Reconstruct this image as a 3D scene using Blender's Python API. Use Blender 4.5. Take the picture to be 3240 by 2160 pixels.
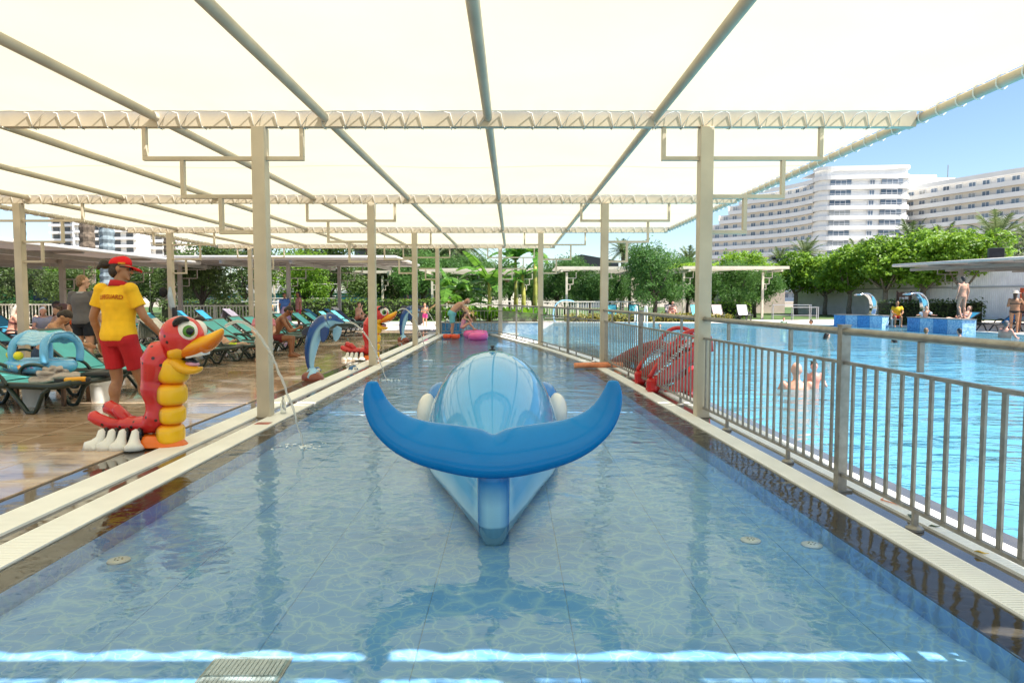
import bpy, bmesh, math, random
from mathutils import Vector, Matrix, Quaternion
from mathutils.geometry import tessellate_polygon
R = math.radians
V = Vector
PI = math.pi
rnd = random.Random(7)
scn = bpy.context.scene
for o in list(bpy.data.objects):
    bpy.data.objects.remove(o)
COL = scn.collection

# ------------------------------------------------------------------ camera
cam = bpy.data.cameras.new('camera')
cam.sensor_width = 36.0
cam.lens = 24.49
cam.clip_start = 0.05
cam.clip_end = 3000
cam_o = bpy.data.objects.new('camera', cam)
cam_o.location = (0, 0, 1.35)
cam_o.rotation_euler = (R(90 - 3.47), 0, 0)
COL.objects.link(cam_o)
scn.camera = cam_o

# ------------------------------------------------------------------ sky, sun, exposure
SUN_TO = V((2.10, -0.92, 3.40)).normalized()
SUN_EL = math.asin(SUN_TO.z)
SUN_RO = math.atan2(SUN_TO.x, SUN_TO.y)
w = bpy.data.worlds.new('World')
scn.world = w
w.use_nodes = True
nt = w.node_tree
bg = nt.nodes['Background']
sky = nt.nodes.new('ShaderNodeTexSky')
sky.sky_type = 'NISHITA'
sky.sun_disc = False
sky.sun_elevation = SUN_EL
sky.sun_rotation = SUN_RO
sky.altitude = 0
sky.air_density = 1.0
sky.dust_density = 0.3
sky.ozone_density = 3.5
nt.links.new(sky.outputs[0], bg.inputs[0])
bg.inputs[1].default_value = 0.092
sl = bpy.data.lights.new('sun', 'SUN')
sl.energy = 5.0
sl.angle = R(0.53)
sl.color = (1.0, 0.955, 0.88)
so = bpy.data.objects.new('sun', sl)
so.rotation_euler = (-SUN_TO).to_track_quat('-Z', 'Y').to_euler()
so.location = SUN_TO * 60
COL.objects.link(so)
scn.view_settings.view_transform = 'Standard'
scn.view_settings.look = 'None'
scn.view_settings.gamma = 1
scn.view_settings.use_curve_mapping = False
scn.view_settings.exposure = 1.14
scn.render.engine = 'CYCLES'
scn.cycles.max_bounces = 8
scn.cycles.diffuse_bounces = 3
scn.cycles.glossy_bounces = 3
scn.cycles.transmission_bounces = 4
scn.cycles.transparent_max_bounces = 8
scn.cycles.caustics_reflective = False
scn.cycles.caustics_refractive = False
scn.cycles.sample_clamp_indirect = 6

# ------------------------------------------------------------------ naming helpers
LABELS = {}
def tag(o, label=None, cat=None, group=None, kind=None):
    if label: o['label'] = label
    if cat: o['category'] = cat
    if group: o['group'] = group
    if kind: o['kind'] = kind
    if label and kind is None and not group:
        if label in LABELS: print('DUPLICATE LABEL', label)
        LABELS[label] = 1
    return o
def empty(name, loc=(0, 0, 0), rz=0, sc=1.0):
    o = bpy.data.objects.new(name, None)
    o.empty_display_size = 0.1
    o.location = loc
    o.rotation_euler = (0, 0, rz)
    o.scale = (sc, sc, sc) if not isinstance(sc, tuple) else sc
    COL.objects.link(o)
    return o
def thing(name, label, cat, loc=(0, 0, 0), rz=0, group=None, sc=1.0):
    return tag(empty(name, loc, rz, sc), label, cat, group)
def put(name, me, parent=None, loc=(0, 0, 0), rot=(0, 0, 0), sc=(1, 1, 1)):
    o = bpy.data.objects.new(name, me)
    o.location = loc
    o.rotation_euler = rot
    o.scale = sc
    if parent: o.parent = parent
    COL.objects.link(o)
    return o
KIDS = {}
def kids(o):
    return [c for c in COL.objects if c.parent == o]
def snapshot(o):
    return (o, [snapshot(c) for c in kids(o)])
def copy_tree(snap, parent=None):
    o, ch = snap
    c = o.copy()
    COL.objects.link(c)
    c.parent = parent
    for s in ch: copy_tree(s, c)
    return c

# ------------------------------------------------------------------ mesh builder
class MB:
    def __init__(s):
        s.v = []; s.f = []; s.c = None
    def add(s, vs, fs):
        b = len(s.v)
        s.v += [tuple(p) for p in vs]
        s.f += [tuple(i + b for i in f) for f in fs]
        return s
    def box(s, c, d, M=None):
        x, y, z = d[0] / 2, d[1] / 2, d[2] / 2
        vs = [V((sx * x, sy * y, sz * z)) for sz in (-1, 1) for sy in (-1, 1) for sx in (-1, 1)]
        if M is not None: vs = [M @ p for p in vs]
        c = V(c)
        return s.add([p + c for p in vs], [(0, 2, 3, 1), (4, 5, 7, 6), (0, 1, 5, 4), (2, 6, 7, 3), (0, 4, 6, 2), (1, 3, 7, 5)])
    def bbox(s, a, b):
        a = V(a); b = V(b)
        return s.box((a + b) / 2, b - a)
    def bar(s, a, b, wd, h, up=(0, 0, 1)):
        a = V(a); b = V(b); d = (b - a); L = d.length
        if L < 1e-6: return s
        d.normalize(); up = V(up)
        sd = d.cross(up)
        if sd.length < 1e-4: sd = d.cross(V((1, 0, 0)))
        sd.normalize(); u = sd.cross(d)
        M = Matrix((sd, d, u)).transposed()
        return s.box((a + b) / 2, (wd, L, h), M)
    def tube(s, path, rad, n=8, caps=True, ell=None, up=None):
        """swept tube; rad scalar or list; ell = list of (a,b) multipliers along (side, up)"""
        P = [V(p) for p in path]; m = len(P)
        if not isinstance(rad, (list, tuple)): rad = [rad] * m
        T = []
        for i in range(m):
            t = P[min(i + 1, m - 1)] - P[max(i - 1, 0)]
            T.append(t.normalized() if t.length > 1e-9 else V((0, 0, 1)))
        if up is not None: N0 = V(up)
        else: N0 = V((0, 0, 1)) if abs(T[0].z) < .9 else V((1, 0, 0))
        N = (N0 - T[0] * N0.dot(T[0])).normalized()
        vs = []; fs = []
        for i in range(m):
            if i:
                if up is not None: N = V(up)
                N = N - T[i] * N.dot(T[i])
                if N.length < 1e-5: N = T[i].orthogonal()
                N.normalize()
            B = T[i].cross(N)
            ea, eb = ell[i] if ell else (1, 1)
            for k in range(n):
                a = 2 * PI * k / n
                vs.append(P[i] + (B * (math.cos(a) * ea) + N * (math.sin(a) * eb)) * rad[i])
        for i in range(m - 1):
            for k in range(n):
                k2 = (k + 1) % n
                fs.append((i * n + k, i * n + k2, (i + 1) * n + k2, (i + 1) * n + k))
        if caps:
            fs.append(tuple(range(n - 1, -1, -1)))
            fs.append(tuple((m - 1) * n + k for k in range(n)))
        return s.add(vs, fs)
    def cap(s, a, b, ra, rb, n=10):
        """tapered capsule with round ends"""
        a = V(a); b = V(b); d = b - a
        L = d.length
        d = d.normalized() if L > 1e-6 else V((0, 0, 1))
        pts = []; rr = []
        for t in (1.0, .92, .7, .38): pts.append(a - d * ra * t); rr.append(ra * math.sqrt(max(1 - t * t, .004)))
        for t in (0, .33, .66, 1): pts.append(a.lerp(b, t) if L > 1e-6 else a + d * (1e-4 * t)); rr.append(ra + (rb - ra) * t)
        for t in (.38, .7, .92, 1.0): pts.append(b + d * rb * t); rr.append(rb * math.sqrt(max(1 - t * t, .004)))
        return s.tube(pts, rr, n)
    def ball(s, c, r, nu=14, nv=9, M=None):
        if not isinstance(r, (list, tuple)): r = (r, r, r)
        c = V(c); vs = []; fs = []
        for j in range(1, nv):
            th = PI * j / nv
            for i in range(nu):
                ph = 2 * PI * i / nu
                p = V((r[0] * math.sin(th) * math.cos(ph), r[1] * math.sin(th) * math.sin(ph), r[2] * math.cos(th)))
                if M is not None: p = M @ p
                vs.append(p + c)
        t = V((0, 0, r[2])); bt = V((0, 0, -r[2]))
        if M is not None: t = M @ t; bt = M @ bt
        vs.append(c + t); vs.append(c + bt)
        T = len(vs) - 2; B = T + 1
        for j in range(nv - 2):
            for i in range(nu):
                i2 = (i + 1) % nu
                fs.append((j * nu + i, (j + 1) * nu + i, (j + 1) * nu + i2, j * nu + i2))
        for i in range(nu):
            i2 = (i + 1) % nu
            fs.append((T, i, i2)); fs.append((B, (nv - 2) * nu + i2, (nv - 2) * nu + i))
        return s.add(vs, fs)
    def lathe(s, prof, c=(0, 0, 0), n=20):
        c = V(c); vs = []; fs = []; m = len(prof)
        for r, z in prof:
            for k in range(n):
                a = 2 * PI * k / n
                vs.append(c + V((r * math.cos(a), r * math.sin(a), z)))
        for i in range(m - 1):
            for k in range(n):
                k2 = (k + 1) % n
                fs.append((i * n + k, i * n + k2, (i + 1) * n + k2, (i + 1) * n + k))
        fs.append(tuple(range(n - 1, -1, -1)))
        fs.append(tuple((m - 1) * n + k for k in range(n)))
        return s.add(vs, fs)
    def rings(s, rings, caps=True):
        """loft a list of rings (equal length lists of points)"""
        n = len(rings[0]); vs = []; fs = []
        for r in rings: vs += [V(p) for p in r]
        for i in range(len(rings) - 1):
            for k in range(n):
                k2 = (k + 1) % n
                fs.append((i * n + k, i * n + k2, (i + 1) * n + k2, (i + 1) * n + k))
        if caps:
            fs.append(tuple(range(n - 1, -1, -1)))
            fs.append(tuple((len(rings) - 1) * n + k for k in range(n)))
        return s.add(vs, fs)
    def prism(s, poly, z0, z1):
        n = len(poly)
        vs = [V((p[0], p[1], z0)) for p in poly] + [V((p[0], p[1], z1)) for p in poly]
        fs = [tuple(range(n - 1, -1, -1)), tuple(range(n, 2 * n))]
        for i in range(n):
            j = (i + 1) % n
            fs.append((i, j, n + j, n + i))
        return s.add(vs, fs)
    def sheet(s, loops, z):
        """flat polygon with holes, at height z"""
        tri = tessellate_polygon([[V((p[0], p[1], 0)) for p in L] for L in loops])
        vs = [V((p[0], p[1], z)) for L in loops for p in L]
        fs = []
        for t in tri:
            a, b, c = (vs[i] for i in t)
            fs.append(tuple(t) if (b - a).cross(c - a).z > 0 else tuple(reversed(t)))
        return s.add(vs, fs)
    def ribbon(s, A, B):
        """strip between two equal length polylines"""
        n = len(A)
        return s.add([V(p) for p in A] + [V(p) for p in B], [(i, i + 1, n + i + 1, n + i) for i in range(n - 1)])
    def mesh(s, name, mat=None, smooth=False, recalc=True):
        me = bpy.data.meshes.new(name)
        me.from_pydata(s.v, [], s.f)
        if recalc and len(s.f) < 60000:
            bm = bmesh.new(); bm.from_mesh(me)
            bmesh.ops.recalc_face_normals(bm, faces=bm.faces)
            bm.to_mesh(me); bm.free()
        if mat is not None: me.materials.append(mat)
        if smooth: me.polygons.foreach_set('use_smooth', [True] * len(me.polygons))
        me.update()
        return me
    def build(s, name, mat=None, parent=None, smooth=False, bevel=0, loc=(0, 0, 0), rot=(0, 0, 0), recalc=True, sub=0):
        o = put(name, s.mesh(name, mat, smooth, recalc), parent, loc, rot)
        if bevel:
            m = o.modifiers.new('bevel', 'BEVEL'); m.width = bevel; m.segments = 2; m.limit_method = 'ANGLE'
        if sub:
            m = o.modifiers.new('sub', 'SUBSURF'); m.levels = sub; m.render_levels = sub
        return o
def smoothpath(pts, k=6):
    """Catmull-Rom through pts (tuples of any length)"""
    P = [tuple(p) for p in pts]
    P = [tuple(2 * a - b for a, b in zip(P[0], P[1]))] + P + [tuple(2 * a - b for a, b in zip(P[-1], P[-2]))]
    out = []
    for i in range(1, len(P) - 2):
        for j in range(k):
            t = j / k
            out.append(tuple(.5 * (2 * b + (c - a) * t + (2 * a - 5 * b + 4 * c - d) * t * t + (3 * b - a - 3 * c + d) * t ** 3)
                             for a, b, c, d in zip(P[i - 1], P[i], P[i + 1], P[i + 2])))
    out.append(P[-2])
    return out
def lerp_tab(tab, y):
    if y <= tab[0][0]: 
        (a, b), (c, d) = tab[0], tab[1]
    elif y >= tab[-1][0]:
        (a, b), (c, d) = tab[-2], tab[-1]
    else:
        for i in range(len(tab) - 1):
            if tab[i][0] <= y <= tab[i + 1][0]:
                (a, b), (c, d) = tab[i], tab[i + 1]; break
    return b + (d - b) * (y - a) / (c - a)

# ------------------------------------------------------------------ materials
MATS = {}
def newmat(name):
    m = bpy.data.materials.new(name)
    m.use_nodes = True
    return m, m.node_tree, m.node_tree.nodes['Principled BSDF']
def N(nt, t, **kw):
    n = nt.nodes.new(t)
    for k, v in kw.items():
        if k.startswith('i_'):
            n.inputs[int(k[2:])].default_value = v
        else: setattr(n, k, v)
    return n
def ramp(nt, stops, fac):
    r = nt.nodes.new('ShaderNodeValToRGB')
    e = r.color_ramp.elements
    while len(e) < len(stops): e.new(0.5)
    for i, (p, c) in enumerate(stops):
        e[i].position = p
        e[i].color = (c[0], c[1], c[2], 1) if isinstance(c, (tuple, list)) else (c, c, c, 1)
    nt.links.new(fac, r.inputs[0])
    return r.outputs[0]
def pm(name, col, rough=.5, var=.08, scale=6., metal=0., coat=0., bump=0., bscale=30., spec=.5, trans=0., rvar=0.):
    """principled procedural material with noise variation of colour, roughness and relief"""
    if name in MATS: return MATS[name]
    m, nt, b = newmat(name)
    L = nt.links
    tc = N(nt, 'ShaderNodeTexCoord')
    nz = N(nt, 'ShaderNodeTexNoise')
    nz.inputs['Scale'].default_value = scale
    nz.inputs['Detail'].default_value = 4
    L.new(tc.outputs['Object'], nz.inputs['Vector'])
    lo = tuple(max(c * (1 - var * 1.6), 0) for c in col); hi = tuple(min(c * (1 + var * 1.3), 1) for c in col)
    L.new(ramp(nt, [(.3, lo), (.7, hi)], nz.outputs['Fac']), b.inputs['Base Color'])
    b.inputs['Roughness'].default_value = rough
    if rvar:
        mr = N(nt, 'ShaderNodeMapRange'); mr.inputs[3].default_value = max(rough - rvar, .02); mr.inputs[4].default_value = min(rough + rvar, 1)
        L.new(nz.outputs['Fac'], mr.inputs[0]); L.new(mr.outputs[0], b.inputs['Roughness'])
    b.inputs['Metallic'].default_value = metal
    b.inputs['Specular IOR Level'].default_value = spec
    b.inputs['Coat Weight'].default_value = coat
    b.inputs['Coat Roughness'].default_value = .06
    if bump:
        n2 = N(nt, 'ShaderNodeTexNoise'); n2.inputs['Scale'].default_value = bscale; n2.inputs['Detail'].default_value = 5
        L.new(tc.outputs['Object'], n2.inputs['Vector'])
        bp = N(nt, 'ShaderNodeBump'); bp.inputs['Strength'].default_value = bump; bp.inputs['Distance'].default_value = .01
        L.new(n2.outputs['Fac'], bp.inputs['Height']); L.new(bp.outputs[0], b.inputs['Normal'])
    MATS[name] = m
    return m
def leafmat(name, dark, light, tr=.35, rough=.45):
    if name in MATS: return MATS[name]
    m, nt, b = newmat(name); L = nt.links
    g = N(nt, 'ShaderNodeNewGeometry')
    tc = N(nt, 'ShaderNodeTexCoord')
    nz = N(nt, 'ShaderNodeTexNoise'); nz.inputs['Scale'].default_value = .8
    L.new(tc.outputs['Object'], nz.inputs['Vector'])
    ad = N(nt, 'ShaderNodeMath', operation='MULTIPLY_ADD'); ad.inputs[1].default_value = .5
    L.new(g.outputs['Random Per Island'], ad.inputs[0])
    mu = N(nt, 'ShaderNodeMath', operation='MULTIPLY'); mu.inputs[1].default_value = .6
    L.new(nz.outputs['Fac'], mu.inputs[0]); L.new(mu.outputs[0], ad.inputs[2])
    oi = N(nt, 'ShaderNodeObjectInfo')                       # each plant a little lighter or darker
    sh = N(nt, 'ShaderNodeMath', operation='MULTIPLY_ADD'); sh.inputs[1].default_value = .3; sh.inputs[2].default_value = -.15
    L.new(oi.outputs['Random'], sh.inputs[0])
    a2 = N(nt, 'ShaderNodeMath', operation='ADD'); L.new(ad.outputs[0], a2.inputs[0]); L.new(sh.outputs[0], a2.inputs[1])
    c = ramp(nt, [(.15, dark), (.85, light)], a2.outputs[0])
    L.new(c, b.inputs['Base Color']); b.inputs['Roughness'].default_value = rough
    b.inputs['Specular IOR Level'].default_value = .4
    t = N(nt, 'ShaderNodeBsdfTranslucent')
    hs = N(nt, 'ShaderNodeHueSaturation'); hs.inputs['Value'].default_value = 1.5; hs.inputs['Hue'].default_value = .485
    L.new(c, hs.inputs['Color']); L.new(hs.outputs[0], t.inputs[0])
    mx = N(nt, 'ShaderNodeMixShader'); mx.inputs[0].default_value = tr
    L.new(b.outputs[0], mx.inputs[1]); L.new(t.outputs[0], mx.inputs[2])
    L.new(mx.outputs[0], nt.nodes['Material Output'].inputs[0])
    MATS[name] = m
    return m
# ================================================================== surface materials
def mat_deck():
    m, nt, b = newmat('wet_deck_tile'); L = nt.links
    g = N(nt, 'ShaderNodeNewGeometry')
    oi = N(nt, 'ShaderNodeObjectInfo')
    mp = N(nt, 'ShaderNodeMapping'); mp.inputs['Scale'].default_value = (.55, 1.9, 1)
    L.new(g.outputs['Position'], mp.inputs[0])
    # offset the stone vein from tile to tile
    ri = N(nt, 'ShaderNodeMath', operation='ADD'); L.new(oi.outputs['Random'], ri.inputs[0]); L.new(g.outputs['Random Per Island'], ri.inputs[1])
    ra = N(nt, 'ShaderNodeMath', operation='MULTIPLY'); ra.inputs[1].default_value = 9
    L.new(ri.outputs[0], ra.inputs[0]); L.new(ra.outputs[0], mp.inputs['Location'])
    n1 = N(nt, 'ShaderNodeTexNoise'); n1.inputs['Scale'].default_value = 2.6; n1.inputs['Detail'].default_value = 7; n1.inputs['Distortion'].default_value = .9
    L.new(mp.outputs[0], n1.inputs['Vector'])
    col = ramp(nt, [(.26, (.27, .17, .10)), (.42, (.50, .34, .215)), (.6, (.63, .47, .325)), (.8, (.72, .57, .43))], n1.outputs['Fac'])
    # wet patches
    mp2 = N(nt, 'ShaderNodeMapping'); mp2.inputs['Scale'].default_value = (.5, .9, 1)
    L.new(g.outputs['Position'], mp2.inputs[0])
    n2 = N(nt, 'ShaderNodeTexNoise'); n2.inputs['Scale'].default_value = 1.0; n2.inputs['Detail'].default_value = 6; n2.inputs['Roughness'].default_value = .62
    L.new(mp2.outputs[0], n2.inputs['Vector'])
    wet = ramp(nt, [(.37, 0.), (.49, 1.)], n2.outputs['Fac'])
    mx = N(nt, 'ShaderNodeMix', data_type='RGBA'); mx.blend_type = 'MULTIPLY'
    L.new(wet, mx.inputs[0]); L.new(col, mx.inputs[6]); mx.inputs[7].default_value = (.78, .72, .66, 1)
    ht = N(nt, 'ShaderNodeHueSaturation'); ht.inputs['Saturation'].default_value = .9
    mr0 = N(nt, 'ShaderNodeMapRange'); mr0.inputs[3].default_value = .85; mr0.inputs[4].default_value = 1.15; mr0.inputs[2].default_value = 2
    L.new(ri.outputs[0], mr0.inputs[0]); L.new(mr0.outputs[0], ht.inputs['Value'])
    L.new(mx.outputs[2], ht.inputs['Color']); L.new(ht.outputs[0], b.inputs['Base Color'])
    mr = N(nt, 'ShaderNodeMapRange'); mr.inputs[3].default_value = .28; mr.inputs[4].default_value = .05
    L.new(wet, mr.inputs[0]); L.new(mr.outputs[0], b.inputs['Roughness'])
    n3 = N(nt, 'ShaderNodeTexNoise'); n3.inputs['Scale'].default_value = 22; n3.inputs['Detail'].default_value = 3
    L.new(g.outputs['Position'], n3.inputs['Vector'])
    bp = N(nt, 'ShaderNodeBump'); bp.inputs['Strength'].default_value = .12; bp.inputs['Distance'].default_value = .004
    L.new(n3.outputs['Fac'], bp.inputs['Height']); L.new(bp.outputs[0], b.inputs['Normal'])
    return m
def mat_wetstone():
    m, nt, b = newmat('wet_dark_stone'); L = nt.links
    g = N(nt, 'ShaderNodeNewGeometry')
    n1 = N(nt, 'ShaderNodeTexNoise'); n1.inputs['Scale'].default_value = 3; n1.inputs['Detail'].default_value = 8
    L.new(g.outputs['Position'], n1.inputs['Vector'])
    L.new(ramp(nt, [(.3, (.05, .042, .033)), (.7, (.12, .10, .078))], n1.outputs['Fac']), b.inputs['Base Color'])
    L.new(ramp(nt, [(.35, .02), (.7, .09)], n1.outputs['Fac']), b.inputs['Roughness'])
    b.inputs['Specular IOR Level'].default_value = .95
    n2 = N(nt, 'ShaderNodeTexNoise'); n2.inputs['Scale'].default_value = 7; n2.inputs['Detail'].default_value = 2
    L.new(g.outputs['Position'], n2.inputs['Vector'])
    bp = N(nt, 'ShaderNodeBump'); bp.inputs['Strength'].default_value = .05; bp.inputs['Distance'].default_value = .02
    L.new(n2.outputs['Fac'], bp.inputs['Height']); L.new(bp.outputs[0], b.inputs['Normal'])
    return m
def mat_pooltile():
    """printed pool tile: blue with a pale net of rippled lines"""
    m, nt, b = newmat('printed_pool_tile'); L = nt.links
    g = N(nt, 'ShaderNodeNewGeometry')
    nz = N(nt, 'ShaderNodeTexNoise'); nz.inputs['Scale'].default_value = 4.2; nz.inputs['Detail'].default_value = 3
    L.new(g.outputs['Position'], nz.inputs['Vector'])
    sc = N(nt, 'ShaderNodeVectorMath', operation='SCALE'); sc.inputs['Scale'].default_value = .26
    L.new(nz.outputs['Color'], sc.inputs[0])
    ad = N(nt, 'ShaderNodeVectorMath', operation='ADD'); L.new(g.outputs['Position'], ad.inputs[0]); L.new(sc.outputs[0], ad.inputs[1])
    n2 = N(nt, 'ShaderNodeTexNoise'); n2.inputs['Scale'].default_value = 1.7; n2.inputs['Detail'].default_value = 2
    L.new(g.outputs['Position'], n2.inputs['Vector'])
    lines = []
    for scl, wd in ((5.6, 1.0), (11.5, 1.7)):
        vo = N(nt, 'ShaderNodeTexVoronoi', feature='DISTANCE_TO_EDGE'); vo.inputs['Scale'].default_value = scl
        L.new(ad.outputs[0], vo.inputs['Vector'])
        k = N(nt, 'ShaderNodeMapRange'); k.inputs[1].default_value = .3; k.inputs[2].default_value = .7
        k.inputs[3].default_value = .55 * wd; k.inputs[4].default_value = 2.4 * wd
        if wd > 1: k.inputs[3].default_value, k.inputs[4].default_value = 4.5, .9
        L.new(n2.outputs['Fac'], k.inputs[0])
        mu = N(nt, 'ShaderNodeMath', operation='MULTIPLY'); L.new(vo.outputs['Distance'], mu.inputs[0]); L.new(k.outputs[0], mu.inputs[1])
        lines.append(ramp(nt, [(.0, .9), (.025, .62), (.085, .2), (.30, 0.)], mu.outputs[0]))
    mxl = N(nt, 'ShaderNodeMath', operation='MAXIMUM'); L.new(lines[0], mxl.inputs[0]); L.new(lines[1], mxl.inputs[1])
    mx = N(nt, 'ShaderNodeMix', data_type='RGBA')
    L.new(mxl.outputs[0], mx.inputs[0])
    L.new(ramp(nt, [(.3, (.14, .44, .96)), (.7, (.22, .54, 1.0))], n2.outputs['Fac']), mx.inputs[6])
    mx.inputs[7].default_value = (.40, .74, 1.0, 1)
    L.new(mx.outputs[2], b.inputs['Base Color'])
    b.inputs['Roughness'].default_value = .35
    return m
def mat_water(name, tint, scales, strength, far0=None, far1=None, anis=(1, 1, 1), body=None, bodyfac=0., ior=1.33):
    m, nt, b = newmat(name); L = nt.links
    nt.nodes.remove(b)
    g = N(nt, 'ShaderNodeNewGeometry')
    mp = N(nt, 'ShaderNodeMapping'); mp.inputs['Scale'].default_value = anis
    L.new(g.outputs['Position'], mp.inputs[0])
    h = None
    for s, a, det in scales:
        n = N(nt, 'ShaderNodeTexNoise'); n.inputs['Scale'].default_value = s; n.inputs['Detail'].default_value = det; n.inputs['Distortion'].default_value = .6
        L.new(mp.outputs[0], n.inputs['Vector'])
        k = N(nt, 'ShaderNodeMath', operation='MULTIPLY'); k.inputs[1].default_value = a
        L.new(n.outputs['Fac'], k.inputs[0])
        if h is None: h = k
        else:
            d = N(nt, 'ShaderNodeMath', operation='ADD'); L.new(h.outputs[0], d.inputs[0]); L.new(k.outputs[0], d.inputs[1]); h = d
    if far0 is not None:
        sx = N(nt, 'ShaderNodeSeparateXYZ'); L.new(g.outputs['Position'], sx.inputs[0])
        mr = N(nt, 'ShaderNodeMapRange'); mr.inputs[1].default_value = far0[0]; mr.inputs[2].default_value = far1[0]
        mr.inputs[3].default_value = far0[1]; mr.inputs[4].default_value = far1[1]
        L.new(sx.outputs['Y'], mr.inputs[0])
        k = N(nt, 'ShaderNodeMath', operation='MULTIPLY'); L.new(h.outputs[0], k.inputs[0]); L.new(mr.outputs[0], k.inputs[1]); h = k
    bp = N(nt, 'ShaderNodeBump'); bp.inputs['Strength'].default_value = strength; bp.inputs['Distance'].default_value = 1.0
    L.new(h.outputs[0], bp.inputs['Height'])
    fr = N(nt, 'ShaderNodeFresnel'); fr.inputs['IOR'].default_value = ior; L.new(bp.outputs[0], fr.inputs['Normal'])
    gl = N(nt, 'ShaderNodeBsdfGlossy'); gl.inputs['Roughness'].default_value = .0; L.new(bp.outputs[0], gl.inputs['Normal'])
    tr = N(nt, 'ShaderNodeBsdfTransparent'); tr.inputs[0].default_value = (*tint, 1)
    under = tr
    if body:                                  # light scattered back by the water body itself
        df = N(nt, 'ShaderNodeBsdfDiffuse'); df.inputs[0].default_value = (*body, 1)
        L.new(bp.outputs[0], df.inputs['Normal'])
        under = N(nt, 'ShaderNodeMixShader'); under.inputs[0].default_value = bodyfac
        L.new(tr.outputs[0], under.inputs[1]); L.new(df.outputs[0], under.inputs[2])
    mx = N(nt, 'ShaderNodeMixShader'); L.new(fr.outputs[0], mx.inputs[0]); L.new(under.outputs[0], mx.inputs[1]); L.new(gl.outputs[0], mx.inputs[2])
    L.new(mx.outputs[0], nt.nodes['Material Output'].inputs[0])
    return m
def mat_mosaic(name, cols, scale=40.):
    m, nt, b = newmat(name); L = nt.links
    g = N(nt, 'ShaderNodeNewGeometry')
    vo = N(nt, 'ShaderNodeTexVoronoi'); vo.inputs['Scale'].default_value = scale
    L.new(g.outputs['Position'], vo.inputs['Vector'])
    sp = N(nt, 'ShaderNodeSeparateColor'); L.new(vo.outputs['Color'], sp.inputs[0])
    k = len(cols)
    L.new(ramp(nt, [(i / (k - 1), c) for i, c in enumerate(cols)], sp.outputs[0]), b.inputs['Base Color'])
    b.inputs['Roughness'].default_value = .2
    return m
def mat_bigfloor():
    m, nt, b = newmat('turquoise_pool_floor'); L = nt.links
    g = N(nt, 'ShaderNodeNewGeometry')
    n1 = N(nt, 'ShaderNodeTexNoise'); n1.inputs['Scale'].default_value = .5; n1.inputs['Detail'].default_value = 5
    L.new(g.outputs['Position'], n1.inputs['Vector'])
    vo = N(nt, 'ShaderNodeTexVoronoi'); vo.inputs['Scale'].default_value = 30
    L.new(g.outputs['Position'], vo.inputs['Vector'])
    sp = N(nt, 'ShaderNodeSeparateColor'); L.new(vo.outputs['Color'], sp.inputs[0])
    a = N(nt, 'ShaderNodeMath', operation='MULTIPLY_ADD'); a.inputs[1].default_value = .25; L.new(sp.outputs[0], a.inputs[0]); L.new(n1.outputs['Fac'], a.inputs[2])
    L.new(ramp(nt, [(.35, (.08, .40, .64)), (.85, (.20, .56, .74))], a.outputs[0]), b.inputs['Base Color'])
    b.inputs['Roughness'].default_value = .5
    return m
M_DECK = mat_deck(); M_WET = mat_wetstone(); M_PTILE = mat_pooltile()
M_GRATE = pm('white_plastic_grate', (.93, .92, .87), .42, .04, 3)
M_KWATER = mat_water('shallow_pool_water', (.95, .985, 1.0), [(2.2, .030, 2), (7., .012, 3), (17., .0026, 2)], .6, (2.5, .28), (9., 1.45), (1, 1.15, 1), ior=1.42)
M_BWATER = mat_water('swimming_pool_water', (.80, .96, .98), [(1.1, .11, 2), (3.6, .045, 3), (10., .010, 2)], .9, None, None, (.7, 1.3, 1), (.17, .47, .60), .42)
M_MOS_D = mat_mosaic('dark_blue_mosaic', [(.03, .18, .45), (.05, .27, .58), (.09, .34, .64)], 16)
M_MOS_L = mat_mosaic('light_blue_mosaic', [(.20, .40, .64), (.34, .54, .74), (.50, .67, .82)], 16)
M_BFLOOR = mat_bigfloor()
M_GROUT = pm('grey_grout', (.23, .19, .15), .8, .1, 9)
M_PAVE = pm('pale_paving', (.62, .55, .47), .75, .10, 1.3, bump=.2, bscale=40)
M_GRASS = pm('lawn', (.075, .13, .028), .9, .35, 1.7, bump=.9, bscale=45)
M_EARTH = pm('sandy_ground', (.34, .29, .22), .9, .2, .12, bump=.4, bscale=8)

# ================================================================== pool outline
FT = [(-8, 2.84), (1.5, 2.48), (4.9, 2.34), (8, 2.19), (11.2, 2.06), (14.25, 1.88), (17.4, 1.40), (20.5, .84), (23.6, .15), (26.75, -.55), (30, -1.27)]
def FX(y): return lerp_tab(FT, y)
YS = [-6 + .5 * i for i in range(67)]          # -6 .. 27
LIPL = -2.39
YE = 27.0
kid_poly = [(LIPL, -6), (LIPL, YE)] + [(FX(y) - .5, y) for y in reversed(YS)]
rimR = [(FX(y) + .5, y) for y in YS]
big_poly = rimR + [(.9, 27.6), (1.6, 33), (2.4, 40.2), (5.6, 40.2), (11, 38.6), (15.2, 36.6), (19.0, 34.2), (19.2, 25.2), (22.5, 12), (24, -6)]
G = 900.
# ------------------------------------------------------------------ ground
deck_hole = [(-26.0, -6.0), (-3.45, -6.0), (-3.45, 33.0), (-26.0, 33.0)]
pool_hole = [(-3.45, -6.0), (24, -6.0)] + list(reversed(big_poly))[1:-67] + [(FX(27) + .5, 27.0), (-3.45, 27.0)]
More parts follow.
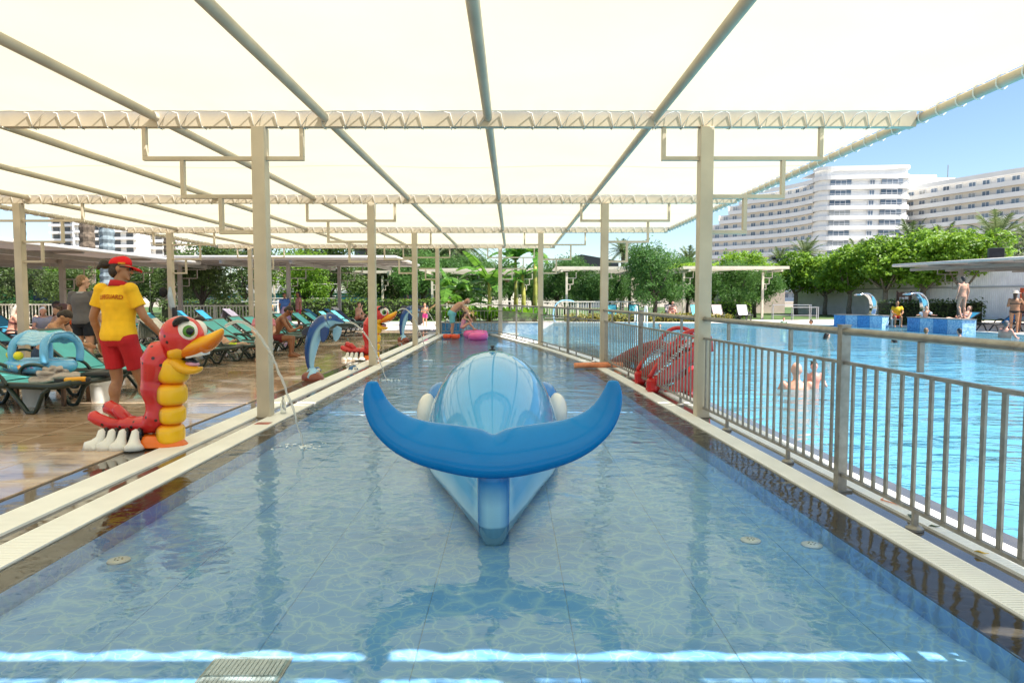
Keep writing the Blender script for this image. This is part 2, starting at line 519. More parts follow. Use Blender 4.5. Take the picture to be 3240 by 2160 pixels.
# one hole that takes in the tiled deck, the pool surround and both pools
hole = [(-26, -6), (24, -6), (22.5, 12), (19.2, 25.2), (19.0, 34.2), (15.2, 36.6), (11, 38.6), (5.6, 40.2), (2.4, 40.2), (1.6, 33), (.9, 27.6),
        (FX(27) + .5, 27.0), (-3.45, 27.0), (-3.45, 30), (-26, 30)]
g = MB().sheet([[(-G, -G), (G, -G), (G, G), (-G, G)], hole], 0)
ground = tag(g.build('ground', M_EARTH, recalc=False), 'sandy ground of the resort', kind='structure')
# far paving around the pool and lawn, each a few mm above the ground
pav = MB().sheet([[(-3.45, 27.0), (FX(27) + .5, 27.0), (.9, 27.6), (1.6, 33), (2.4, 40.2), (5.6, 40.2), (11, 38.6), (15.2, 36.6), (19.0, 34.2), (19.2, 25.2), (22.5, 12), (27, 12), (30, 44), (24, 47), (8, 44.5), (-3, 42), (-24, 42), (-26, 30), (-3.45, 30)]], .006)
tag(pav.build('terrace_paving', M_PAVE, recalc=False), 'pale sunlit paving beyond the pools', kind='structure')
lw = MB().sheet([[(-70, 42), (-24, 42), (-3, 42), (8, 44.5), (24, 47), (30, 44), (34, 40), (60, 60), (60, 120), (-70, 120)]], .01)
tag(lw.build('lawn', M_GRASS, recalc=False), 'mown lawn behind the pool terrace', kind='structure')

# ------------------------------------------------------------------ tiled deck, left
deck = MB().bbox((-26, -6, -.30), (-3.45, 30, -.006)).build('deck', M_GROUT)
tag(deck, 'wet tan tiled pool deck', kind='structure')
tiles = []
TW = .61
for i in range(37):
    for j in range(59):
        x1 = -3.452 - i * TW; y0 = -5.9 + j * TW
        cx, cy = x1 - TW / 2, y0 + TW / 2
        vis = cy > 3.9 and cx > -(cy + .6) * .735 - .3
        tiles.append((0 if vis else 1, cx * cx + cy * cy, cx, cy))
tiles.sort()
def tile_mesh(w, d, h):
    b = MB(); e = .004
    lo = [(-w / 2, -d / 2, 0), (w / 2, -d / 2, 0), (w / 2, d / 2, 0), (-w / 2, d / 2, 0)]
    up = [(-w / 2 + e, -d / 2 + e, h), (w / 2 - e, -d / 2 + e, h), (w / 2 - e, d / 2 - e, h), (-w / 2 + e, d / 2 - e, h)]
    mid = [(p[0], p[1], h - e * .6) for p in lo]
    b.add(lo + mid + up, [(0, 1, 5, 4), (1, 2, 6, 5), (2, 3, 7, 6), (3, 0, 4, 7), (4, 5, 9, 8), (5, 6, 10, 9), (6, 7, 11, 10), (7, 4, 8, 11), (8, 9, 10, 11)])
    return b
tm = tile_mesh(TW - .006, TW - .006, .011).mesh('deck_tile', M_DECK)
rest = MB()
for k, (v, d2, cx, cy) in enumerate(tiles):
    if k < 300:
        put('deck_tile', tm, deck, (cx, cy, -.008 + rnd.uniform(0, .0008)))
    else:
        z = -.008 + .011
        a = (TW - .006) / 2
        rest.add([(cx - a, cy - a, z), (cx + a, cy - a, z), (cx + a, cy + a, z), (cx - a, cy + a, z)], [(0, 1, 2, 3)])
tag(rest.build('deck_tile', M_DECK, deck, recalc=False), kind='stuff')

# ------------------------------------------------------------------ pool surround slabs
sl_ = MB().bbox((-3.45, -6, -.30), (LIPL, YE, -.010))
sur = sl_.build('pool_surround', M_WET)
tag(sur, 'wet dark stone edging of the shallow pool', kind='structure')
sr = MB()
for i in range(len(YS) - 1):
    a, b2 = YS[i], YS[i + 1]
    sr.add([(FX(a) - .5, a, -.010), (FX(a) + .5, a, -.010), (FX(b2) + .5, b2, -.010), (FX(b2) - .5, b2, -.010),
            (FX(a) - .5, a, -.8), (FX(a) + .5, a, -.8), (FX(b2) + .5, b2, -.8), (FX(b2) - .5, b2, -.8)],
           [(0, 1, 2, 3), (0, 3, 7, 4), (1, 5, 6, 2)])
tag(sr.build('pool_divider', M_WET, recalc=False), 'wet dark stone strip between the two pools', kind='structure')
# gutter gratings: every slat real, joined (far too many to pick apart)
def grating(name, label, xa, xb, y0, y1):
    b = MB(); y = y0
    while y < y1:
        p = .024 if y < 16 else .05
        q = p - .0045
        ya, yb = y, y + q
        A, B_ = xa((ya + yb) / 2), xb((ya + yb) / 2)
        z0, z1 = -.012, .006
        b.add([(A, ya, z0), (B_, ya, z0), (B_, yb, z0), (A, yb, z0), (A, ya, z1), (B_, ya, z1), (B_, yb, z1), (A, yb, z1)],
              [(4, 5, 6, 7), (0, 1, 5, 4), (2, 3, 7, 6), (0, 4, 7, 3), (1, 2, 6, 5)])
        y += p
    t = thing(name, label, 'grating', (0, 0, 0))
    tag(b.build('slat', M_GRATE, t, recalc=False), kind='stuff')
    e = MB()
    for f, s in ((xa, 1), (xb, -1)):
        yy = y0
        while yy < y1 - .01:
            y2 = min(yy + 1.0, y1)
            e.bar((f(yy) + s * .004, yy, -.002), (f(y2) + s * .004, y2, -.002), .012, .019)
            yy = y2
    e.build('edge_bar', M_GRATE, t)
    return t
grating('gutter_grating', 'white slatted gutter grating along the left water edge of the shallow pool', lambda y: -2.80, lambda y: -2.57, .6, 27.0)
grating('gutter_grating', 'white slatted gutter grating next to the tan tiled deck', lambda y: -3.19, lambda y: -2.94, .6, 27.0)
grating('gutter_grating', 'white slatted gutter grating between the shallow pool and the steel railing', lambda y: FX(y) - .25, lambda y: FX(y) - .07, .6, 26.9)
grating('gutter_grating', 'white sunlit gutter grating behind the steel railing', lambda y: FX(y) + .09, lambda y: FX(y) + .33, .6, 26.9)

# ------------------------------------------------------------------ shallow pool: tiles on its floor and walls, water
FZ = -.125
base = MB().bbox((-2.6, -6, -.5), (2.6, 27.3, FZ - .005)).build('pool_floor', pm('pale_pool_grout', (.30, .42, .50), .7, .1, 9))
tag(base, 'tiled floor of the shallow pool', kind='structure')
PW, PL = .667, 1.333
pt = tile_mesh(PW - .0025, PL - .0025, .012).mesh('floor_tile', M_PTILE)
pt2 = tile_mesh(PW - .004, PL - .004, .012)
for i in range(7):
    x = -2.40 + PW / 2 + i * PW
    for j in range(22):
        y = -1.0 + PL / 2 + j * PL
        if y > 27 or x - PW / 2 > FX(y) - .5: continue
        put('floor_tile', pt, base, (x, y, FZ - .012))
wl = MB()
wl.ribbon([(LIPL + .004, -6, -.018), (LIPL + .004, 27, -.018)], [(LIPL + .004, -6, FZ - .02), (LIPL + .004, 27, FZ - .02)])
tag(wl.build('pool_wall', M_PTILE, recalc=False), 'blue tiled left wall of the shallow pool', kind='structure')
wr = MB()
wr.ribbon([(FX(y) - .504, y, -.018) for y in YS], [(FX(y) - .504, y, FZ - .02) for y in YS])
tag(wr.build('pool_wall', M_PTILE, recalc=False), 'blue tiled right wall of the shallow pool', kind='structure')
kw = MB()
n = 66
for i in range(len(YS) - 1):
    a, b2 = YS[i], YS[i + 1]
    kw.add([(-2.575, a, -.005), (FX(a) - .245, a, -.005), (FX(b2) - .245, b2, -.005), (-2.575, b2, -.005)], [(0, 1, 2, 3)])
tag(kw.build('pool_water', M_KWATER, recalc=False), 'clear water of the shallow pool', kind='structure')

# ------------------------------------------------------------------ swimming pool
bf = MB().sheet([big_poly], -1.15)
tag(bf.build('swimming_pool_floor', M_BFLOOR, recalc=False), 'turquoise floor of the swimming pool', kind='structure')
bw = MB(); lp = big_poly + [big_poly[0]]
bw.ribbon([(p[0], p[1], -.02) for p in lp], [(p[0], p[1], -1.2) for p in lp])
tag(bw.build('swimming_pool_wall', M_MOS_L, recalc=False), 'blue mosaic walls of the swimming pool', kind='structure')
bwt = MB().sheet([big_poly], -.022)
tag(bwt.build('swimming_pool_water', M_BWATER, recalc=False), 'rippled turquoise water of the swimming pool', kind='structure')
M_KERB = pm('pale_stone_kerb', (.70, .66, .58), .6, .06, 4)
kb = MB()
kp = big_poly[66:]
for i in range(len(kp) - 1):
    a, b2 = V((*kp[i], 0)), V((*kp[i + 1], 0)); d = (b2 - a).normalized(); nrm = V((-d.y, d.x, 0))
    q = [a, b2, b2 + nrm * .45, a + nrm * .45]
    kb.prism([(p.x, p.y) for p in q], -.2, .03)
tag(kb.build('pool_kerb', M_KERB), 'pale stone kerb around the swimming pool', kind='structure')
# ================================================================== big shade canopy over the shallow pool
def mat_fabric(name, col, trans, rough=.8, weave=160.):
    m, nt, b = newmat(name); L = nt.links
    nt.nodes.remove(b)
    g = N(nt, 'ShaderNodeNewGeometry')
    nz = N(nt, 'ShaderNodeTexNoise'); nz.inputs['Scale'].default_value = .7; nz.inputs['Detail'].default_value = 4
    L.new(g.outputs['Position'], nz.inputs['Vector'])
    c = ramp(nt, [(.3, tuple(k * .93 for k in col)), (.7, col)], nz.outputs['Fac'])
    d = N(nt, 'ShaderNodeBsdfDiffuse'); t = N(nt, 'ShaderNodeBsdfTranslucent')
    L.new(c, d.inputs[0]); L.new(c, t.inputs[0])
    mx = N(nt, 'ShaderNodeMixShader'); mx.inputs[0].default_value = trans
    L.new(d.outputs[0], mx.inputs[1]); L.new(t.outputs[0], mx.inputs[2])
    L.new(mx.outputs[0], nt.nodes['Material Output'].inputs[0])
    return m
M_FAB = mat_fabric('cream_shade_fabric', (.625, .58, .405), .66)
M_SEAM = mat_fabric('fabric_seam', (.58, .53, .43), .5)
M_FABG = mat_fabric('grey_beige_shade_fabric', (.44, .39, .35), .12)
M_STEEL = pm('beige_painted_steel', (.55, .475, .36), .42, .09, 2.2, rvar=.14, bump=.05, bscale=12)
M_STEELG = pm('grey_painted_steel', (.33, .30, .27), .45, .06, 4)
M_ROPE = pm('white_lacing_rope', (.80, .77, .70), .8, .05, 40)
BY = [-4.5, 1.75, 8.0, 14.25, 20.5, 26.75]
TX = [-9.75, -7.85, -5.97, -4.0, -2.1, -.27, 1.61]
XL, XR = -11.3, 4.6
can = thing('shade_canopy', 'large cream fabric shade canopy on beige steel columns over the shallow pool', 'canopy')
BZ0, BZ1, TZ, FZ_ = 3.28, 3.475, 3.385, 3.445
GAP = .05
def beam(y, x0, x1):
    b = MB().bbox((x0, y - .05, BZ0), (x1, y + .05, BZ1))
    o = b.build('beam', M_STEEL, can, bevel=.006)
    # lacing between the fabric hems and the beam
    r = MB(); k = 0
    x = x0 + .12
    rr = random.Random(int(y * 10))
    while x < x1 - .1:
        st = rr.uniform(.2, .34)
        for s in (-1, 1):
            hem = (x, y + s * (GAP + .055), FZ_ - .004)
            lo = (x + rr.uniform(.07, .14), y + s * .056, BZ0 - .006)
            r.tube([hem, ((hem[0] * .3 + lo[0] * .7), y + s * .062, BZ1 - .05), lo], .005, 5)
            nx = (x + st, y + s * (GAP + .055), FZ_ - .004)
            if rr.random() < .8:
                r.tube([lo, ((nx[0] * .6 + lo[0] * .4), y + s * .062, BZ1 - .06), nx], .0035, 4)
        r.tube([(x + .1, y - .056, BZ0 - .006), (x + .1, y + .056, BZ0 - .006)], .0065, 5)
        x += st
    tag(r.build('lacing', M_ROPE, o, smooth=True), kind='stuff')
    return o
for y in BY:
    beam(y, XL + .1, 4.54 if y < 21 else 1.65)
# tubes along the canopy
def ltube(x, y0, y1, r=.050):
    return MB().tube([(x, y0, TZ), (x, y1, TZ)], r, 14).build('tube', M_STEEL, can, smooth=True)
for x in TX: ltube(x, BY[0], BY[-1] + .05)
for x, ye in ((XL, BY[-1] + .05), (XR, 20.55)):
    o = ltube(x, BY[0], ye, .055)
    r = MB(); y = .4 if x > 0 else 12
    rr = random.Random(3)
    while y < ye:
        # rope loops round the edge tube
        q = []
        for k in range(13):
            a = 2 * PI * k / 12
            q.append((x + .072 * math.cos(a), y + .09 * k / 12, TZ + .072 * math.sin(a)))
        r.tube(q, .007, 5)
        y += rr.uniform(.26, .36)
    tag(r.build('lacing', M_ROPE, o, smooth=True), kind='stuff')
# fabric panels with scalloped hems
def panel(y0, y1, x0, x1, ph):
    ya, yb = y0 + GAP + .05, y1 - GAP - .05
    nx = int((x1 - x0) / .05); ny = 16
    vs = []; fs = []
    rr = random.Random(ph)
    wid = []; x = x0
    xs = [x0 + (x1 - x0) * i / nx for i in range(nx + 1)]
    cell = .30
    amp = [rr.uniform(.008, .05) for _ in range(int((x1 - x0) / cell) + 3)]
    for j in range(ny + 1):
        t = j / ny
        for x in xs:
            u = (x - x0) / cell; c = int(u); fr = u - c
            sc = math.sin(PI * fr) * amp[c]
            y = ya + (yb - ya) * t
            if j == 0: y += sc
            if j == ny: y -= math.sin(PI * fr) * amp[c + 1]
            # gentle sag between tubes and beams
            z = FZ_ - .03 * math.sin(PI * t) * (0.4 + .6 * math.sin(x * 1.7 + ph))
            z -= .012 * math.sin(PI * fr) * (1 if j in (0, ny) else 0)
            vs.append((x, y, z))
    for j in range(ny):
        for i in range(nx):
            a = j * (nx + 1) + i
            fs.append((a, a + 1, a + nx + 2, a + nx + 1))
    b = MB(); b.add(vs, fs)
    o = b.build('fabric_panel', M_FAB, can, smooth=True, recalc=False)
    # hem rope and the cross seam half way
    h = MB()
    h.tube([V(vs[i]) for i in range(0, nx + 1)], .008, 5)
    h.tube([V(vs[ny * (nx + 1) + i]) for i in range(0, nx + 1)], .008, 5)
    h.build('hem', M_ROPE, o, smooth=True)
    s = MB(); ym = (ya + yb) / 2
    row = [V(vs[(ny // 2) * (nx + 1) + i]) for i in range(nx + 1)]
    s.ribbon([(p.x, p.y - .012, p.z - .003) for p in row], [(p.x, p.y + .012, p.z - .003) for p in row])
    s.build('seam', M_SEAM, o, recalc=False)
for i in range(len(BY) - 1):
    panel(BY[i], BY[i + 1], XL + .03, (XR - .03) if i < 4 else 1.63, i + 1)
# columns with stepped brackets
def column(x, y, side, h=BZ0):
    o = MB().bbox((x - .075, y - .08, -.01), (x + .075, y + .08, h)).build('column', M_STEEL, can, bevel=.008)
    b = MB(); t = .045
    s = side
    z1, z2, z3 = 2.935, 2.51, 2.11
    L1, L2, L3, L0 = 1.30 * s, .88 * s, .455 * s, -.475 * s
    def bar(a, c):
        a = V(a); c = V(c)
        lo = V((min(a.x, c.x) - t / 2, y - .03, min(a.z, c.z) - t / 2)); hi = V((max(a.x, c.x) + t / 2, y + .03, max(a.z, c.z) + t / 2))
        b.bbox(lo, hi)
    e = .0751 * s
    bar((x + L0, 0, z1), (x - e - s * t / 2, 0, z1)); bar((x + e + s * t / 2, 0, z1), (x + L1, 0, z1))
    bar((x + L0, 0, z1 + t), (x + L0, 0, h - t / 2)); bar((x + L1, 0, z1 + t), (x + L1, 0, h - t / 2))
    bar((x + e + s * t / 2, 0, z2), (x + L2, 0, z2)); bar((x + L2, 0, z2 + t), (x + L2, 0, z1 - t))
    bar((x + e + s * t / 2, 0, z3), (x + L3, 0, z3)); bar((x + L3, 0, z3 + t), (x + L3, 0, z2 - t))
    b.build('bracket', M_STEEL, o, bevel=.004)
    return o
for i, y in enumerate(BY):
    if y < -5: continue
    column(-2.85, y, -1)
    column(-10.0, y, 1)
    column(FX(y) if y < 26 else -.45, y, 1)

# ================================================================== steel railing between the pools
M_GALV = pm('weathered_galvanised_steel', (.30, .28, .25), .45, .16, 14, metal=.6, rvar=.12, bump=.06, bscale=60)
def rust(m, z0=.0):
    nt = m.node_tree; b = nt.nodes['Principled BSDF']; L = nt.links
    g = N(nt, 'ShaderNodeNewGeometry'); nz = N(nt, 'ShaderNodeTexNoise'); nz.inputs['Scale'].default_value = 9; nz.inputs['Detail'].default_value = 8; nz.inputs['Roughness'].default_value = .7
    L.new(g.outputs['Position'], nz.inputs['Vector'])
    f = ramp(nt, [(.60, 0.), (.72, .6)], nz.outputs['Fac'])
    src = b.inputs['Base Color'].links[0].from_socket
    mx = N(nt, 'ShaderNodeMix', data_type='RGBA'); L.new(f, mx.inputs[0]); L.new(src, mx.inputs[6]); mx.inputs[7].default_value = (.13, .075, .04, 1)
    L.new(mx.outputs[2], b.inputs['Base Color'])
    return m
rust(M_GALV)
rail = thing('steel_railing', 'weathered grey steel baluster railing between the shallow pool and the swimming pool', 'railing')
def fp(y, z): return V((FX(y), y, z))
posts = [1.7, 4.9, 11.15, 17.4, 23.6]
pmesh = MB().bbox((-.032, -.032, -.008), (.032, .032, 1.165)).bbox((-.06, -.06, -.008), (.06, .06, .004)).bbox((-.036, -.036, 1.165), (.036, .036, 1.172)).mesh('post', M_GALV)
bmesh_ = MB().bbox((-.0065, -.016, 0), (.0065, .016, .778)).mesh('baluster', M_GALV)
smesh = MB().bbox((-.014, -.014, .01), (.014, .014, .10)).lathe([(.05, -.008), (.05, .006), (.03, .022), (.016, .024)], n=10).mesh('foot', M_GALV)
kmesh = MB().bbox((-.014, -.014, .925), (.014, .014, 1.10)).mesh('short_post', M_GALV)
for y in posts: put('post', pmesh, rail, fp(y, 0), (0, 0, .05))
spans = []
knots = sorted(posts + [8.0, 14.25, 20.5, 26.75])
for a, c in zip(knots[:-1], knots[1:]): spans.append((a, c))
spans.append((-1.0, 1.7))
for a, c in spans:
    ea = .085 if a in (8.0, 14.25, 20.5) else .035; ec = .085 if c in (8.0, 14.25, 20.5, 26.75) else .035
    y0, y1 = a + ea, c - ec
    P0, P1 = fp(y0, 0), fp(y1, 0)
    for nm, z, wd, hh in (('top_rail', 1.125, .06, .05), ('middle_rail', .905, .028, .022), ('bottom_rail', .11, .028, .022)):
        if nm == 'top_rail':
            MB().tube([P0 + V((0, 0, z)), P1 + V((0, 0, z))], .028, 10, ell=[(1.15, .95)] * 2).build(nm, M_GALV, rail, smooth=True)
        else: MB().bar(P0 + V((0, 0, z)), P1 + V((0, 0, z)), wd, hh).build(nm, M_GALV, rail)
    n = max(2, round((c - a) / .14))
    for k in range(1, n):
        y = a + (c - a) * k / n
        if y < y0 + .02 or y > y1 - .02: continue
        put('baluster', bmesh_, rail, fp(y, .1175), (0, 0, rnd.uniform(-.03, .03)))
    for t in (.27, .73):
        y = a + (c - a) * t
        put('foot', smesh, rail, fp(y, 0)); put('short_post', kmesh, rail, fp(y, 0))
# railing across the far end of the shallow pool
rail2 = thing('steel_railing', 'short steel railing across the far end of the shallow pool in front of the plants', 'railing')
M_CREAMR = pm('cream_painted_rail', (.70, .65, .53), .4, .05, 6)
for k in range(17):
    put('baluster', bmesh_, rail2, (-2.72 + .137 * k, 27.06, .1175))
for nm, z, wd, hh, m_ in (('top_rail', 1.125, .07, .05, M_CREAMR), ('middle_rail', .905, .028, .022, M_GALV), ('bottom_rail', .11, .028, .022, M_GALV)):
    MB().bar((-2.76, 27.06, z), (-.52, 27.06, z), wd, hh).build(nm, m_, rail2)
put('post', pmesh, rail2, (-2.78, 27.06, 0)); put('post', pmesh, rail2, (-.5, 27.06, 0))
# ================================================================== glossy painted fibreglass
def gel(name, col, var=.05, rough=.17, scale=3., coat=.0):
    return pm(name, col, rough, var, scale, coat=coat, bump=.03, bscale=5)
def mat_paint(name, rough=.06):
    """fibreglass whose hand-painted colour is stored per vertex"""
    if name in MATS: return MATS[name]
    m, nt, b = newmat(name); L = nt.links
    at = N(nt, 'ShaderNodeAttribute'); at.attribute_name = 'paint'
    tc = N(nt, 'ShaderNodeTexCoord')
    nz = N(nt, 'ShaderNodeTexNoise'); nz.inputs['Scale'].default_value = 4; nz.inputs['Detail'].default_value = 5
    L.new(tc.outputs['Object'], nz.inputs['Vector'])
    hs = N(nt, 'ShaderNodeHueSaturation')
    mr = N(nt, 'ShaderNodeMapRange'); mr.inputs[3].default_value = .9; mr.inputs[4].default_value = 1.08
    L.new(nz.outputs['Fac'], mr.inputs[0]); L.new(mr.outputs[0], hs.inputs['Value'])
    L.new(at.outputs['Color'], hs.inputs['Color']); L.new(hs.outputs[0], b.inputs['Base Color'])
    b.inputs['Roughness'].default_value = rough
    b.inputs['Specular IOR Level'].default_value = .42
    n2 = N(nt, 'ShaderNodeTexNoise'); n2.inputs['Scale'].default_value = 3.5
    L.new(tc.outputs['Object'], n2.inputs['Vector'])
    bp = N(nt, 'ShaderNodeBump'); bp.inputs['Strength'].default_value = .06; bp.inputs['Distance'].default_value = .02
    L.new(n2.outputs['Fac'], bp.inputs['Height']); L.new(bp.outputs[0], b.inputs['Normal'])
    MATS[name] = m
    return m
M_PAINT = mat_paint('painted_fibreglass')
M_PAINT2 = mat_paint('satin_painted_fibreglass', .14); M_PAINT2.node_tree.nodes['Principled BSDF'].inputs['Specular IOR Level'].default_value = .28
M_PAINT3 = mat_paint('gloss_painted_fibreglass', .05); M_PAINT3.node_tree.nodes['Principled BSDF'].inputs['Specular IOR Level'].default_value = .30
def paint(o, fn):
    me = o.data
    at = me.color_attributes.new('paint', 'FLOAT_COLOR', 'POINT')
    me.calc_loop_triangles()
    for i, v in enumerate(me.vertices):
        c = fn(v.co, v.normal)
        at.data[i].color = (c[0], c[1], c[2], 1)
    return o
def mixc(a, b, t):
    t = max(0., min(1., t)); t = t * t * (3 - 2 * t)
    return tuple(x + (y - x) * t for x, y in zip(a, b))
def remesh(o, vox, it=4, fac=.5):
    m = o.modifiers.new('remesh', 'REMESH'); m.mode = 'VOXEL'; m.voxel_size = vox; m.use_smooth_shade = True
    s = o.modifiers.new('smooth', 'SMOOTH'); s.factor = fac; s.iterations = it
    return o

# ------------------------------------------------------------------ whale in the shallow pool
wh = thing('whale_figure', 'big glossy blue whale figure lying in the shallow pool with raised tail flukes', 'whale figure', (-.11, 4.1, -.12), R(1.75))
def wring(y, hw, h, n=20, z0=0.0):
    """half-domed section: y along the body, half width, height above pool floor"""
    r = []
    for k in range(n):
        a = 2 * PI * k / n
        c, s = math.cos(a), math.sin(a)
        if s >= 0: x = hw * (abs(c) ** .92) * (1 if c >= 0 else -1); z = .12 + h * s ** .95
        else: x = hw * (1 - .12 * abs(s)) * c / max(abs(c), 1e-6) * abs(c) ** .4; z = .12 + .13 * s
        r.append((x, y, z0 + z))
    return r
prof = [(-.02, .075, .10), (.06, .10, .22), (.25, .16, .30), (.5, .24, .38), (.9, .36, .51), (1.3, .49, .655), (1.7, .575, .77), (2.1, .615, .845), (2.5, .62, .87), (2.9, .59, .845), (3.3, .52, .76), (3.7, .42, .60), (4.0, .29, .40), (4.2, .12, .18)]
bd = MB().rings([wring(y, w_, h) for y, w_, h in smoothpath(prof, 3)])
o = bd.build('body', M_PAINT3, wh, smooth=True, sub=1)
def whcol(c, n):
    t = (c.z - .15) / .5
    base = mixc((.11, .42, .72), (.07, .36, .72), (c.z - .12) / .6)
    if abs(c.x) < .12 and c.y < .2: base = mixc(base, (.30, .62, .82), 1)
    if c.z < .16: base = mixc(base, (.42, .68, .82), .8)
    return base
paint(o, whcol)
# tail stock rising from the water to the flukes
st = MB().tube([(0, .10, .02), (0, .05, .14), (0, .01, .27), (0, -.02, .40), (0, .03, .52)], [.098, .10, .098, .10, .10], 16, ell=[(1, 1.1)] * 5, up=(0, 1, 0))
o = st.build('tail_stock', M_PAINT, wh, smooth=True, sub=1)
paint(o, lambda c, n: mixc((.36, .66, .84), (.0, .17, .48), max((c.z - .26) / .14, (abs(c.x) - .055) / .035, (c.y - .02) / .05)))
# flukes: a thick crescent leaning back
S = .0025
fl = [(-.722, .865, .030), (-.722, .80, .058), (-.70, .715, .08), (-.645, .625, .10), (-.55, .55, .118), (-.43, .50, .134), (-.28, .468, .147), (-.12, .443, .152), (0, .432, .145)]
fl = fl + [(-x, z, r) for x, z, r in reversed(fl[:-1])]
fl = smoothpath(fl, 3)
rg = []
for i, (x, z, r) in enumerate(fl):
    a = fl[max(i - 1, 0)]; b2 = fl[min(i + 1, len(fl) - 1)]
    t = V((b2[0] - a[0], 0, b2[1] - a[1])).normalized()
    nup = V((-t.z, 0, t.x)) if t.x > 0 else V((t.z, 0, -t.x))
    nup = V((-t.z, 0, t.x))
    mj = (nup * math.cos(R(38)) + V((0, 1, 0)) * math.sin(R(38)))
    mn = t.cross(mj)
    notch = .028 * math.exp(-(x / .05) ** 2)
    ring = []
    for k in range(20):
        an = 2 * PI * k / 20
        s_, c_ = math.sin(an), math.cos(an)
        ring.append(V((x, -.02 + .10 * abs(x), z + .12)) + mj * (r * 1.06 * s_ - (notch if s_ > .3 else 0)) + mn * (r * .46 * c_ + .004))
    rg.append(ring)
o = MB().rings(rg).build('tail_flukes', M_PAINT2, wh, smooth=True, sub=1)
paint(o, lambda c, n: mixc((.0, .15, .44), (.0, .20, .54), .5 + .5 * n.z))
gw = gel('white_gelcoat', (.80, .79, .75)); gb = gel('mid_blue_gelcoat', (.06, .25, .60))
for s in (-1, 1):
    MB().ball((s * .52, 2.98, .45), (.15, .2, .18), 20, 14).build('eyelid', gb, wh, smooth=True)
    e = MB().ball((s * .645, 2.85, .34), (.11, .17, .19), 20, 14).build('eyeball', gw, wh, smooth=True)
    MB().ball((s * .67, 2.97, .36), (.075, .07, .09), 12, 8).build('iris', gel('black_gelcoat', (.01, .01, .012)), e, smooth=True)
MB().lathe([(.03, 0), (.03, .012), (.012, .014), (.012, .03), (.02, .032), (.02, .045), (.006, .047)], (0, 2.5, .985), 10).build('water_nozzle', pm('black_plastic', (.015, .015, .016), .4, .1), wh)

# ------------------------------------------------------------------ caterpillar fountain figure
g_red = gel('red_gelcoat', (.62, .035, .035), .16); g_yel = gel('yellow_gelcoat', (.86, .42, .012)); g_or = gel('orange_gelcoat', (.82, .16, .012))
g_wht = gw; g_blk = gel('black_gelcoat', (.01, .01, .012)); g_grn = gel('green_gelcoat', (.07, .22, .02)); g_pnk = gel('pink_gelcoat', (.70, .33, .42))
def mat_spotted():
    """red paint with small dark dots"""
    m, nt, b = newmat('red_spotted_gelcoat'); L = nt.links
    tc = N(nt, 'ShaderNodeTexCoord')
    vo = N(nt, 'ShaderNodeTexVoronoi'); vo.inputs['Scale'].default_value = 11
    L.new(tc.outputs['Object'], vo.inputs['Vector'])
    n2 = N(nt, 'ShaderNodeTexNoise'); n2.inputs['Scale'].default_value = 2.5; n2.inputs['Detail'].default_value = 4
    L.new(tc.outputs['Object'], n2.inputs['Vector'])
    red = ramp(nt, [(.3, (.50, .02, .025)), (.7, (.72, .05, .045))], n2.outputs['Fac'])
    d = ramp(nt, [(.15, 1.), (.20, 0.)], vo.outputs['Distance'])
    mx = N(nt, 'ShaderNodeMix', data_type='RGBA'); L.new(d, mx.inputs[0]); L.new(red, mx.inputs[6]); mx.inputs[7].default_value = (.055, .02, .02, 1)
    L.new(mx.outputs[2], b.inputs['Base Color'])
    b.inputs['Roughness'].default_value = .18
    return m
M_SPOT = mat_spotted()
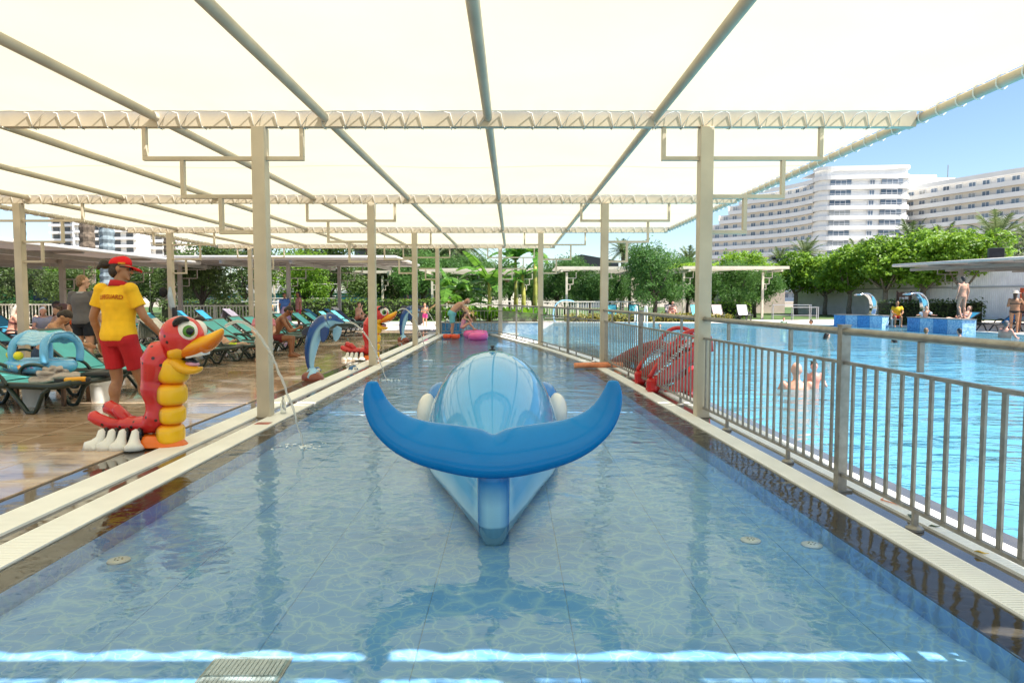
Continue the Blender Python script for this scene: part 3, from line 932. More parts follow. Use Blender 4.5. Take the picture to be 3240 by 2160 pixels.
def caterpillar(label, loc, rz, sc=1.0):
    """local X runs to the beak, local Y away from the viewer"""
    t = thing('caterpillar_fountain', label, 'fountain figure', loc, rz, None, sc)
    u = .00403
    def q(px, py, y=0.): return V(((px - 390) * u, y, (1022 - py) * u))
    # red back, upright part, thick-and-thin segments
    pts = [(408, 806, 30), (390, 813, 39), (380, 832, 42), (374, 854, 36), (368, 872, 31), (369, 890, 34), (372, 906, 33), (373, 922, 28), (374, 940, 28), (372, 956, 30), (362, 972, 27)]
    b = MB()
    b.tube([q(x, y) for x, y, r in pts], [r * u for x, y, r in pts], 18, ell=[(1.15, 1)] * len(pts), up=(1, 0, .2))
    pts = [(378, 966, 22), (352, 974, 22), (330, 975, 20), (318, 976, 18.5), (306, 975, 20), (290, 977, 18), (278, 979, 17)]
    b.tube([q(x, y) for x, y, r in pts], [r * u for x, y, r in pts], 16, ell=[(1.3, 1)] * len(pts))
    o = remesh(b.build('back', M_SPOT, t, smooth=True), .012, 5)
    b = MB()
    b.tube([q(292, 978, -.03), q(262, 973, -.05), q(235, 962, -.06), q(222, 954, -.06), q(216, 951, -.06)], [.055, .055, .056, .055, .03], 14)
    b.build('tail_lobe', M_SPOT, t, smooth=True)
    b = MB(); b.tube([q(296, 972, .05), q(262, 950, .07), q(237, 938, .08), q(230, 935, .08)], [.05, .062, .066, .04], 14)
    b.build('tail_lobe', M_SPOT, t, smooth=True)
    b = MB(); b.tube([q(300, 974, .0), q(280, 955, .02), q(265, 940, .03), q(261, 936, .03)], [.05, .052, .05, .03], 14)
    b.build('tail_lobe', M_SPOT, t, smooth=True)
    # yellow belly segments
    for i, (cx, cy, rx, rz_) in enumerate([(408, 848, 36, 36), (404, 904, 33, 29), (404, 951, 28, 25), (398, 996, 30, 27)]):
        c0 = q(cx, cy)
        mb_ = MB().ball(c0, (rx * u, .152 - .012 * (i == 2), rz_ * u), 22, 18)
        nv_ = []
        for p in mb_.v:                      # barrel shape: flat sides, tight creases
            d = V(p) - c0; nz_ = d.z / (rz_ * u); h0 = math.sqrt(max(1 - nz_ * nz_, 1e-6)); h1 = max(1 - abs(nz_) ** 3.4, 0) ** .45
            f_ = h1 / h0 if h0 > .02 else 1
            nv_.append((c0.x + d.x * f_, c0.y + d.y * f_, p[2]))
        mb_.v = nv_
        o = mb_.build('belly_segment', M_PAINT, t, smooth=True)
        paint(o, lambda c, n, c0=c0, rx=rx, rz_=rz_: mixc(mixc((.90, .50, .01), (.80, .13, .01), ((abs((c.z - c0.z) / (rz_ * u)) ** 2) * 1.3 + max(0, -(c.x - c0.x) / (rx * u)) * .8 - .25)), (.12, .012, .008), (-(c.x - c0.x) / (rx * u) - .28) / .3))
    # flared orange skirt on the ground
    sk = MB()
    rg = []
    for z, g_ in ((.0, 1.14), (.012, 1.13), (.05, 1.0), (.10, .9)):
        ring = []
        for k in range(24):
            a = 2 * PI * k / 24
            ring.append(q(364, 1022) + V((.30 * g_ * math.cos(a) * (1 if math.cos(a) > 0 else 1.15) - .05, .165 * g_ * math.sin(a), z)))
        rg.append(ring)
    sk.rings(rg).build('base', g_or, t, smooth=True)
    # head
    o = remesh(MB().ball(q(432, 772), (.198, .175, .19), 22, 16).cap(q(420, 800), q(412, 822), .13, .10, 14).build('head', M_SPOT, t, smooth=True), .012, 4)
    ch = MB().tube([q(408, 822), q(420, 812), q(440, 801), q(455, 797)], [.045, .075, .075, .05], 14, ell=[(2.0, 1)] * 4)
    ch.build('cheek', g_yel, t, smooth=True)
    bk = smoothpath([(440, 805, 20), (465, 797, 22), (490, 788, 20), (510, 775, 15), (522, 763, 9), (528, 755, 3)], 4)
    o = MB().tube([q(x, y) for x, y, r in bk], [r * u for x, y, r in bk], 16, ell=[(1.5, .95)] * len(bk), up=(0, 0, 1)).build('upper_beak', M_PAINT, t, smooth=True)
    paint(o, lambda c, n: mixc((.88, .44, .012), (.82, .17, .008), .5 - .8 * n.z))
    lb = smoothpath([(418, 828, 22), (436, 842, 20), (455, 848, 15), (470, 847, 9), (477, 842, 3)], 4)
    lo = MB().tube([q(x, y) for x, y, r in lb], [r * u for x, y, r in lb], 14, ell=[(1.6, .75)] * len(lb), up=(0, 0, 1)).build('lower_beak', g_yel, t, smooth=True)
    MB().tube([q(446, 833), q(458, 834), q(470, 836)], [.05, .055, .02], 12, ell=[(1.2, .5)] * 3, up=(0, 0, 1)).build('tongue', g_pnk, lo, smooth=True)
    MB().tube([q(436, 822), q(452, 826), q(468, 830)], [.03, .04, .02], 10, ell=[(1.8, .55)] * 3, up=(0, 0, 1)).build('mouth_lining', g_blk, lo, smooth=True)
    MB().bar(q(448, 816), q(488, 807), .16, .05).build('teeth', g_wht, t, bevel=.012)
    # eyes on both sides, bulging
    for s in (-1, 1):
        dv = V((.58, s * .74, .33)).normalized()
        c = q(456, 759) + V((0, s * .085, 0))
        e = MB().ball(c, (.094, .082, .098), 20, 14).build('eye', g_wht, t, smooth=True)
        ir = V((.72, s * .69, .02)).normalized()
        Mq = ir.to_track_quat('Z', 'Y').to_matrix()
        MB().ball(c + ir * .062, (.058, .058, .030), 18, 10, Mq).build('iris', g_grn, e, smooth=True)
        MB().ball(c + ir * .080, (.038, .038, .018), 16, 8, Mq).build('pupil', g_blk, e, smooth=True)
        MB().ball(c + ir * .094 + V((-.012, 0, .014)), .009, 8, 6).build('eye_glint', g_wht, e, smooth=True)
        br = [c + V((-.085, s * .055, .045)), c + V((-.055, s * .068, .088)), c + V((0, s * .06, .112)), c + V((.05, s * .045, .095))]
        MB().tube(smoothpath(br, 4), [.016, .024, .03, .032, .033, .034, .034, .034, .032, .028, .024, .019, .012], 10, ell=[(1, .8)] * 13).build('eyebrow', g_blk, t, smooth=True)
    # white boots on both sides
    for s in (-1, 1):
        for k, px in enumerate((262, 286, 311, 341)):
            x = (px - 390) * u; y0 = s * .15
            ft = MB()
            tx = -.05 + .022 * k
            ft.tube([V((x, y0, .165)), V((x, y0 + s * .012, .15)), V((x - .004, y0 + s * .03, .09)), V((x + tx * .5, y0 + s * .055, .045)), V((x + tx, y0 + s * .075, .022)), V((x + tx, y0 + s * .075, .0))],
                    [.018, .036, .042, .058, .082, .088], 14, ell=[(1, 1)] * 6, up=(0, s * .6, .8))
            bo = ft.build('boot', g_wht, t, smooth=True)
            MB().ball((x + .022, y0 - s * .01, .11), (.034, .04, .075), 10, 8).build('boot_back', g_blk, bo, smooth=True)
    return t
cat1 = caterpillar('large red and yellow caterpillar fountain with orange beak beside the lifeguard', (-3.20, 6.40, .002), R(-4))
cat2 = caterpillar('smaller looking red and yellow caterpillar fountain half hidden by the second pool column', (-3.12, 15.55, .002), R(-4), 1.0)

# ------------------------------------------------------------------ dolphin fountain figures
def dolphin(label, loc, rz, sc=1.0):
    t = thing('dolphin_fountain', label, 'fountain figure', loc, rz, None, sc)
    u = .00727
    def q(px, py, y=0.): return V(((px - 722) * u, y, (874 - py) * u))
    P = [(722, 868, 5), (718, 850, 7), (716, 832, 10), (718, 808, 14), (723, 784, 16.5), (732, 762, 18), (746, 745, 18.5), (762, 736, 16.5), (775, 735, 12.5), (783, 738, 7.5), (790, 740, 5), (796, 741, 2.5)]
    P = smoothpath(P, 4)
    ctr = [(q(a, b2), V((0, 0, 0))) for a, b2, r in P]
    o = MB().tube([q(x, y) for x, y, r in P], [r * u for x, y, r in P], 20, ell=[(.92, 1)] * len(P), up=(1, 0, .35)).build('body', M_PAINT, t, smooth=True)
    def dcol(c, n):
        k = min(range(len(ctr)), key=lambda i: (ctr[i][0] - c).length_squared)
        a = ctr[max(k - 1, 0)][0]; b2 = ctr[min(k + 1, len(ctr) - 1)][0]
        T = (b2 - a).normalized(); belly = V((T.z, 0, -T.x))
        d = (c - ctr[k][0]).normalized().dot(belly)
        return mixc((.012, .05, .20), (.34, .60, .78), (d - .02) / .35) if d > .02 else mixc((.012, .05, .20), (.02, .09, .32), (d + .9))
    paint(o, dcol)
    nv = gel('navy_gelcoat', (.012, .05, .20)); pale = gel('pale_blue_gelcoat', (.36, .62, .80))
    def fin(name, pts, y, th, m):
        n = len(pts); b = MB()
        f = [q(px, py, y - th) for px, py in pts]; k = [q(px, py, y + th) for px, py in pts]
        b.add(f + k, [tuple(range(n - 1, -1, -1)), tuple(range(n, 2 * n))] + [(i, (i + 1) % n, n + (i + 1) % n, n + i) for i in range(n)])
        return b.build(name, m, t, bevel=.012)
    fin('dorsal_fin', [(724, 745), (712, 751), (702, 757), (697, 765), (699, 771), (706, 772), (716, 776), (722, 770)], 0, .016, gel('black_blue_gelcoat', (.012, .02, .05)))
    for s, m_ in ((-1, nv), (1, pale)):
        px = 0 if s < 0 else 19
        pts = [(757 + px, 750), (747 + px, 757), (746 + px, 770), (748 + px, 782), (753 + px, 787), (760 + px, 781), (766 + px, 768), (768 + px, 755)]
        f = fin('flipper', pts, s * .12, .014, m_)
    for s in (-1, 1):
        e = MB().ball(q(769, 730, s * .098), (.022, .012, .018), 10, 8).build('eye', g_wht, t, smooth=True)
        MB().ball(q(770, 730, s * .107), (.011, .008, .011), 8, 6).build('pupil', g_blk, e, smooth=True)
    b = MB()
    for s in (-1, 1):
        b.tube([q(719, 845, 0), q(722 + 4, 856, s * .08), q(722 + s * 4, 868, s * .16)], [.05, .06, .02], 10, ell=[(1, .5)] * 3)
    b.tube([q(719, 846), q(708, 862), q(702, 872)], [.05, .06, .02], 10, ell=[(1, .5)] * 3)
    b.tube([q(719, 846), q(732, 860), q(742, 868)], [.05, .06, .02], 10, ell=[(1, .5)] * 3)
    b.build('tail', pale, t, smooth=True)
    r = MB().ball((0, 0, .02), (.19, .17, .13), 18, 10)
    o = remesh(r.ball((.09, -.05, .03), (.10, .09, .08), 12, 8).ball((-.08, -.04, .04), (.1, .1, .1), 12, 8).build('rock_base', gel('brown_gelcoat', (.22, .055, .03)), t, smooth=True), .014, 3)
    return t
dolphin('blue dolphin fountain on a brown rock beyond the first pool column', (-3.35, 11.66, 0), R(-3))
dolphin('blue dolphin fountain farthest along the pool edge', (-3.50, 22.4, 0), R(-3), 1.03)

# ------------------------------------------------------------------ water jets
def mat_jet():
    m, nt, b = newmat('water_jet')
    b.inputs['Transmission Weight'].default_value = .55; b.inputs['IOR'].default_value = 1.2; b.inputs['Roughness'].default_value = .08
    b.inputs['Base Color'].default_value = (.95, .95, .92, 1); b.inputs['Alpha'].default_value = .8
    return m
M_JET = mat_jet()
M_FOAM = pm('white_foam', (.85, .9, .92), .6, .05, 20)
def jet(label, a, vx, vy, vz, r0=.012):
    rr = random.Random(len(label))
    P = []; rd = []
    tt = 0
    while True:
        p = V(a) + V((vx * tt, vy * tt, vz * tt - 4.9 * tt * tt))
        k = tt * 2.2
        p += V((rr.uniform(-1, 1), rr.uniform(-1, 1), rr.uniform(-1, 1))) * .007 * min(k, 1.6)
        P.append(p); rd.append(r0 * (1 + .2 * rr.uniform(-1, 1) * min(k, 1)) * (1.25 - .35 * min(k, 1.4)))
        if p.z < .01 or tt > 2: break
        tt += .014
    o = MB().tube(P, rd, 7).build('water_jet', M_JET, None, smooth=True)
    tag(o, label, 'water jet')
    e = P[-1]
    b = MB()
    for i in range(46):
        an = rr.uniform(0, 2 * PI); d = abs(rr.gauss(0, .10))
        b.ball((e.x + d * 1.5 * math.cos(an), e.y + d * math.sin(an), .0), (rr.uniform(.004, .018), rr.uniform(.004, .014), rr.uniform(.003, .012)), 6, 4)
    tag(b.build('splash', M_FOAM, None, smooth=True), label.replace('arching jet of water', 'white splash of bubbles under the jet'), 'splash')
    return e
jet('arching jet of water from the beak of the large caterpillar', (-2.62, 6.36, 1.10), 1.22, -.05, .95)
jet('arching jet of water from the nose of the nearer dolphin', (-2.78, 11.62, .965), 1.45, -.06, .25)
jet('arching jet of water from the beak of the smaller looking caterpillar', (-2.54, 15.5, 1.09), 1.15, -.06, 1.0)
jet('arching jet of water from the nose of the farthest dolphin', (-2.90, 22.36, 1.0), 1.25, -.06, .35)
# ================================================================== people
def skinmat(name, col):
    if name in MATS: return MATS[name]
    m = pm(name, col, .5, .10, 9, bump=.06, bscale=60)
    b = m.node_tree.nodes['Principled BSDF']
    b.inputs['Subsurface Weight'].default_value = .06
    b.inputs['Subsurface Radius'].default_value = (.02, .008, .004)
    return m
SK_TAN = skinmat('tanned_skin', (.36, .17, .085)); SK_FAIR = skinmat('fair_skin', (.60, .33, .22)); SK_PINK = skinmat('pink_skin', (.62, .31, .22)); SK_DARK = skinmat('dark_skin', (.10, .038, .018)); SK_BRN = skinmat('brown_skin', (.27, .11, .05))
H_BLK = pm('black_hair', (.012, .009, .008), .55, .3, 30, bump=.5, bscale=90); H_BRN = pm('brown_hair', (.07, .035, .016), .55, .3, 30, bump=.5, bscale=90); H_DKB = pm('dark_brown_hair', (.025, .014, .008), .55, .3, 30, bump=.5, bscale=90); H_FAIR = pm('fair_hair', (.22, .12, .055), .55, .3, 30, bump=.5, bscale=90)
def cloth(name, col, rough=.85): return pm(name, col, rough, .10, 5, bump=.35, bscale=14)
def std(h=1.75, **kw):
    J = dict(pel=(0, 0, .94), waist=(0, .005, 1.08), chest=(0, 0, 1.28), neck=(0, -.01, 1.46), head=(0, .02, 1.625),
             hipL=(-.095, 0, .91), hipR=(.095, 0, .91), kneeL=(-.10, .02, .49), kneeR=(.10, .02, .49), ankL=(-.105, -.015, .085), ankR=(.105, -.015, .085),
             toeL=(-.125, .16, .03), toeR=(.125, .16, .03),
             shL=(-.185, -.01, 1.405), shR=(.185, -.01, 1.405), elL=(-.245, -.03, 1.13), elR=(.245, -.03, 1.13), wrL=(-.26, .03, .885), wrR=(.26, .03, .885))
    J.update(kw)
    k = h / 1.75
    return {a: V(b) * k for a, b in J.items()}, k
def spine_rings(J, k, bulk, seg, sc=1.0, n=18):
    la = (J['hipR'] - J['hipL']).normalized(); lb = (J['shR'] - J['shL']).normalized()
    down = (J['pel'] - J['waist']).normalized()
    P = [(J['pel'] + down * .115 * k, .085, .085, 0), (J['pel'] + down * .06 * k, .155, .115, 0), (J['pel'], .168, .122, .0), (J['pel'].lerp(J['waist'], .6), .155, .112, .2), (J['waist'], .145, .104, .35),
         (J['waist'].lerp(J['chest'], .55), .158, .108, .6), (J['chest'], .178, .118, .85), (J['chest'].lerp(J['neck'], .45), .175, .108, 1), (J['chest'].lerp(J['neck'], .75), .14, .082, 1), (J['neck'], .07, .064, 1)]
    P = P[seg[0]:seg[1]]
    out = []
    for i, (c, rx, ry, t) in enumerate(P):
        a = P[max(i - 1, 0)][0]; b2 = P[min(i + 1, len(P) - 1)][0]
        T = (b2 - a).normalized()
        L = la.lerp(lb, t); L = (L - T * L.dot(T)).normalized(); F = T.cross(L)
        bx = bulk if i < 8 else 1 + (bulk - 1) * .4
        out.append([c + L * (rx * k * sc * bx * math.cos(2 * PI * q / n)) + F * (ry * k * sc * bx * math.sin(2 * PI * q / n)) for q in range(n)])
    return out
def hand(b, wr, dr, pn, k, curl=.5, side=1):
    """palm, four fingers of unequal length and a thumb from the side of the palm. dr: pointing direction, pn: palm normal"""
    dr = V(dr).normalized(); pn = V(pn); pn = (pn - dr * pn.dot(dr)).normalized(); sd = dr.cross(pn) * side
    b.cap(wr, wr + dr * .03 * k, .026 * k, .028 * k, 8)
    for q in (-.027, -.009, .009, .027):
        b.cap(wr + dr * .03 * k + sd * q * .8 * k, wr + dr * .085 * k + sd * q * k, .016 * k, .014 * k, 8)
    for q, L in ((-.030, .062), (-.010, .074), (.010, .078), (.029, .070)):
        p0 = wr + dr * .09 * k + sd * q * k
        d1 = (dr + pn * curl * .7).normalized(); d2 = (dr + pn * curl * 2.0).normalized()
        p1 = p0 + d1 * L * .55 * k; p2 = p1 + d2 * L * .5 * k
        b.cap(p0, p1, .0098 * k, .009 * k, 7); b.cap(p1, p2, .009 * k, .0075 * k, 7)
    p0 = wr + dr * .025 * k + sd * .028 * k
    p1 = p0 + (dr * .7 + sd * .75 + pn * .3).normalized() * .045 * k; p2 = p1 + (dr + pn * .5 + sd * .1).normalized() * .034 * k
    b.cap(p0, p1, .014 * k, .011 * k, 7); b.cap(p1, p2, .011 * k, .009 * k, 7)
TEXF = bpy.data.textures.new('cloth_folds', 'CLOUDS'); TEXF.noise_scale = .11; TEXF.noise_depth = 2
def folds(o, st):
    d = o.modifiers.new('folds', 'DISPLACE'); d.texture = TEXF; d.strength = st; d.mid_level = .42; d.texture_coords = 'LOCAL'
    return o
def person(label, loc, rz, J, k, skin, hair=H_BLK, hairstyle='short', bulk=1., vox=.016, shirt=None, shorts=None, swim=None, bikini=None, shoes=None, cat='person', look=0., tilt=0., curl=.6, cap=None, legs=True, shorts_len=.55, sleeves=.55, chub=1., glasses=False, face=True, palm=None):
    t = thing('person', label, cat, loc, rz)
    b = MB()
    b.rings(spine_rings(J, k, bulk, (0, 10)))
    H = J['head']; Nk = J['neck']
    b.cap(Nk - (H - Nk).normalized() * .03 * k, H - (H - Nk) * .3, .056 * k, .05 * k)
    # head frame: forward, side, up
    up = (H - Nk).normalized()
    Rm = Matrix.Rotation(look, 3, 'Z')
    f = Rm @ V((0, 1, 0)); f = (f - up * f.dot(up)).normalized()
    f = (f * math.cos(tilt) - up * math.sin(tilt)).normalized(); s = f.cross(up).normalized(); u = s.cross(f)
    HM = Matrix((s, f, u)).transposed()
    hs = k if k > .8 else k * (1 + (.8 - k) * .75)
    def hp(x, y, z): return H + HM @ V((x, y, z)) * hs
    b.ball(hp(0, -.008, .025), (.077 * hs, .098 * hs, .095 * hs), 16, 12, HM)
    b.ball(hp(0, .022, -.045), (.058 * hs, .066 * hs, .068 * hs), 14, 10, HM)
    b.cap(hp(0, .092, .012), hp(0, .112, -.022), .010 * hs, .016 * hs, 8)          # nose
    b.ball(hp(0, .078, -.088), (.025 * hs, .022 * hs, .02 * hs), 8, 6, HM)         # chin
    b.ball(hp(0, .082, -.056), (.026 * hs, .016 * hs, .012 * hs), 8, 6, HM)        # lips
    b.cap(hp(-.035, .082, .03), hp(.035, .082, .03), .014 * hs, .014 * hs, 7)      # brow
    for sg in (-1, 1): b.ball(hp(sg * .08, -.005, -.012), (.012 * hs, .022 * hs, .034 * hs), 8, 6, HM)
    for S_ in 'LR':
        sg = -1 if S_ == 'L' else 1
        sh, el, wr = J['sh' + S_], J['el' + S_], J['wr' + S_]
        b.ball(sh, .062 * k * bulk ** .5, 10, 8)
        b.cap(sh, el, .05 * k * bulk ** .7, .041 * k * bulk ** .4)
        b.cap(el, wr, .041 * k * bulk ** .4, .027 * k)
        m = el.lerp(wr, .25); b.ball(m, .043 * k * bulk ** .4, 10, 7)
        dr = (wr - el).normalized()
        pn = palm[S_] if palm and S_ in palm else V((-sg, .25, 0))
        hand(b, wr, dr, pn, k, curl, 1 if S_ == 'R' else -1)
        hp_, kn, an = J['hip' + S_], J['knee' + S_], J['ank' + S_]
        b.cap(hp_, kn, .088 * k * bulk ** .8, .056 * k * bulk ** .4, 12)
        if legs:
            b.cap(kn, an, .054 * k * bulk ** .4, .036 * k, 12)
            bk = V((0, -.018, 0)) * k
            b.ball(kn.lerp(an, .3) + bk, (.054 * k, .056 * k, .10 * k), 10, 8)
            toe = J['toe' + S_]
            heel = an + (an - toe).normalized() * .035 * k; heel.z = an.z - .045 * k
            b.cap(heel, toe, .034 * k, .028 * k, 10); b.cap(an, toe.lerp(an, .4), .036 * k, .034 * k, 8)
    for sg in ('hipL', 'hipR'):
        b.ball(J[sg].lerp(J['pel'], .35) - f * .0, (.10 * k * bulk, .105 * k * bulk, .10 * k), 12, 8)
    body = remesh(b.build('body', skin, t, smooth=True), vox, 4)
    # hair
    if hairstyle != 'bald':
        h = MB()
        if hairstyle in ('short', 'long', 'bun', 'cap'):
            h.ball(hp(0, -.02, .036), (.083 * hs, .098 * hs, .096 * hs), 16, 12, HM)
            h.ball(hp(0, -.05, -.02), (.076 * hs, .062 * hs, .075 * hs), 14, 10, HM)
        if hairstyle == 'long':
            h.cap(hp(0, -.06, 0), hp(0, -.085, -.19), .075 * hs, .055 * hs, 12)
        if hairstyle == 'bun':
            h.ball(hp(0, -.155, .035), (.05 * hs, .055 * hs, .05 * hs), 12, 9, HM)
            for q in range(7): h.ball(hp(rnd.uniform(-.04, .04), -.155 + rnd.uniform(-.05, .04), .035 + rnd.uniform(-.05, .04)), .022 * hs, 8, 6)
        # keep the face free: push everything in front of the hairline back
        hv = []
        for p in h.v:
            q = HM.transposed() @ (V(p) - H) / hs
            lim = .052 if q.z > .075 else (.02 if q.z > .02 else -.012)
            if q.y > lim: q.y = lim + (q.y - lim) * .12
            hv.append(tuple(H + HM @ q * hs))
        h.v = hv
        remesh(h.build('hair', hair, t, smooth=True), max(vox * .6, .006), 2)
    if face:
        for sg in (-1, 1):
            MB().ball(hp(sg * .031, .083, .012), (.011 * hs, .007 * hs, .007 * hs), 8, 6, HM).build('eye', pm('dark_eye', (.02, .015, .012), .2, .1), t, smooth=True)
        MB().ball(hp(0, .094, -.057), (.022 * hs, .007 * hs, .006 * hs), 8, 6, HM).build('mouth', pm('lip', (.33, .10, .085), .4, .1), t, smooth=True)
    if glasses:
        gl_ = MB()
        for sg in (-1, 1):
            gl_.ball(hp(sg * .034, .094, .012), (.033 * hs, .010 * hs, .024 * hs), 12, 8, HM)
            gl_.bar(hp(sg * .066, .088, .02), hp(sg * .083, -.01, .012), .005, .014)
        gl_.build('sunglasses', pm('black_lens', (.008, .008, .009), .12, .1), t, smooth=True)
    def limb(bb, a, c, t, r0, r1):
        bb.cap(a, a.lerp(c, t), r0, r1, 12)
    if shirt:
        c_ = MB(); c_.rings(spine_rings(J, k, bulk, (1, 10), 1.13))
        for S_ in 'LR':
            sh, el = J['sh' + S_], J['el' + S_]
            c_.ball(sh - V((0, 0, .002)), .071 * k * bulk ** .5, 10, 8)
            c_.tube([sh, sh.lerp(el, sleeves * .5), sh.lerp(el, sleeves)], [.062 * k, .066 * k * bulk ** .4, .069 * k * bulk ** .4], 12)
        so_ = folds(remesh(c_.build('shirt', shirt, t, smooth=True), max(vox, .009), 3), .013 * k)
    if shorts:
        c_ = MB(); c_.rings(spine_rings(J, k, bulk, (0, 4), 1.06))
        for S_ in 'LR':
            a, kn = J['hip' + S_], J['knee' + S_]
            c_.ball(a, .105 * k * bulk ** .8, 12, 8)
            c_.tube([a, a.lerp(kn, shorts_len * .5), a.lerp(kn, shorts_len)], [.100 * k * bulk ** .7, .093 * k * bulk ** .6, .090 * k * bulk ** .6], 14)
        folds(remesh(c_.build('shorts', shorts, t, smooth=True), max(vox * .9, .009), 3), .013 * k)
    if swim:
        c_ = MB(); c_.rings(spine_rings(J, k, bulk, (0, 8), 1.05))
        for S_ in 'LR': c_.ball(J['hip' + S_].lerp(J['pel'], .35), (.104 * k * bulk, .108 * k * bulk, .09 * k), 12, 8)
        remesh(c_.build('swimsuit', swim, t, smooth=True), max(vox * .9, .009), 3)
    if bikini:
        c_ = MB(); c_.rings(spine_rings(J, k, bulk, (0, 3), 1.06))
        for S_ in 'LR': c_.ball(J['hip' + S_].lerp(J['pel'], .45), (.10 * k * bulk, .106 * k * bulk, .07 * k), 12, 8)
        remesh(c_.build('bikini_bottom', bikini, t, smooth=True), max(vox * .9, .009), 3)
        c_ = MB(); r_ = spine_rings(J, k, bulk, (0, 10), 1.05)
        mid = [[p + (q - p) * w_ for p, q in zip(r_[5], r_[6])] for w_ in (.35, .75)]
        c_.rings(mid); c_.build('bikini_top', bikini, t, smooth=True)
    if shoes:
        for S_ in 'LR':
            a, toe = J['ank' + S_], J['toe' + S_]
            heel = a + (a - toe).normalized() * .05 * k; heel.z = max(toe.z - .015, 0.01)
            tz = toe.copy(); tz.z = heel.z if abs(toe.z - heel.z) < .05 else toe.z - .015
            so_ = MB().tube([heel, heel.lerp(tz, .3), heel.lerp(tz, .75), tz + (tz - heel).normalized() * .03], [.03 * k, .042 * k, .05 * k, .03 * k], 12, ell=[(1, .4)] * 4, up=(0, 0, 1)).build('sandal', shoes, t, smooth=True)
            MB().tube([a.lerp(toe, .35) + V((-.05 * k, 0, -.02 * k)), a.lerp(toe, .4) + V((0, 0, .028 * k)), a.lerp(toe, .35) + V((.05 * k, 0, -.02 * k))], .014 * k, 8, ell=[(2, .6)] * 3).build('strap', shoes, so_, smooth=True)
    t['_h'] = 0
    del t['_h']
    return t, hp, HM, hs
def text_mesh(s, size, ext=.001):
    cu = bpy.data.curves.new('lettering', 'FONT'); cu.body = s; cu.size = size; cu.extrude = ext; cu.offset = .0012 if size > .04 else 0; cu.align_x = 'CENTER'; cu.align_y = 'CENTER'
    o = bpy.data.objects.new('lettering', cu); COL.objects.link(o)
    dg = bpy.context.evaluated_depsgraph_get()
    me = bpy.data.meshes.new_from_object(o.evaluated_get(dg))
    bpy.data.objects.remove(o)
    return me

# ------------------------------------------------------------------ lifeguard, walking to the right, seen from behind
M_YEL = cloth('yellow_polo_cotton', (.86, .50, .012)); M_REDC = cloth('red_cotton', (.50, .012, .02)); M_REDCAP = cloth('red_cap_cotton', (.70, .006, .012))
J, k = std(1.80, pel=(0, 0, .945), waist=(0, .012, 1.08), chest=(0, .02, 1.275), neck=(0, .02, 1.455), head=(0, .055, 1.61),
           hipL=(-.10, .0, .91), hipR=(.10, .0, .91), kneeL=(-.09, .05, .50), kneeR=(.11, .15, .51), ankL=(-.10, -.02, .085), ankR=(.12, .30, .125), toeL=(-.13, .14, .035), toeR=(.14, .45, .035),
           elL=(-.265, -.05, 1.13), wrL=(-.27, .03, .875), elR=(.28, .05, 1.13), wrR=(.35, .22, .92))
lg, hp, HM, hs = person('lifeguard in yellow polo, red cap and red shorts walking past the large caterpillar', (-4.10, 7.25, .003), R(-17), J, k, SK_TAN, H_DKB, 'bun', 1.04, .009, shirt=M_YEL, shorts=M_REDC, shoes=pm('navy_rubber', (.03, .04, .07), .6, .1), look=R(-58), glasses=True, sleeves=.62, shorts_len=.74, curl=.45, palm={'R': V((-1, .4, 0)), 'L': V((.2, .2, -1))})
cp = MB()
rg = []
for z, r in ((.028, 1.0), (.055, 1.03), (.085, .98), (.11, .82), (.128, .52), (.134, .1)):
    rg.append([hp(.090 * r * math.cos(2 * PI * q / 20), -.012 + .106 * r * math.sin(2 * PI * q / 20), z + .012 * math.sin(2 * PI * q / 20)) for q in range(20)])
cpo = MB().rings(rg).build('cap', M_REDCAP, lg, smooth=True, sub=1)
vz = []
for d, zz in ((0, 0), (.05, -.002), (.09, -.012), (.115, -.026)):
    row = []
    for q in range(9):
        x = -.082 + .164 * q / 8
        x *= (1 - d * 1.6)
        row.append(hp(x, .082 + d - (x * x) * 4, .036 + zz - x * x * 1.6))
    vz.append(row)
vb = MB()
for i in range(3): vb.ribbon(vz[i], vz[i + 1])
vo_ = vb.build('peak', M_REDCAP, cpo, smooth=True)
m_ = vo_.modifiers.new('s', 'SOLIDIFY'); m_.thickness = .006
M_YB = pm('yellow_print', (.85, .50, .02), .6, .1); M_RP = pm('red_print', (.60, .09, .005), .7, .1)
pb = MB().bar(hp(.091, -.01, .044), hp(.080, .052, .053), .003, .016); pb.build('yellow_patch', M_YB, cpo)
tm_ = text_mesh('LIFEGUARD', .016, .0004); tm_.materials.append(M_RP)
pp = put('patch_lettering', tm_, cpo); 
ex = (hp(.080, .052, .053) - hp(.091, -.01, .044)).normalized(); ez = HM @ V((1, 0, .05)); ez = (ez - ex * ez.dot(ex)).normalized(); ey = ez.cross(ex)
pp.matrix_local = Matrix.Translation((hp(.0855, .021, .0485) + ez * .0035)) @ Matrix((ex, ey, ez)).transposed().to_4x4()
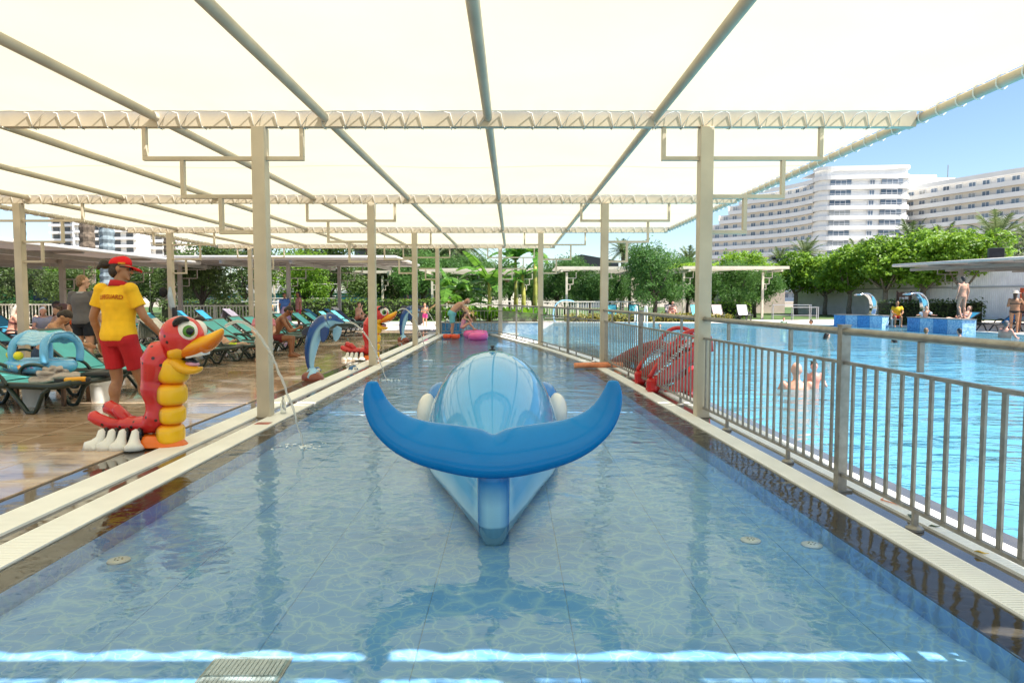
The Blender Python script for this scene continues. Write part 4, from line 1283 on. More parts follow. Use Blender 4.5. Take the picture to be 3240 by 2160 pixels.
# collar and the word on the back, wrapped to the shirt
rr_ = []
for z, r in ((-.05, 1.32), (-.015, 1.16), (.012, 1.06)):
    rr_.append([J['neck'] + V((.078 * r * math.cos(2 * PI * q / 18), .076 * r * math.sin(2 * PI * q / 18) + .003, z + .02 - .02 * math.sin(2 * PI * q / 18))) for q in range(18)])
co_ = MB().rings(rr_, False).build('collar', M_REDC, lg, smooth=True)
co_.modifiers.new('s', 'SOLIDIFY').thickness = .008
sh_ = [c for c in kids(lg) if c.name.startswith('shirt')][0]
tm_ = text_mesh('LIFEGUARD', .053, .0005); tm_.materials.append(M_RP)
bm = bmesh.new(); bm.from_mesh(tm_); bmesh.ops.subdivide_edges(bm, edges=bm.edges, cuts=1)
for v in bm.verts:                                   # gentle arch of the printed word
    v.co.y += -.35 * v.co.x ** 2 + .02; v.co.y *= 1.15
bm.to_mesh(tm_); bm.free()
tx = put('lettering', tm_, lg)
tx.matrix_local = Matrix.Translation((.02, -.17, 1.31 * k)) @ Matrix.Rotation(R(90), 4, 'X')
sw = tx.modifiers.new('wrap', 'SHRINKWRAP'); sw.target = sh_; sw.wrap_method = 'PROJECT'; sw.use_project_z = True; sw.use_negative_direction = True; sw.use_positive_direction = True; sw.offset = .006

# ------------------------------------------------------------------ man in grey polo
M_GREYP = cloth('grey_polo_cotton', (.125, .115, .12)); M_NAVY = cloth('navy_swim_cloth', (.012, .014, .022))
J, k = std(1.78, elL=(-.26, .0, 1.13), wrL=(-.25, .12, .90), elR=(.27, -.02, 1.13), wrR=(.28, .10, .90))
gp, hp, HM, hs = person('man in grey polo shirt and black shorts standing behind the lifeguard', (-7.75, 12.6, .003), R(-5), J, k, SK_FAIR, H_FAIR, 'short', 1.08, .013, shirt=M_GREYP, shorts=M_NAVY, look=R(-42), sleeves=.6)
MB().rings([[J['neck'] + V((.082 * r * math.cos(2 * PI * q / 16), .08 * r * math.sin(2 * PI * q / 16), z)) for q in range(16)] for z, r in ((-.03, 1.2), (-.005, 1.08))], False).build('collar', pm('pale_grey_collar', (.45, .45, .46), .8, .1), gp, smooth=True)

# ------------------------------------------------------------------ seated / lying poses
def seat(h=1.75, zs=.42, lean=0., **kw):
    b = dict(pel=(0, 0, zs + .10), waist=(0, .0 + lean * .14, zs + .24), chest=(0, lean * .34, zs + .43), neck=(0, lean * .52, zs + .60), head=(0, lean * .62 + .02, zs + .765),
             hipL=(-.10, .02, zs + .08), hipR=(.10, .02, zs + .08), kneeL=(-.13, .46, zs + .09), kneeR=(.13, .46, zs + .09), ankL=(-.13, .44, .085), ankR=(.13, .44, .085), toeL=(-.15, .61, .03), toeR=(.15, .61, .03),
             shL=(-.185, lean * .48, zs + .555), shR=(.185, lean * .48, zs + .555), elL=(-.24, lean * .5 + .12, zs + .32), elR=(.24, lean * .5 + .12, zs + .32), wrL=(-.16, lean * .5 + .34, zs + .24), wrR=(.16, lean * .5 + .34, zs + .24))
    b.update(kw)
    return std(h, **b)
def recline(h=1.75, zs=.36, up=.5, **kw):
    """lying with raised back; feet toward +Y"""
    b = dict(pel=(0, 0, zs + .10), waist=(0, -.12, zs + .16), chest=(0, -.27, zs + .10 + up * .55), neck=(0, -.40, zs + .10 + up * .88), head=(0, -.46, zs + .12 + up * 1.18),
             hipL=(-.10, .03, zs + .09), hipR=(.10, .03, zs + .09), kneeL=(-.12, .46, zs + .12), kneeR=(.12, .46, zs + .22), ankL=(-.12, .90, zs + .06), ankR=(.12, .84, zs + .06), toeL=(-.14, .95, zs + .20), toeR=(.14, .89, zs + .2),
             shL=(-.185, -.36, zs + .08 + up * .78), shR=(.185, -.36, zs + .08 + up * .78), elL=(-.27, -.16, zs + .20), elR=(.27, -.16, zs + .20), wrL=(-.14, .06, zs + .28), wrR=(.14, .06, zs + .28))
    b.update(kw)
    return std(h, **b)
J, k = seat(1.75, .36, .45, head=(0, .34, 1.06), neck=(0, .22, .945), elR=(.24, .42, .72), wrR=(.16, .68, .62), elL=(-.24, .3, .68), wrL=(-.16, .52, .60))
person('shirtless man with cropped dark hair sitting bent forward behind the inflatable float', (-7.55, 11.15, 0), R(-75), J, k, skinmat('warm_skin', (.52, .26, .14)), H_DKB, 'short', 1.05, .013, shorts=cloth('dark_blue_swim', (.03, .05, .10)), tilt=R(28))
J, k = std(1.74, pel=(0, 0, .93), waist=(0, .12, 1.03), chest=(0, .30, 1.12), neck=(0, .46, 1.18), head=(0, .58, 1.20), shL=(-.185, .40, 1.17), shR=(.185, .40, 1.17), elL=(-.2, .46, .90), elR=(.2, .46, .90), wrL=(-.14, .56, .68), wrR=(.14, .56, .68))
person('dark skinned man in orange shorts bending over under the left canopy', (-11.75, 18.7, 0), R(75), J, k, SK_DARK, H_BLK, 'short', 1.0, .018, shorts=cloth('orange_swim', (.70, .10, .02)), tilt=R(30), face=False)
J, k = seat(1.65, .36, .25)
person('woman with towel on her head sitting in the shade at the left edge', (-13.6, 18.9, 0), R(-60), J, k, SK_PINK, pm('cream_towel_hair', (.6, .55, .46), .9, .1), 'long', 1.15, .02, bikini=cloth('maroon_bikini', (.10, .01, .02)), face=False)
J, k = seat(1.6, .36, .2)
person('person in lilac top and white cap sitting beside the leftmost column', (-12.4, 18.4, 0), R(-140), J, k, SK_PINK, pm('white_cap', (.75, .77, .8), .8, .1), 'short', 1.1, .02, shirt=cloth('lilac_shirt', (.34, .34, .44)), face=False)
J, k = seat(1.65, .36, .5)
person('woman in black bikini sitting with her back turned below the bending man', (-11.65, 18.28, 0), R(160), J, k, SK_FAIR, H_BRN, 'bun', 1.08, .02, bikini=cloth('black_bikini', (.01, .01, .012)), face=False)
J, k = seat(1.65, .36, .3)
person('bare shouldered person sitting between the lilac top and the black bikini', (-12.75, 18.95, 0), R(30), J, k, SK_FAIR, H_BRN, 'long', 1.05, .02, bikini=cloth('dark_bikini', (.02, .015, .02)), face=False)
# people among the loungers further on
J, k = seat(1.66, .36, .2)
person('woman in pink striped top sitting on a lounger left of the first pool column', (-5.55, 15.6, 0), R(-165), J, k, SK_FAIR, H_BRN, 'long', 1.0, .014, shirt=cloth('pink_striped_top', (.62, .22, .27)), shorts=cloth('white_cotton', (.75, .75, .75)))
J, k = recline(1.15, .36, .35)
person('dark haired small child lying on the lounger behind the caterpillar beak', (-6.25, 15.5, 0), R(-95), J, k, SK_FAIR, H_BLK, 'short', 1.0, .013, shorts=cloth('lime_swim', (.55, .65, .02)))
J, k = seat(1.74, .36, .55, wrL=(-.05, .62, .68), wrR=(.05, .62, .68), elL=(-.2, .45, .62), elR=(.2, .45, .62), head=(0, .40, 1.08))
person('man with sunglasses leaning on his knees right of the first pool column', (-5.6, 16.2, 0), R(-82), J, k, SK_BRN, H_DKB, 'short', 1.05, .013, shorts=cloth('dark_red_swim', (.16, .02, .02)), glasses=True, tilt=R(15))
J, k = seat(1.7, .36, .1, kneeR=(.13, .40, .62), ankR=(.13, .30, .30), wrR=(.10, .30, 1.02), elR=(.22, .30, .80))
person('fair man with hand at his mouth sitting on the farthest raised lounger by the hedge', (-7.35, 33.2, 0), R(-110), J, k, SK_FAIR, H_BRN, 'short', 1.1, .02, shorts=cloth('coral_swim', (.6, .2, .12)), face=False)
J, k = std(1.64)
t_, hp, HM, hs = person('woman in blue top and patterned skirt standing by the grey canopy post', (-10.3, 31.6, 0), R(-140), J, k, SK_BRN, H_BLK, 'bun', 1.1, .02, shirt=cloth('blue_top', (.05, .13, .34)), face=False)
MB().lathe([(.30, .25), (.25, .6), (.17, .95), (.15, 1.02)], (0, 0, 0), 16).build('skirt', cloth('lilac_print_skirt', (.36, .25, .38)), t_, smooth=True)
J, k = std(1.7)
person('person in faded pink shirt standing behind the grey canopy post', (-9.85, 32.2, 0), R(120), J, k, SK_BRN, H_BLK, 'long', 1.15, .02, shirt=cloth('faded_pink', (.42, .19, .17)), shorts=cloth('red_skirt', (.5, .03, .07)), face=False)
J, k = std(1.16, kneeR=(.10, .10, .52), ankR=(.09, .0, .16), toeR=(.09, .14, .08), wrR=(.08, .24, 1.15), elR=(.24, .05, 1.12), wrL=(-.14, .2, 1.18), elL=(-.25, .06, 1.10))
person('small boy in pink shorts walking on the far paving', (-4.15, 33.2, 0), R(172), J, k, skinmat('sunlit_child_skin', (.56, .29, .18)), H_FAIR, 'short', .92, .015, shorts=cloth('hot_pink_swim', (.62, .05, .24)))
# ------------------------------------------------------------------ man and little girl at the far end of the pool
J, k = std(1.80, pel=(0, 0, .92), waist=(0, .07, 1.05), chest=(0, .24, 1.19), neck=(0, .42, 1.29), head=(0, .53, 1.36), shL=(-.185, .35, 1.25), shR=(.185, .35, 1.25), elL=(-.20, .52, 1.0), elR=(.20, .48, 1.0), wrL=(-.13, .66, .74), wrR=(.13, .62, .74))
person('bald shirtless bearded man in turquoise shorts bending over in the shallow pool', (-2.18, 25.3, -.12), R(-84), J, k, skinmat('light_tan_skin', (.50, .27, .18)), H_DKB, 'bald', 1.18, .015, shorts=cloth('turquoise_swim', (.16, .47, .52)), tilt=R(38), glasses=True, shorts_len=.75)
J, k = seat(1.16, .30, .2, kneeL=(-.12, .38, .62), kneeR=(.12, .38, .62), ankL=(-.12, .62, .28), ankR=(.12, .62, .28), toeL=(-.12, .78, .26), toeR=(.12, .78, .26), elL=(-.25, .28, .78), wrL=(-.1, .42, .66), elR=(.25, .28, .78), wrR=(.1, .42, .66))
person('small girl in pink swimsuit sitting on the pink swim ring', (-1.78, 25.0, .10), R(-84), J, k, SK_FAIR, H_DKB, 'long', 1.02, .013, swim=cloth('pale_pink_swim', (.62, .27, .38)), tilt=R(12))

# ------------------------------------------------------------------ swimmers and bathers on the right
def swimmer(label, x, y, rz, skin, hair, style='short', z=-1.42, h=1.72, bulk=1., **kw):
    J, k = std(h, elL=(-.30, .08, 1.16), wrL=(-.24, .30, 1.12), elR=(.30, .08, 1.16), wrR=(.24, .30, 1.12))
    return person(label, (x, y, z), rz, J, k, skin, hair, style, bulk, .02, legs=False, **kw)
swimmer('broad backed bald man standing in the swimming pool behind the railing', 4.35, 10.6, R(-12), SK_PINK, H_BRN, 'bald', -1.36, 1.75, 1.15)
J, k = std(1.0, wrL=(-.2, .3, 1.2), elL=(-.3, .1, 1.1))
person('toddler with hair buns and red goggles held by the bald man in the pool', (4.68, 10.75, -.62), R(170), J, k, skinmat('child_pink_skin', (.64, .28, .22)), H_DKB, 'bun', 1., .015)
swimmer('dark haired swimmer facing the camera left of the tall railing post', 10.86, 24.0, R(-80), SK_FAIR, H_BLK, 'long', -1.52)
swimmer('swimmer with only dark wet hair showing right of the tall railing post', 12.1, 22.0, R(20), SK_FAIR, H_BLK, 'short', -1.60)
swimmer('fair swimmer low in the water in front of the blue mosaic plinth', 16.3, 27.4, R(-60), SK_FAIR, H_FAIR, 'short', -1.50)
swimmer('dark haired swimmer with wide shoulders in front of the pale mosaic panel', 16.85, 26.2, R(10), SK_PINK, H_BLK, 'short', -1.46)
swimmer('grey haired pink skinned man standing at the right end of the pool', 17.6, 24.8, R(-70), SK_PINK, pm('grey_hair', (.12, .11, .11), .6, .2), 'short', -1.16, 1.75, 1.2)
swimmer('distant dark haired swimmer left of the blue mosaic plinths', 15.9, 37.0, R(90), SK_TAN, H_BLK, 'short', -1.45)
swimmer('child with dark hair in the pool near the white ladder', 6.9, 32.5, R(180), SK_FAIR, H_DKB, 'short', -1.2, 1.4)
J, k = std(1.66, kneeL=(-.1, .1, .52), ankL=(-.12, -.1, .12), toeL=(-.13, .05, .06))
person('woman with dark bob in tan bikini standing on the mosaic plinth', (17.62, 27.3, .58), R(8), J, k, skinmat('sunlit_tan_skin', (.55, .29, .19)), H_BLK, 'short', .98, .018, bikini=cloth('tan_bikini', (.42, .22, .15)), face=False)
J, k = std(1.66, wrR=(.05, .3, 1.45), elR=(.28, .2, 1.25), wrL=(-.2, .35, 1.15))
t_, hp, HM, hs = person('woman in sun hat and black bikini standing beside the blue lounger on the right', (19.9, 27.6, 0), R(-40), J, k, SK_TAN, H_BRN, 'long', 1.12, .018, bikini=cloth('black_bikini', (.01, .01, .012)), face=False)
MB().lathe([(.19, 0), (.185, .012), (.10, .02), (.095, .09), (.06, .115), (.01, .12)], hp(0, -.01, .04), 18).build('sun_hat', pm('pale_straw', (.55, .48, .38), .8, .1), t_, smooth=True)
J, k = std(1.64)
person('woman with red hair and black bikini under the right canopy', (20.75, 28.3, 0), R(140), J, k, SK_BRN, pm('red_hair', (.20, .02, .02), .6, .2), 'short', 1.0, .018, bikini=cloth('black_bikini', (.01, .01, .012)), face=False)
J, k = std(1.72, wrL=(-.2, .4, 1.05))
person('person in grey towel wrap at the right edge under the canopy', (21.15, 27.9, 0), R(70), J, k, SK_BRN, H_BLK, 'short', 1.05, .018, shirt=cloth('navy_top', (.03, .03, .06)), shorts=cloth('grey_towel_wrap', (.36, .33, .31)), shorts_len=1.1, face=False)
J, k = seat(1.7, .42, .1)
person('seated lifeguard in yellow vest beside the brown notice board', (18.55, 33.6, .0), R(160), J, k, SK_TAN, H_DKB, 'short', 1.0, .018, shirt=M_YEL, shorts=M_REDC, face=False)
J, k = seat(1.15, .30, .2, elL=(-.34, .1, .62), wrL=(-.52, .25, .6), elR=(.34, .1, .62), wrR=(.52, .25, .6))
t_, hp, HM, hs = person('child with white armbands and goggles sitting on the mosaic plinth', (17.55, 29.6, .28), R(165), J, k, SK_FAIR, H_DKB, 'short', 1.0, .015, shorts=cloth('dark_blue_swim', (.03, .05, .10)), face=False)
for s_ in 'LR':
    c = J['sh' + s_].lerp(J['el' + s_], .55)
    MB().ball(c, (.075, .075, .06), 12, 8).build('armband', pm('white_blue_vinyl', (.62, .72, .80), .3, .2, 8), t_, smooth=True)
J, k = recline(1.66, .36, .45)
person('person lying on the dark lounger behind the mosaic plinth', (18.9, 29.4, 0), R(100), J, k, SK_FAIR, H_BRN, 'long', 1.0, .02, bikini=cloth('pale_bikini', (.5, .4, .4)), face=False)
J, k = recline(1.66, .36, .6)
person('sunbather lying on a towel covered lounger by the pergola', (9.95, 43.3, 0), R(165), J, k, SK_PINK, H_BRN, 'long', 1.1, .02, bikini=cloth('coral_bikini', (.6, .12, .08)), face=False)
J, k = seat(1.2, .0, .1)
swimmer('child in a yellow and blue swim vest near the pool edge', 14.9, 38.2, R(170), SK_FAIR, H_BRN, 'short', -.85, 1.2, shirt=pm('yellow_blue_vest', (.35, .55, .35), .6, .6, 3))
# ================================================================== sun loungers
M_LFR = pm('dark_green_resin', (.018, .032, .026), .38, .15, 12, rvar=.1)
M_LFR2 = pm('black_resin', (.016, .018, .02), .4, .15, 12)
def mat_sling(name, col):
    m = pm(name, col, .62, .05, 5)
    nt = m.node_tree; b = nt.nodes['Principled BSDF']
    tc = N(nt, 'ShaderNodeTexCoord'); wv = N(nt, 'ShaderNodeTexChecker'); wv.inputs['Scale'].default_value = 260
    nt.links.new(tc.outputs['Object'], wv.inputs['Vector'])
    bp = N(nt, 'ShaderNodeBump'); bp.inputs['Strength'].default_value = .15; bp.inputs['Distance'].default_value = .001
    nt.links.new(wv.outputs['Fac'], bp.inputs['Height']); nt.links.new(bp.outputs[0], b.inputs['Normal'])
    return m
M_TURQ = mat_sling('turquoise_sling', (.085, .47, .49)); M_BLUES = mat_sling('blue_sling', (.02, .22, .36))
M_WPL_C = pm('white_chair_plastic', (.7, .7, .68), .4, .04)
def lounger(label, loc, rz, ang=38., sling=M_TURQ, frame=None, group='sun loungers on the left deck', zz=0):
    """local +X is the foot end"""
    fr = frame or M_LFR
    t = thing('sun_lounger', label, 'sun lounger', loc, rz)
    b = MB()
    zs = .335; W = .33
    for s in (-1, 1):
        y = s * W
        rp = smoothpath([(-.98, y, zs - .02), (-.5, y, zs), (.2, y, zs), (.7, y, zs - .005), (.96, y, zs + .035)], 3)
        b.tube(rp, .034, 8, ell=[(.75, 1.15)] * len(rp), up=(0, 0, 1))
    b.bar((.955, -W, zs + .03), (.955, W, zs + .03), .06, .05); b.bar((-.97, -W, zs - .02), (-.97, W, zs - .02), .05, .05)
    b.bar((-.12, -W, zs - .01), (-.12, W, zs - .01), .05, .04)
    b.build('frame', fr, t, smooth=True)
    for s in (-1, 1):                 # V shaped legs
        for x0 in (.42, -.62):
            l = MB(); y = s * (W - .005)
            l.tube([(x0 - .30, y, zs - .01), (x0 - .10, y, .09), (x0 - .05, y, .022), (x0, y, .014), (x0 + .05, y, .022), (x0 + .09, y, .08), (x0 + .16, y, .24), (x0 + .26, y, zs - .01)], .027, 8, ell=[(.85, 1.1)] * 8, up=(0, 1, 0))
            l.build('leg', fr, t, smooth=True)
        a = MB(); y = s * (W + .03)   # arm loop
        a.tube(smoothpath([(-.36, y, zs), (-.34, y, zs + .11), (-.24, y, zs + .17), (-.08, y, zs + .17), (.06, y, zs + .11), (.15, y, zs)], 4), .023, 8)
        a.build('armrest', fr, t, smooth=True)
    sb = MB()
    n = 10
    top = [(-.10 + 1.03 * i / n, zs + .018 - .012 * math.sin(PI * i / n) + (.03 if i == n else 0)) for i in range(n + 1)]
    sb.ribbon([(x, -W + .03, z) for x, z in top], [(x, W - .03, z) for x, z in top])
    o = sb.build('seat', sling, t, recalc=False); o.modifiers.new('s', 'SOLIDIFY').thickness = .006
    ca, sa = math.cos(R(ang)), math.sin(R(ang))
    hx, hz = -.12, zs + .012
    bk = MB()
    L = .86
    def bp(u, y, d=0): return V((hx - u * ca - d * sa * -1 * 0, y, hz + u * sa))
    bb = MB()
    for s in (-1, 1): bb.bar(bp(0, s * (W - .02)), bp(L, s * (W - .02)), .05, .04, (sa, 0, ca))
    bb.bar(bp(L, -W + .0), bp(L, W - .0), .05, .045, (sa, 0, ca))
    bo = bb.build('backrest_frame', fr, t, bevel=.008)
    sp = [bp(L * i / 8, 0) + V((-sa, 0, -ca)) * .012 * math.sin(PI * i / 8) + V((sa, 0, ca)) * .014 for i in range(9)]
    q = MB().ribbon([p + V((0, -W + .045, 0)) for p in sp], [p + V((0, W - .045, 0)) for p in sp])
    o = q.build('backrest', sling, t, recalc=False); o.modifiers.new('s', 'SOLIDIFY').thickness = .006
    if ang > 12:
        MB().bar(bp(L * .55, -.2), V((hx - L * .55 * ca - .12, -.2, zs - .02)), .03, .03).bar(bp(L * .55, .2), V((hx - L * .55 * ca - .12, .2, zs - .02)), .03, .03).build('backrest_prop', fr, t)
    return t
NUM = ['first', 'second', 'third', 'fourth', 'fifth', 'sixth', 'seventh', 'eighth', 'ninth', 'tenth', 'eleventh', 'twelfth', 'thirteenth', 'fourteenth', 'fifteenth', 'sixteenth', 'seventeenth', 'eighteenth']
rowA = [(-6.02, 8.5, -8, 0), (-6.55, 9.38, -5, 34), (-6.05, 10.15, -4, 39), (-6.75, 12.9, -3, 36), (-6.6, 14.2, -4, 38), (-6.35, 15.4, -5, 36), (-6.5, 17.2, -4, 36), (-6.55, 18.3, -4, 38), (-6.55, 19.3, -4, 36), (-6.6, 20.5, -3, 38), (-6.65, 22.0, -3, 38), (-6.6, 23.6, -5, 38), (-6.7, 25.4, -3, 36), (-6.9, 28.0, -3, 36), (-7.0, 30.2, -3, 36)]
for i, (x, y, a, ang) in enumerate(rowA):
    if i == 0: lb = 'turquoise sun lounger lying flat nearest the camera with a grey towel heap on it'
    elif i == 1: lb = 'turquoise sun lounger carrying the blue inflatable baby float'
    elif i == 2: lb = 'empty turquoise sun lounger with raised back left of the lifeguard'
    else: lb = NUM[i] + ' turquoise lounger from the camera in the row nearest the pool'
    lounger(lb, (x, y, .003), R(a), ang if ang else 8)
rowB = [(-10.1, 11.3, 36, M_TURQ), (-11.8, 14.6, 36, M_TURQ), (-11.9, 16.4, 36, M_TURQ), (-11.6, 20.6, 38, M_TURQ), (-11.5, 22.1, 36, M_TURQ), (-12.2, 24.6, 36, M_TURQ), (-12.0, 26.3, 36, M_TURQ), (-12.9, 28.4, 38, M_BLUES), (-12.6, 29.7, 38, M_BLUES), (-11.2, 29.3, 38, M_BLUES)]
for i, (x, y, ang, m_) in enumerate(rowB):
    lounger(NUM[i] + ' raised lounger from the camera in the second row away from the pool', (x, y, .003), R(-5), ang, m_, M_LFR2)
for lb_x, x, y, ang in (('dark flat lounger under the woman with the towel on her head', -13.2, 18.95, 8), ('dark flat lounger under the woman in black bikini', -11.9, 18.3, 8), ('dark raised lounger behind the sitting group in the left shade', -14.6, 20.6, 36), ('shaded lounger below the grey canopy post', -9.2, 33.8, 36), ('shaded lounger against the sunny hedge', -8.6, 35.2, 36)):
    lounger(lb_x, (x, y, .003), R(-6), ang, M_BLUES, M_LFR2)
lounger('turquoise lounger under the shirtless man behind the float', (-8.0, 11.2, .003), R(-5), 30)
lounger('turquoise lounger under the man leaning on his knees', (-6.35, 16.3, .003), R(-4), 34)
ch_ = thing('plastic_chair', 'white plastic chair under the seated lifeguard', 'chair', (18.55, 33.62, .006), R(160))
MB().bbox((-.22, -.2, .36), (.22, .24, .40)).build('seat', M_WPL_C, ch_, bevel=.01)
MB().bbox((-.22, -.24, .401), (.22, -.2, .85)).build('backrest', M_WPL_C, ch_, bevel=.01)
for a_ in (-.19, .19):
    for b_ in (-.19, .21): MB().bbox((a_ - .02, b_ - .02, 0), (a_ + .02, b_ + .02, .36)).build('leg', M_WPL_C, ch_)
lounger('lounger draped with navy towel under the fair man by the hedge', (-7.75, 33.3, .003), R(-15), 40, pm('navy_towel', (.06, .07, .13), .9, .1), M_LFR2)
lounger('blue lounger with raised back under the right canopy', (20.4, 28.9, .003), R(185), 36, mat_sling('bright_blue_sling', (.01, .22, .42)), M_LFR2)
lounger('dark lounger with towel behind the mosaic plinth', (19.0, 29.8, .003), R(185), 30, M_BLUES, M_LFR2)
lounger('low black lounger at the right edge under the canopy', (22.2, 28.4, .003), R(185), 12, M_BLUES, M_LFR2)
for i, (x, y, m_, a) in enumerate([(6.2, 43.2, M_TURQ, -95), (7.6, 43.4, M_TURQ, -98), (9.95, 43.6, pm('white_pink_towel', (.62, .50, .48), .9, .1), -95), (11.55, 43.4, M_TURQ, -90), (12.9, 43.5, pm('pale_pink_towel', (.60, .45, .42), .9, .1), -92), (14.5, 43.6, pm('white_towel', (.72, .70, .66), .9, .1), -95)]):
    lounger(['turquoise lounger farthest left across the swimming pool', 'turquoise lounger facing the pool beside the white ladder', 'towel covered lounger with the sunbather across the pool', 'turquoise lounger right of the first right column across the pool', 'pink towel covered lounger across the pool', 'white towel covered lounger farthest right across the pool'][i], (x, y, .006), R(a), 48, m_, M_LFR2)

# ------------------------------------------------------------------ towels
def towelmat(name, col): return pm(name, col, .95, .12, 7, bump=.9, bscale=34)
T_GREY = towelmat('warm_grey_towel', (.42, .36, .32)); T_LIL = towelmat('lilac_grey_towel', (.25, .22, .26)); T_TAN = towelmat('beige_towel', (.50, .43, .35)); T_WHT = towelmat('white_terry', (.72, .69, .64))
def heap(label, loc, r, m, seed, cat='towel'):
    b = MB(); rr = random.Random(seed)
    for i in range(9):                     # loose folded loops
        pts = []; a0 = rr.uniform(0, 6); rad = rr.uniform(.25, .85); tl = rr.uniform(-.5, .5); zc = rr.uniform(.25, .8) * (1.15 - rad * .6)
        cx_, cy_ = rr.uniform(-.2, .2) * r[0], rr.uniform(-.2, .2) * r[1]
        for q in range(8):
            a = a0 + q * .6
            pts.append((cx_ + r[0] * rad * math.cos(a) * rr.uniform(.75, 1.15), cy_ + r[1] * rad * math.sin(a) * rr.uniform(.75, 1.15), max(.02, r[2] * (zc + tl * .35 * math.cos(a + i)) + rr.uniform(-.02, .02))))
        b.tube(smoothpath(pts, 3), [r[2] * .16] * 22, 8, ell=[(1.5, .8)] * 22)
    b.ball((0, 0, r[2] * .25), (r[0] * .8, r[1] * .8, r[2] * .4), 14, 8)
    o = b.build('towel', m, None, smooth=True, loc=loc)
    folds(remesh(o, .009, 2), .02)
    return tag(o, label, cat)
heap('rumpled warm grey towel heaped on the nearest lounger', (-5.55, 8.42, .352), (.27, .19, .19), T_GREY, 1)
heap('crumpled beige towel on the seventh lounger', (-6.15, 17.2, .352), (.34, .25, .20), T_TAN, 2)
heap('grey towel crumpled under the inflatable float', (-6.85, 9.5, .35), (.25, .22, .12), T_GREY, 3)
def drape(label, loc, rz, ang, m, w_=.62, back=.30, front=.55):
    """towel hung over the top of a raised backrest (placed like its lounger)"""
    ca, sa = math.cos(R(ang)), math.sin(R(ang)); hx, hz = -.12, .347; L = .88
    prof = []
    n = 12
    for i in range(n + 1):
        u = L + .03 - front * (1 - i / n)
        prof.append(V((hx - u * ca + .025 * sa, 0, hz + u * sa + .03)))
    top = V((hx - L * ca, 0, hz + L * sa))
    for a in (30, 70, 110, 150): prof.append(top + V((-.05 * math.sin(R(a)) - .02 * ca, 0, .05 * math.cos(R(a)) + .02)))
    for i in range(6): prof.append(top + V((-.062 - .004 * i, 0, -.03 - back * i / 5)))
    rr = random.Random(int(loc[1] * 10)); ph = rr.uniform(0, 6)
    A = []; rows = []
    for j in range(9):
        y = -w_ / 2 + w_ * j / 8
        rows.append([p + V((.008 * math.sin(9 * y + i * .5 + ph), y + .012 * math.sin(i * .7 + ph), .007 * math.sin(13 * y + i + ph))) for i, p in enumerate(prof)])
    b = MB()
    for j in range(8): b.ribbon(rows[j], rows[j + 1])
    o = b.build('towel', m, None, smooth=True, loc=loc, rot=(0, 0, rz))
    o.modifiers.new('s', 'SOLIDIFY').thickness = .014
    return tag(o, label, 'towel')
drape('grey towel hung over the backrest behind the grey polo man', (-6.75, 12.9, .003), R(-3), 36, T_GREY)
drape('lilac grey towel over the fourth lounger of the second row', (-11.6, 20.6, .003), R(-5), 38, T_LIL)
drape('beige towel over the fifth lounger of the second row', (-11.5, 22.1, .003), R(-5), 36, T_TAN)
drape('lilac towel over the last dark blue lounger of the second row', (-11.2, 29.3, .003), R(-5), 38, T_LIL)
drape('pale towel over the fifth lounger of the pool row', (-6.6, 14.2, .003), R(-4), 38, T_WHT)
drape('white towel over the backrest by the hedge', (-7.75, 33.3, .003), R(-15), 40, T_WHT, .5, .3, .2)

# ------------------------------------------------------------------ inflatable baby float
M_VIN = pm('sky_blue_vinyl', (.16, .48, .78), .22, .08, 5, coat=.3); M_VIN2 = pm('pale_blue_vinyl', (.36, .66, .86), .3, .06, 6)
fo = thing('inflatable_float', 'pale blue inflatable baby float with canopy and two yellow balls', 'pool float', (-6.32, 9.30, .37), R(-18))
b = MB(); pth = []
n = 28
for i in range(n): 
    a = 2 * PI * i / n
    pth.append(V((.40 * math.cos(a), .27 * math.sin(a), .095)))
ring = []
for i in range(n):
    p = pth[i]; T = (pth[(i + 1) % n] - pth[i - 1]).normalized(); Nn = V((T.y, -T.x, 0))
    ring.append([p + Nn * .10 * math.cos(2 * PI * q / 12) + V((0, 0, .088 * math.sin(2 * PI * q / 12))) for q in range(12)])
b.rings(ring + [ring[0]], False)
fr_ = b.build('ring', M_VIN, fo, smooth=True)
for s in (-1, 1):
    arch = [(s * .10 + .08 + (.22 if s > 0 else -.14), -.25, .15), (s * .10 + .08 + (.22 if s > 0 else -.14), -.26, .32), (s * .10 + .08 + (.2 if s > 0 else -.12), -.20, .45), (s * .1 + .08 + (.2 if s > 0 else -.12), 0, .52), (s * .1 + .08 + (.2 if s > 0 else -.12), .20, .45), (s * .1 + .08 + (.22 if s > 0 else -.14), .26, .32), (s * .1 + .08 + (.22 if s > 0 else -.14), .25, .15)]
    MB().tube(smoothpath(arch, 5), .048, 12).build('arch', M_VIN, fo, smooth=True)
rows = []
for j in range(12):
    a = R(25) + R(130) * j / 11
    rows.append([(-.20 + .64 * i / 10, -.27 * math.cos(a) + .006 * math.sin(i * 2 + j), .29 + .27 * math.sin(a) + .012 * math.sin(i * 1.7 + j * 1.3) - .02 * math.sin(PI * i / 10)) for i in range(11)])
b = MB()
for j in range(11): b.ribbon(rows[j], rows[j + 1])
o = b.build('sunshade', M_VIN2, fo, smooth=True, recalc=False); o.modifiers.new('s', 'SOLIDIFY').thickness = .006
for x, y in ((-.26, -.20), (-.02, -.28)):
    MB().ball((x, y, .245), .058, 16, 12).build('ball', pm('yellow_plastic', (.85, .70, .02), .35, .05), fo, smooth=True)
tm_ = text_mesh('FLOAT', .085, .001); tm_.materials.append(pm('pale_green_print', (.45, .72, .50), .5, .05))
tx = put('lettering', tm_, fr_); tx.location = (-.13, -.367, .10); tx.rotation_euler = (R(84), 0, R(-10))
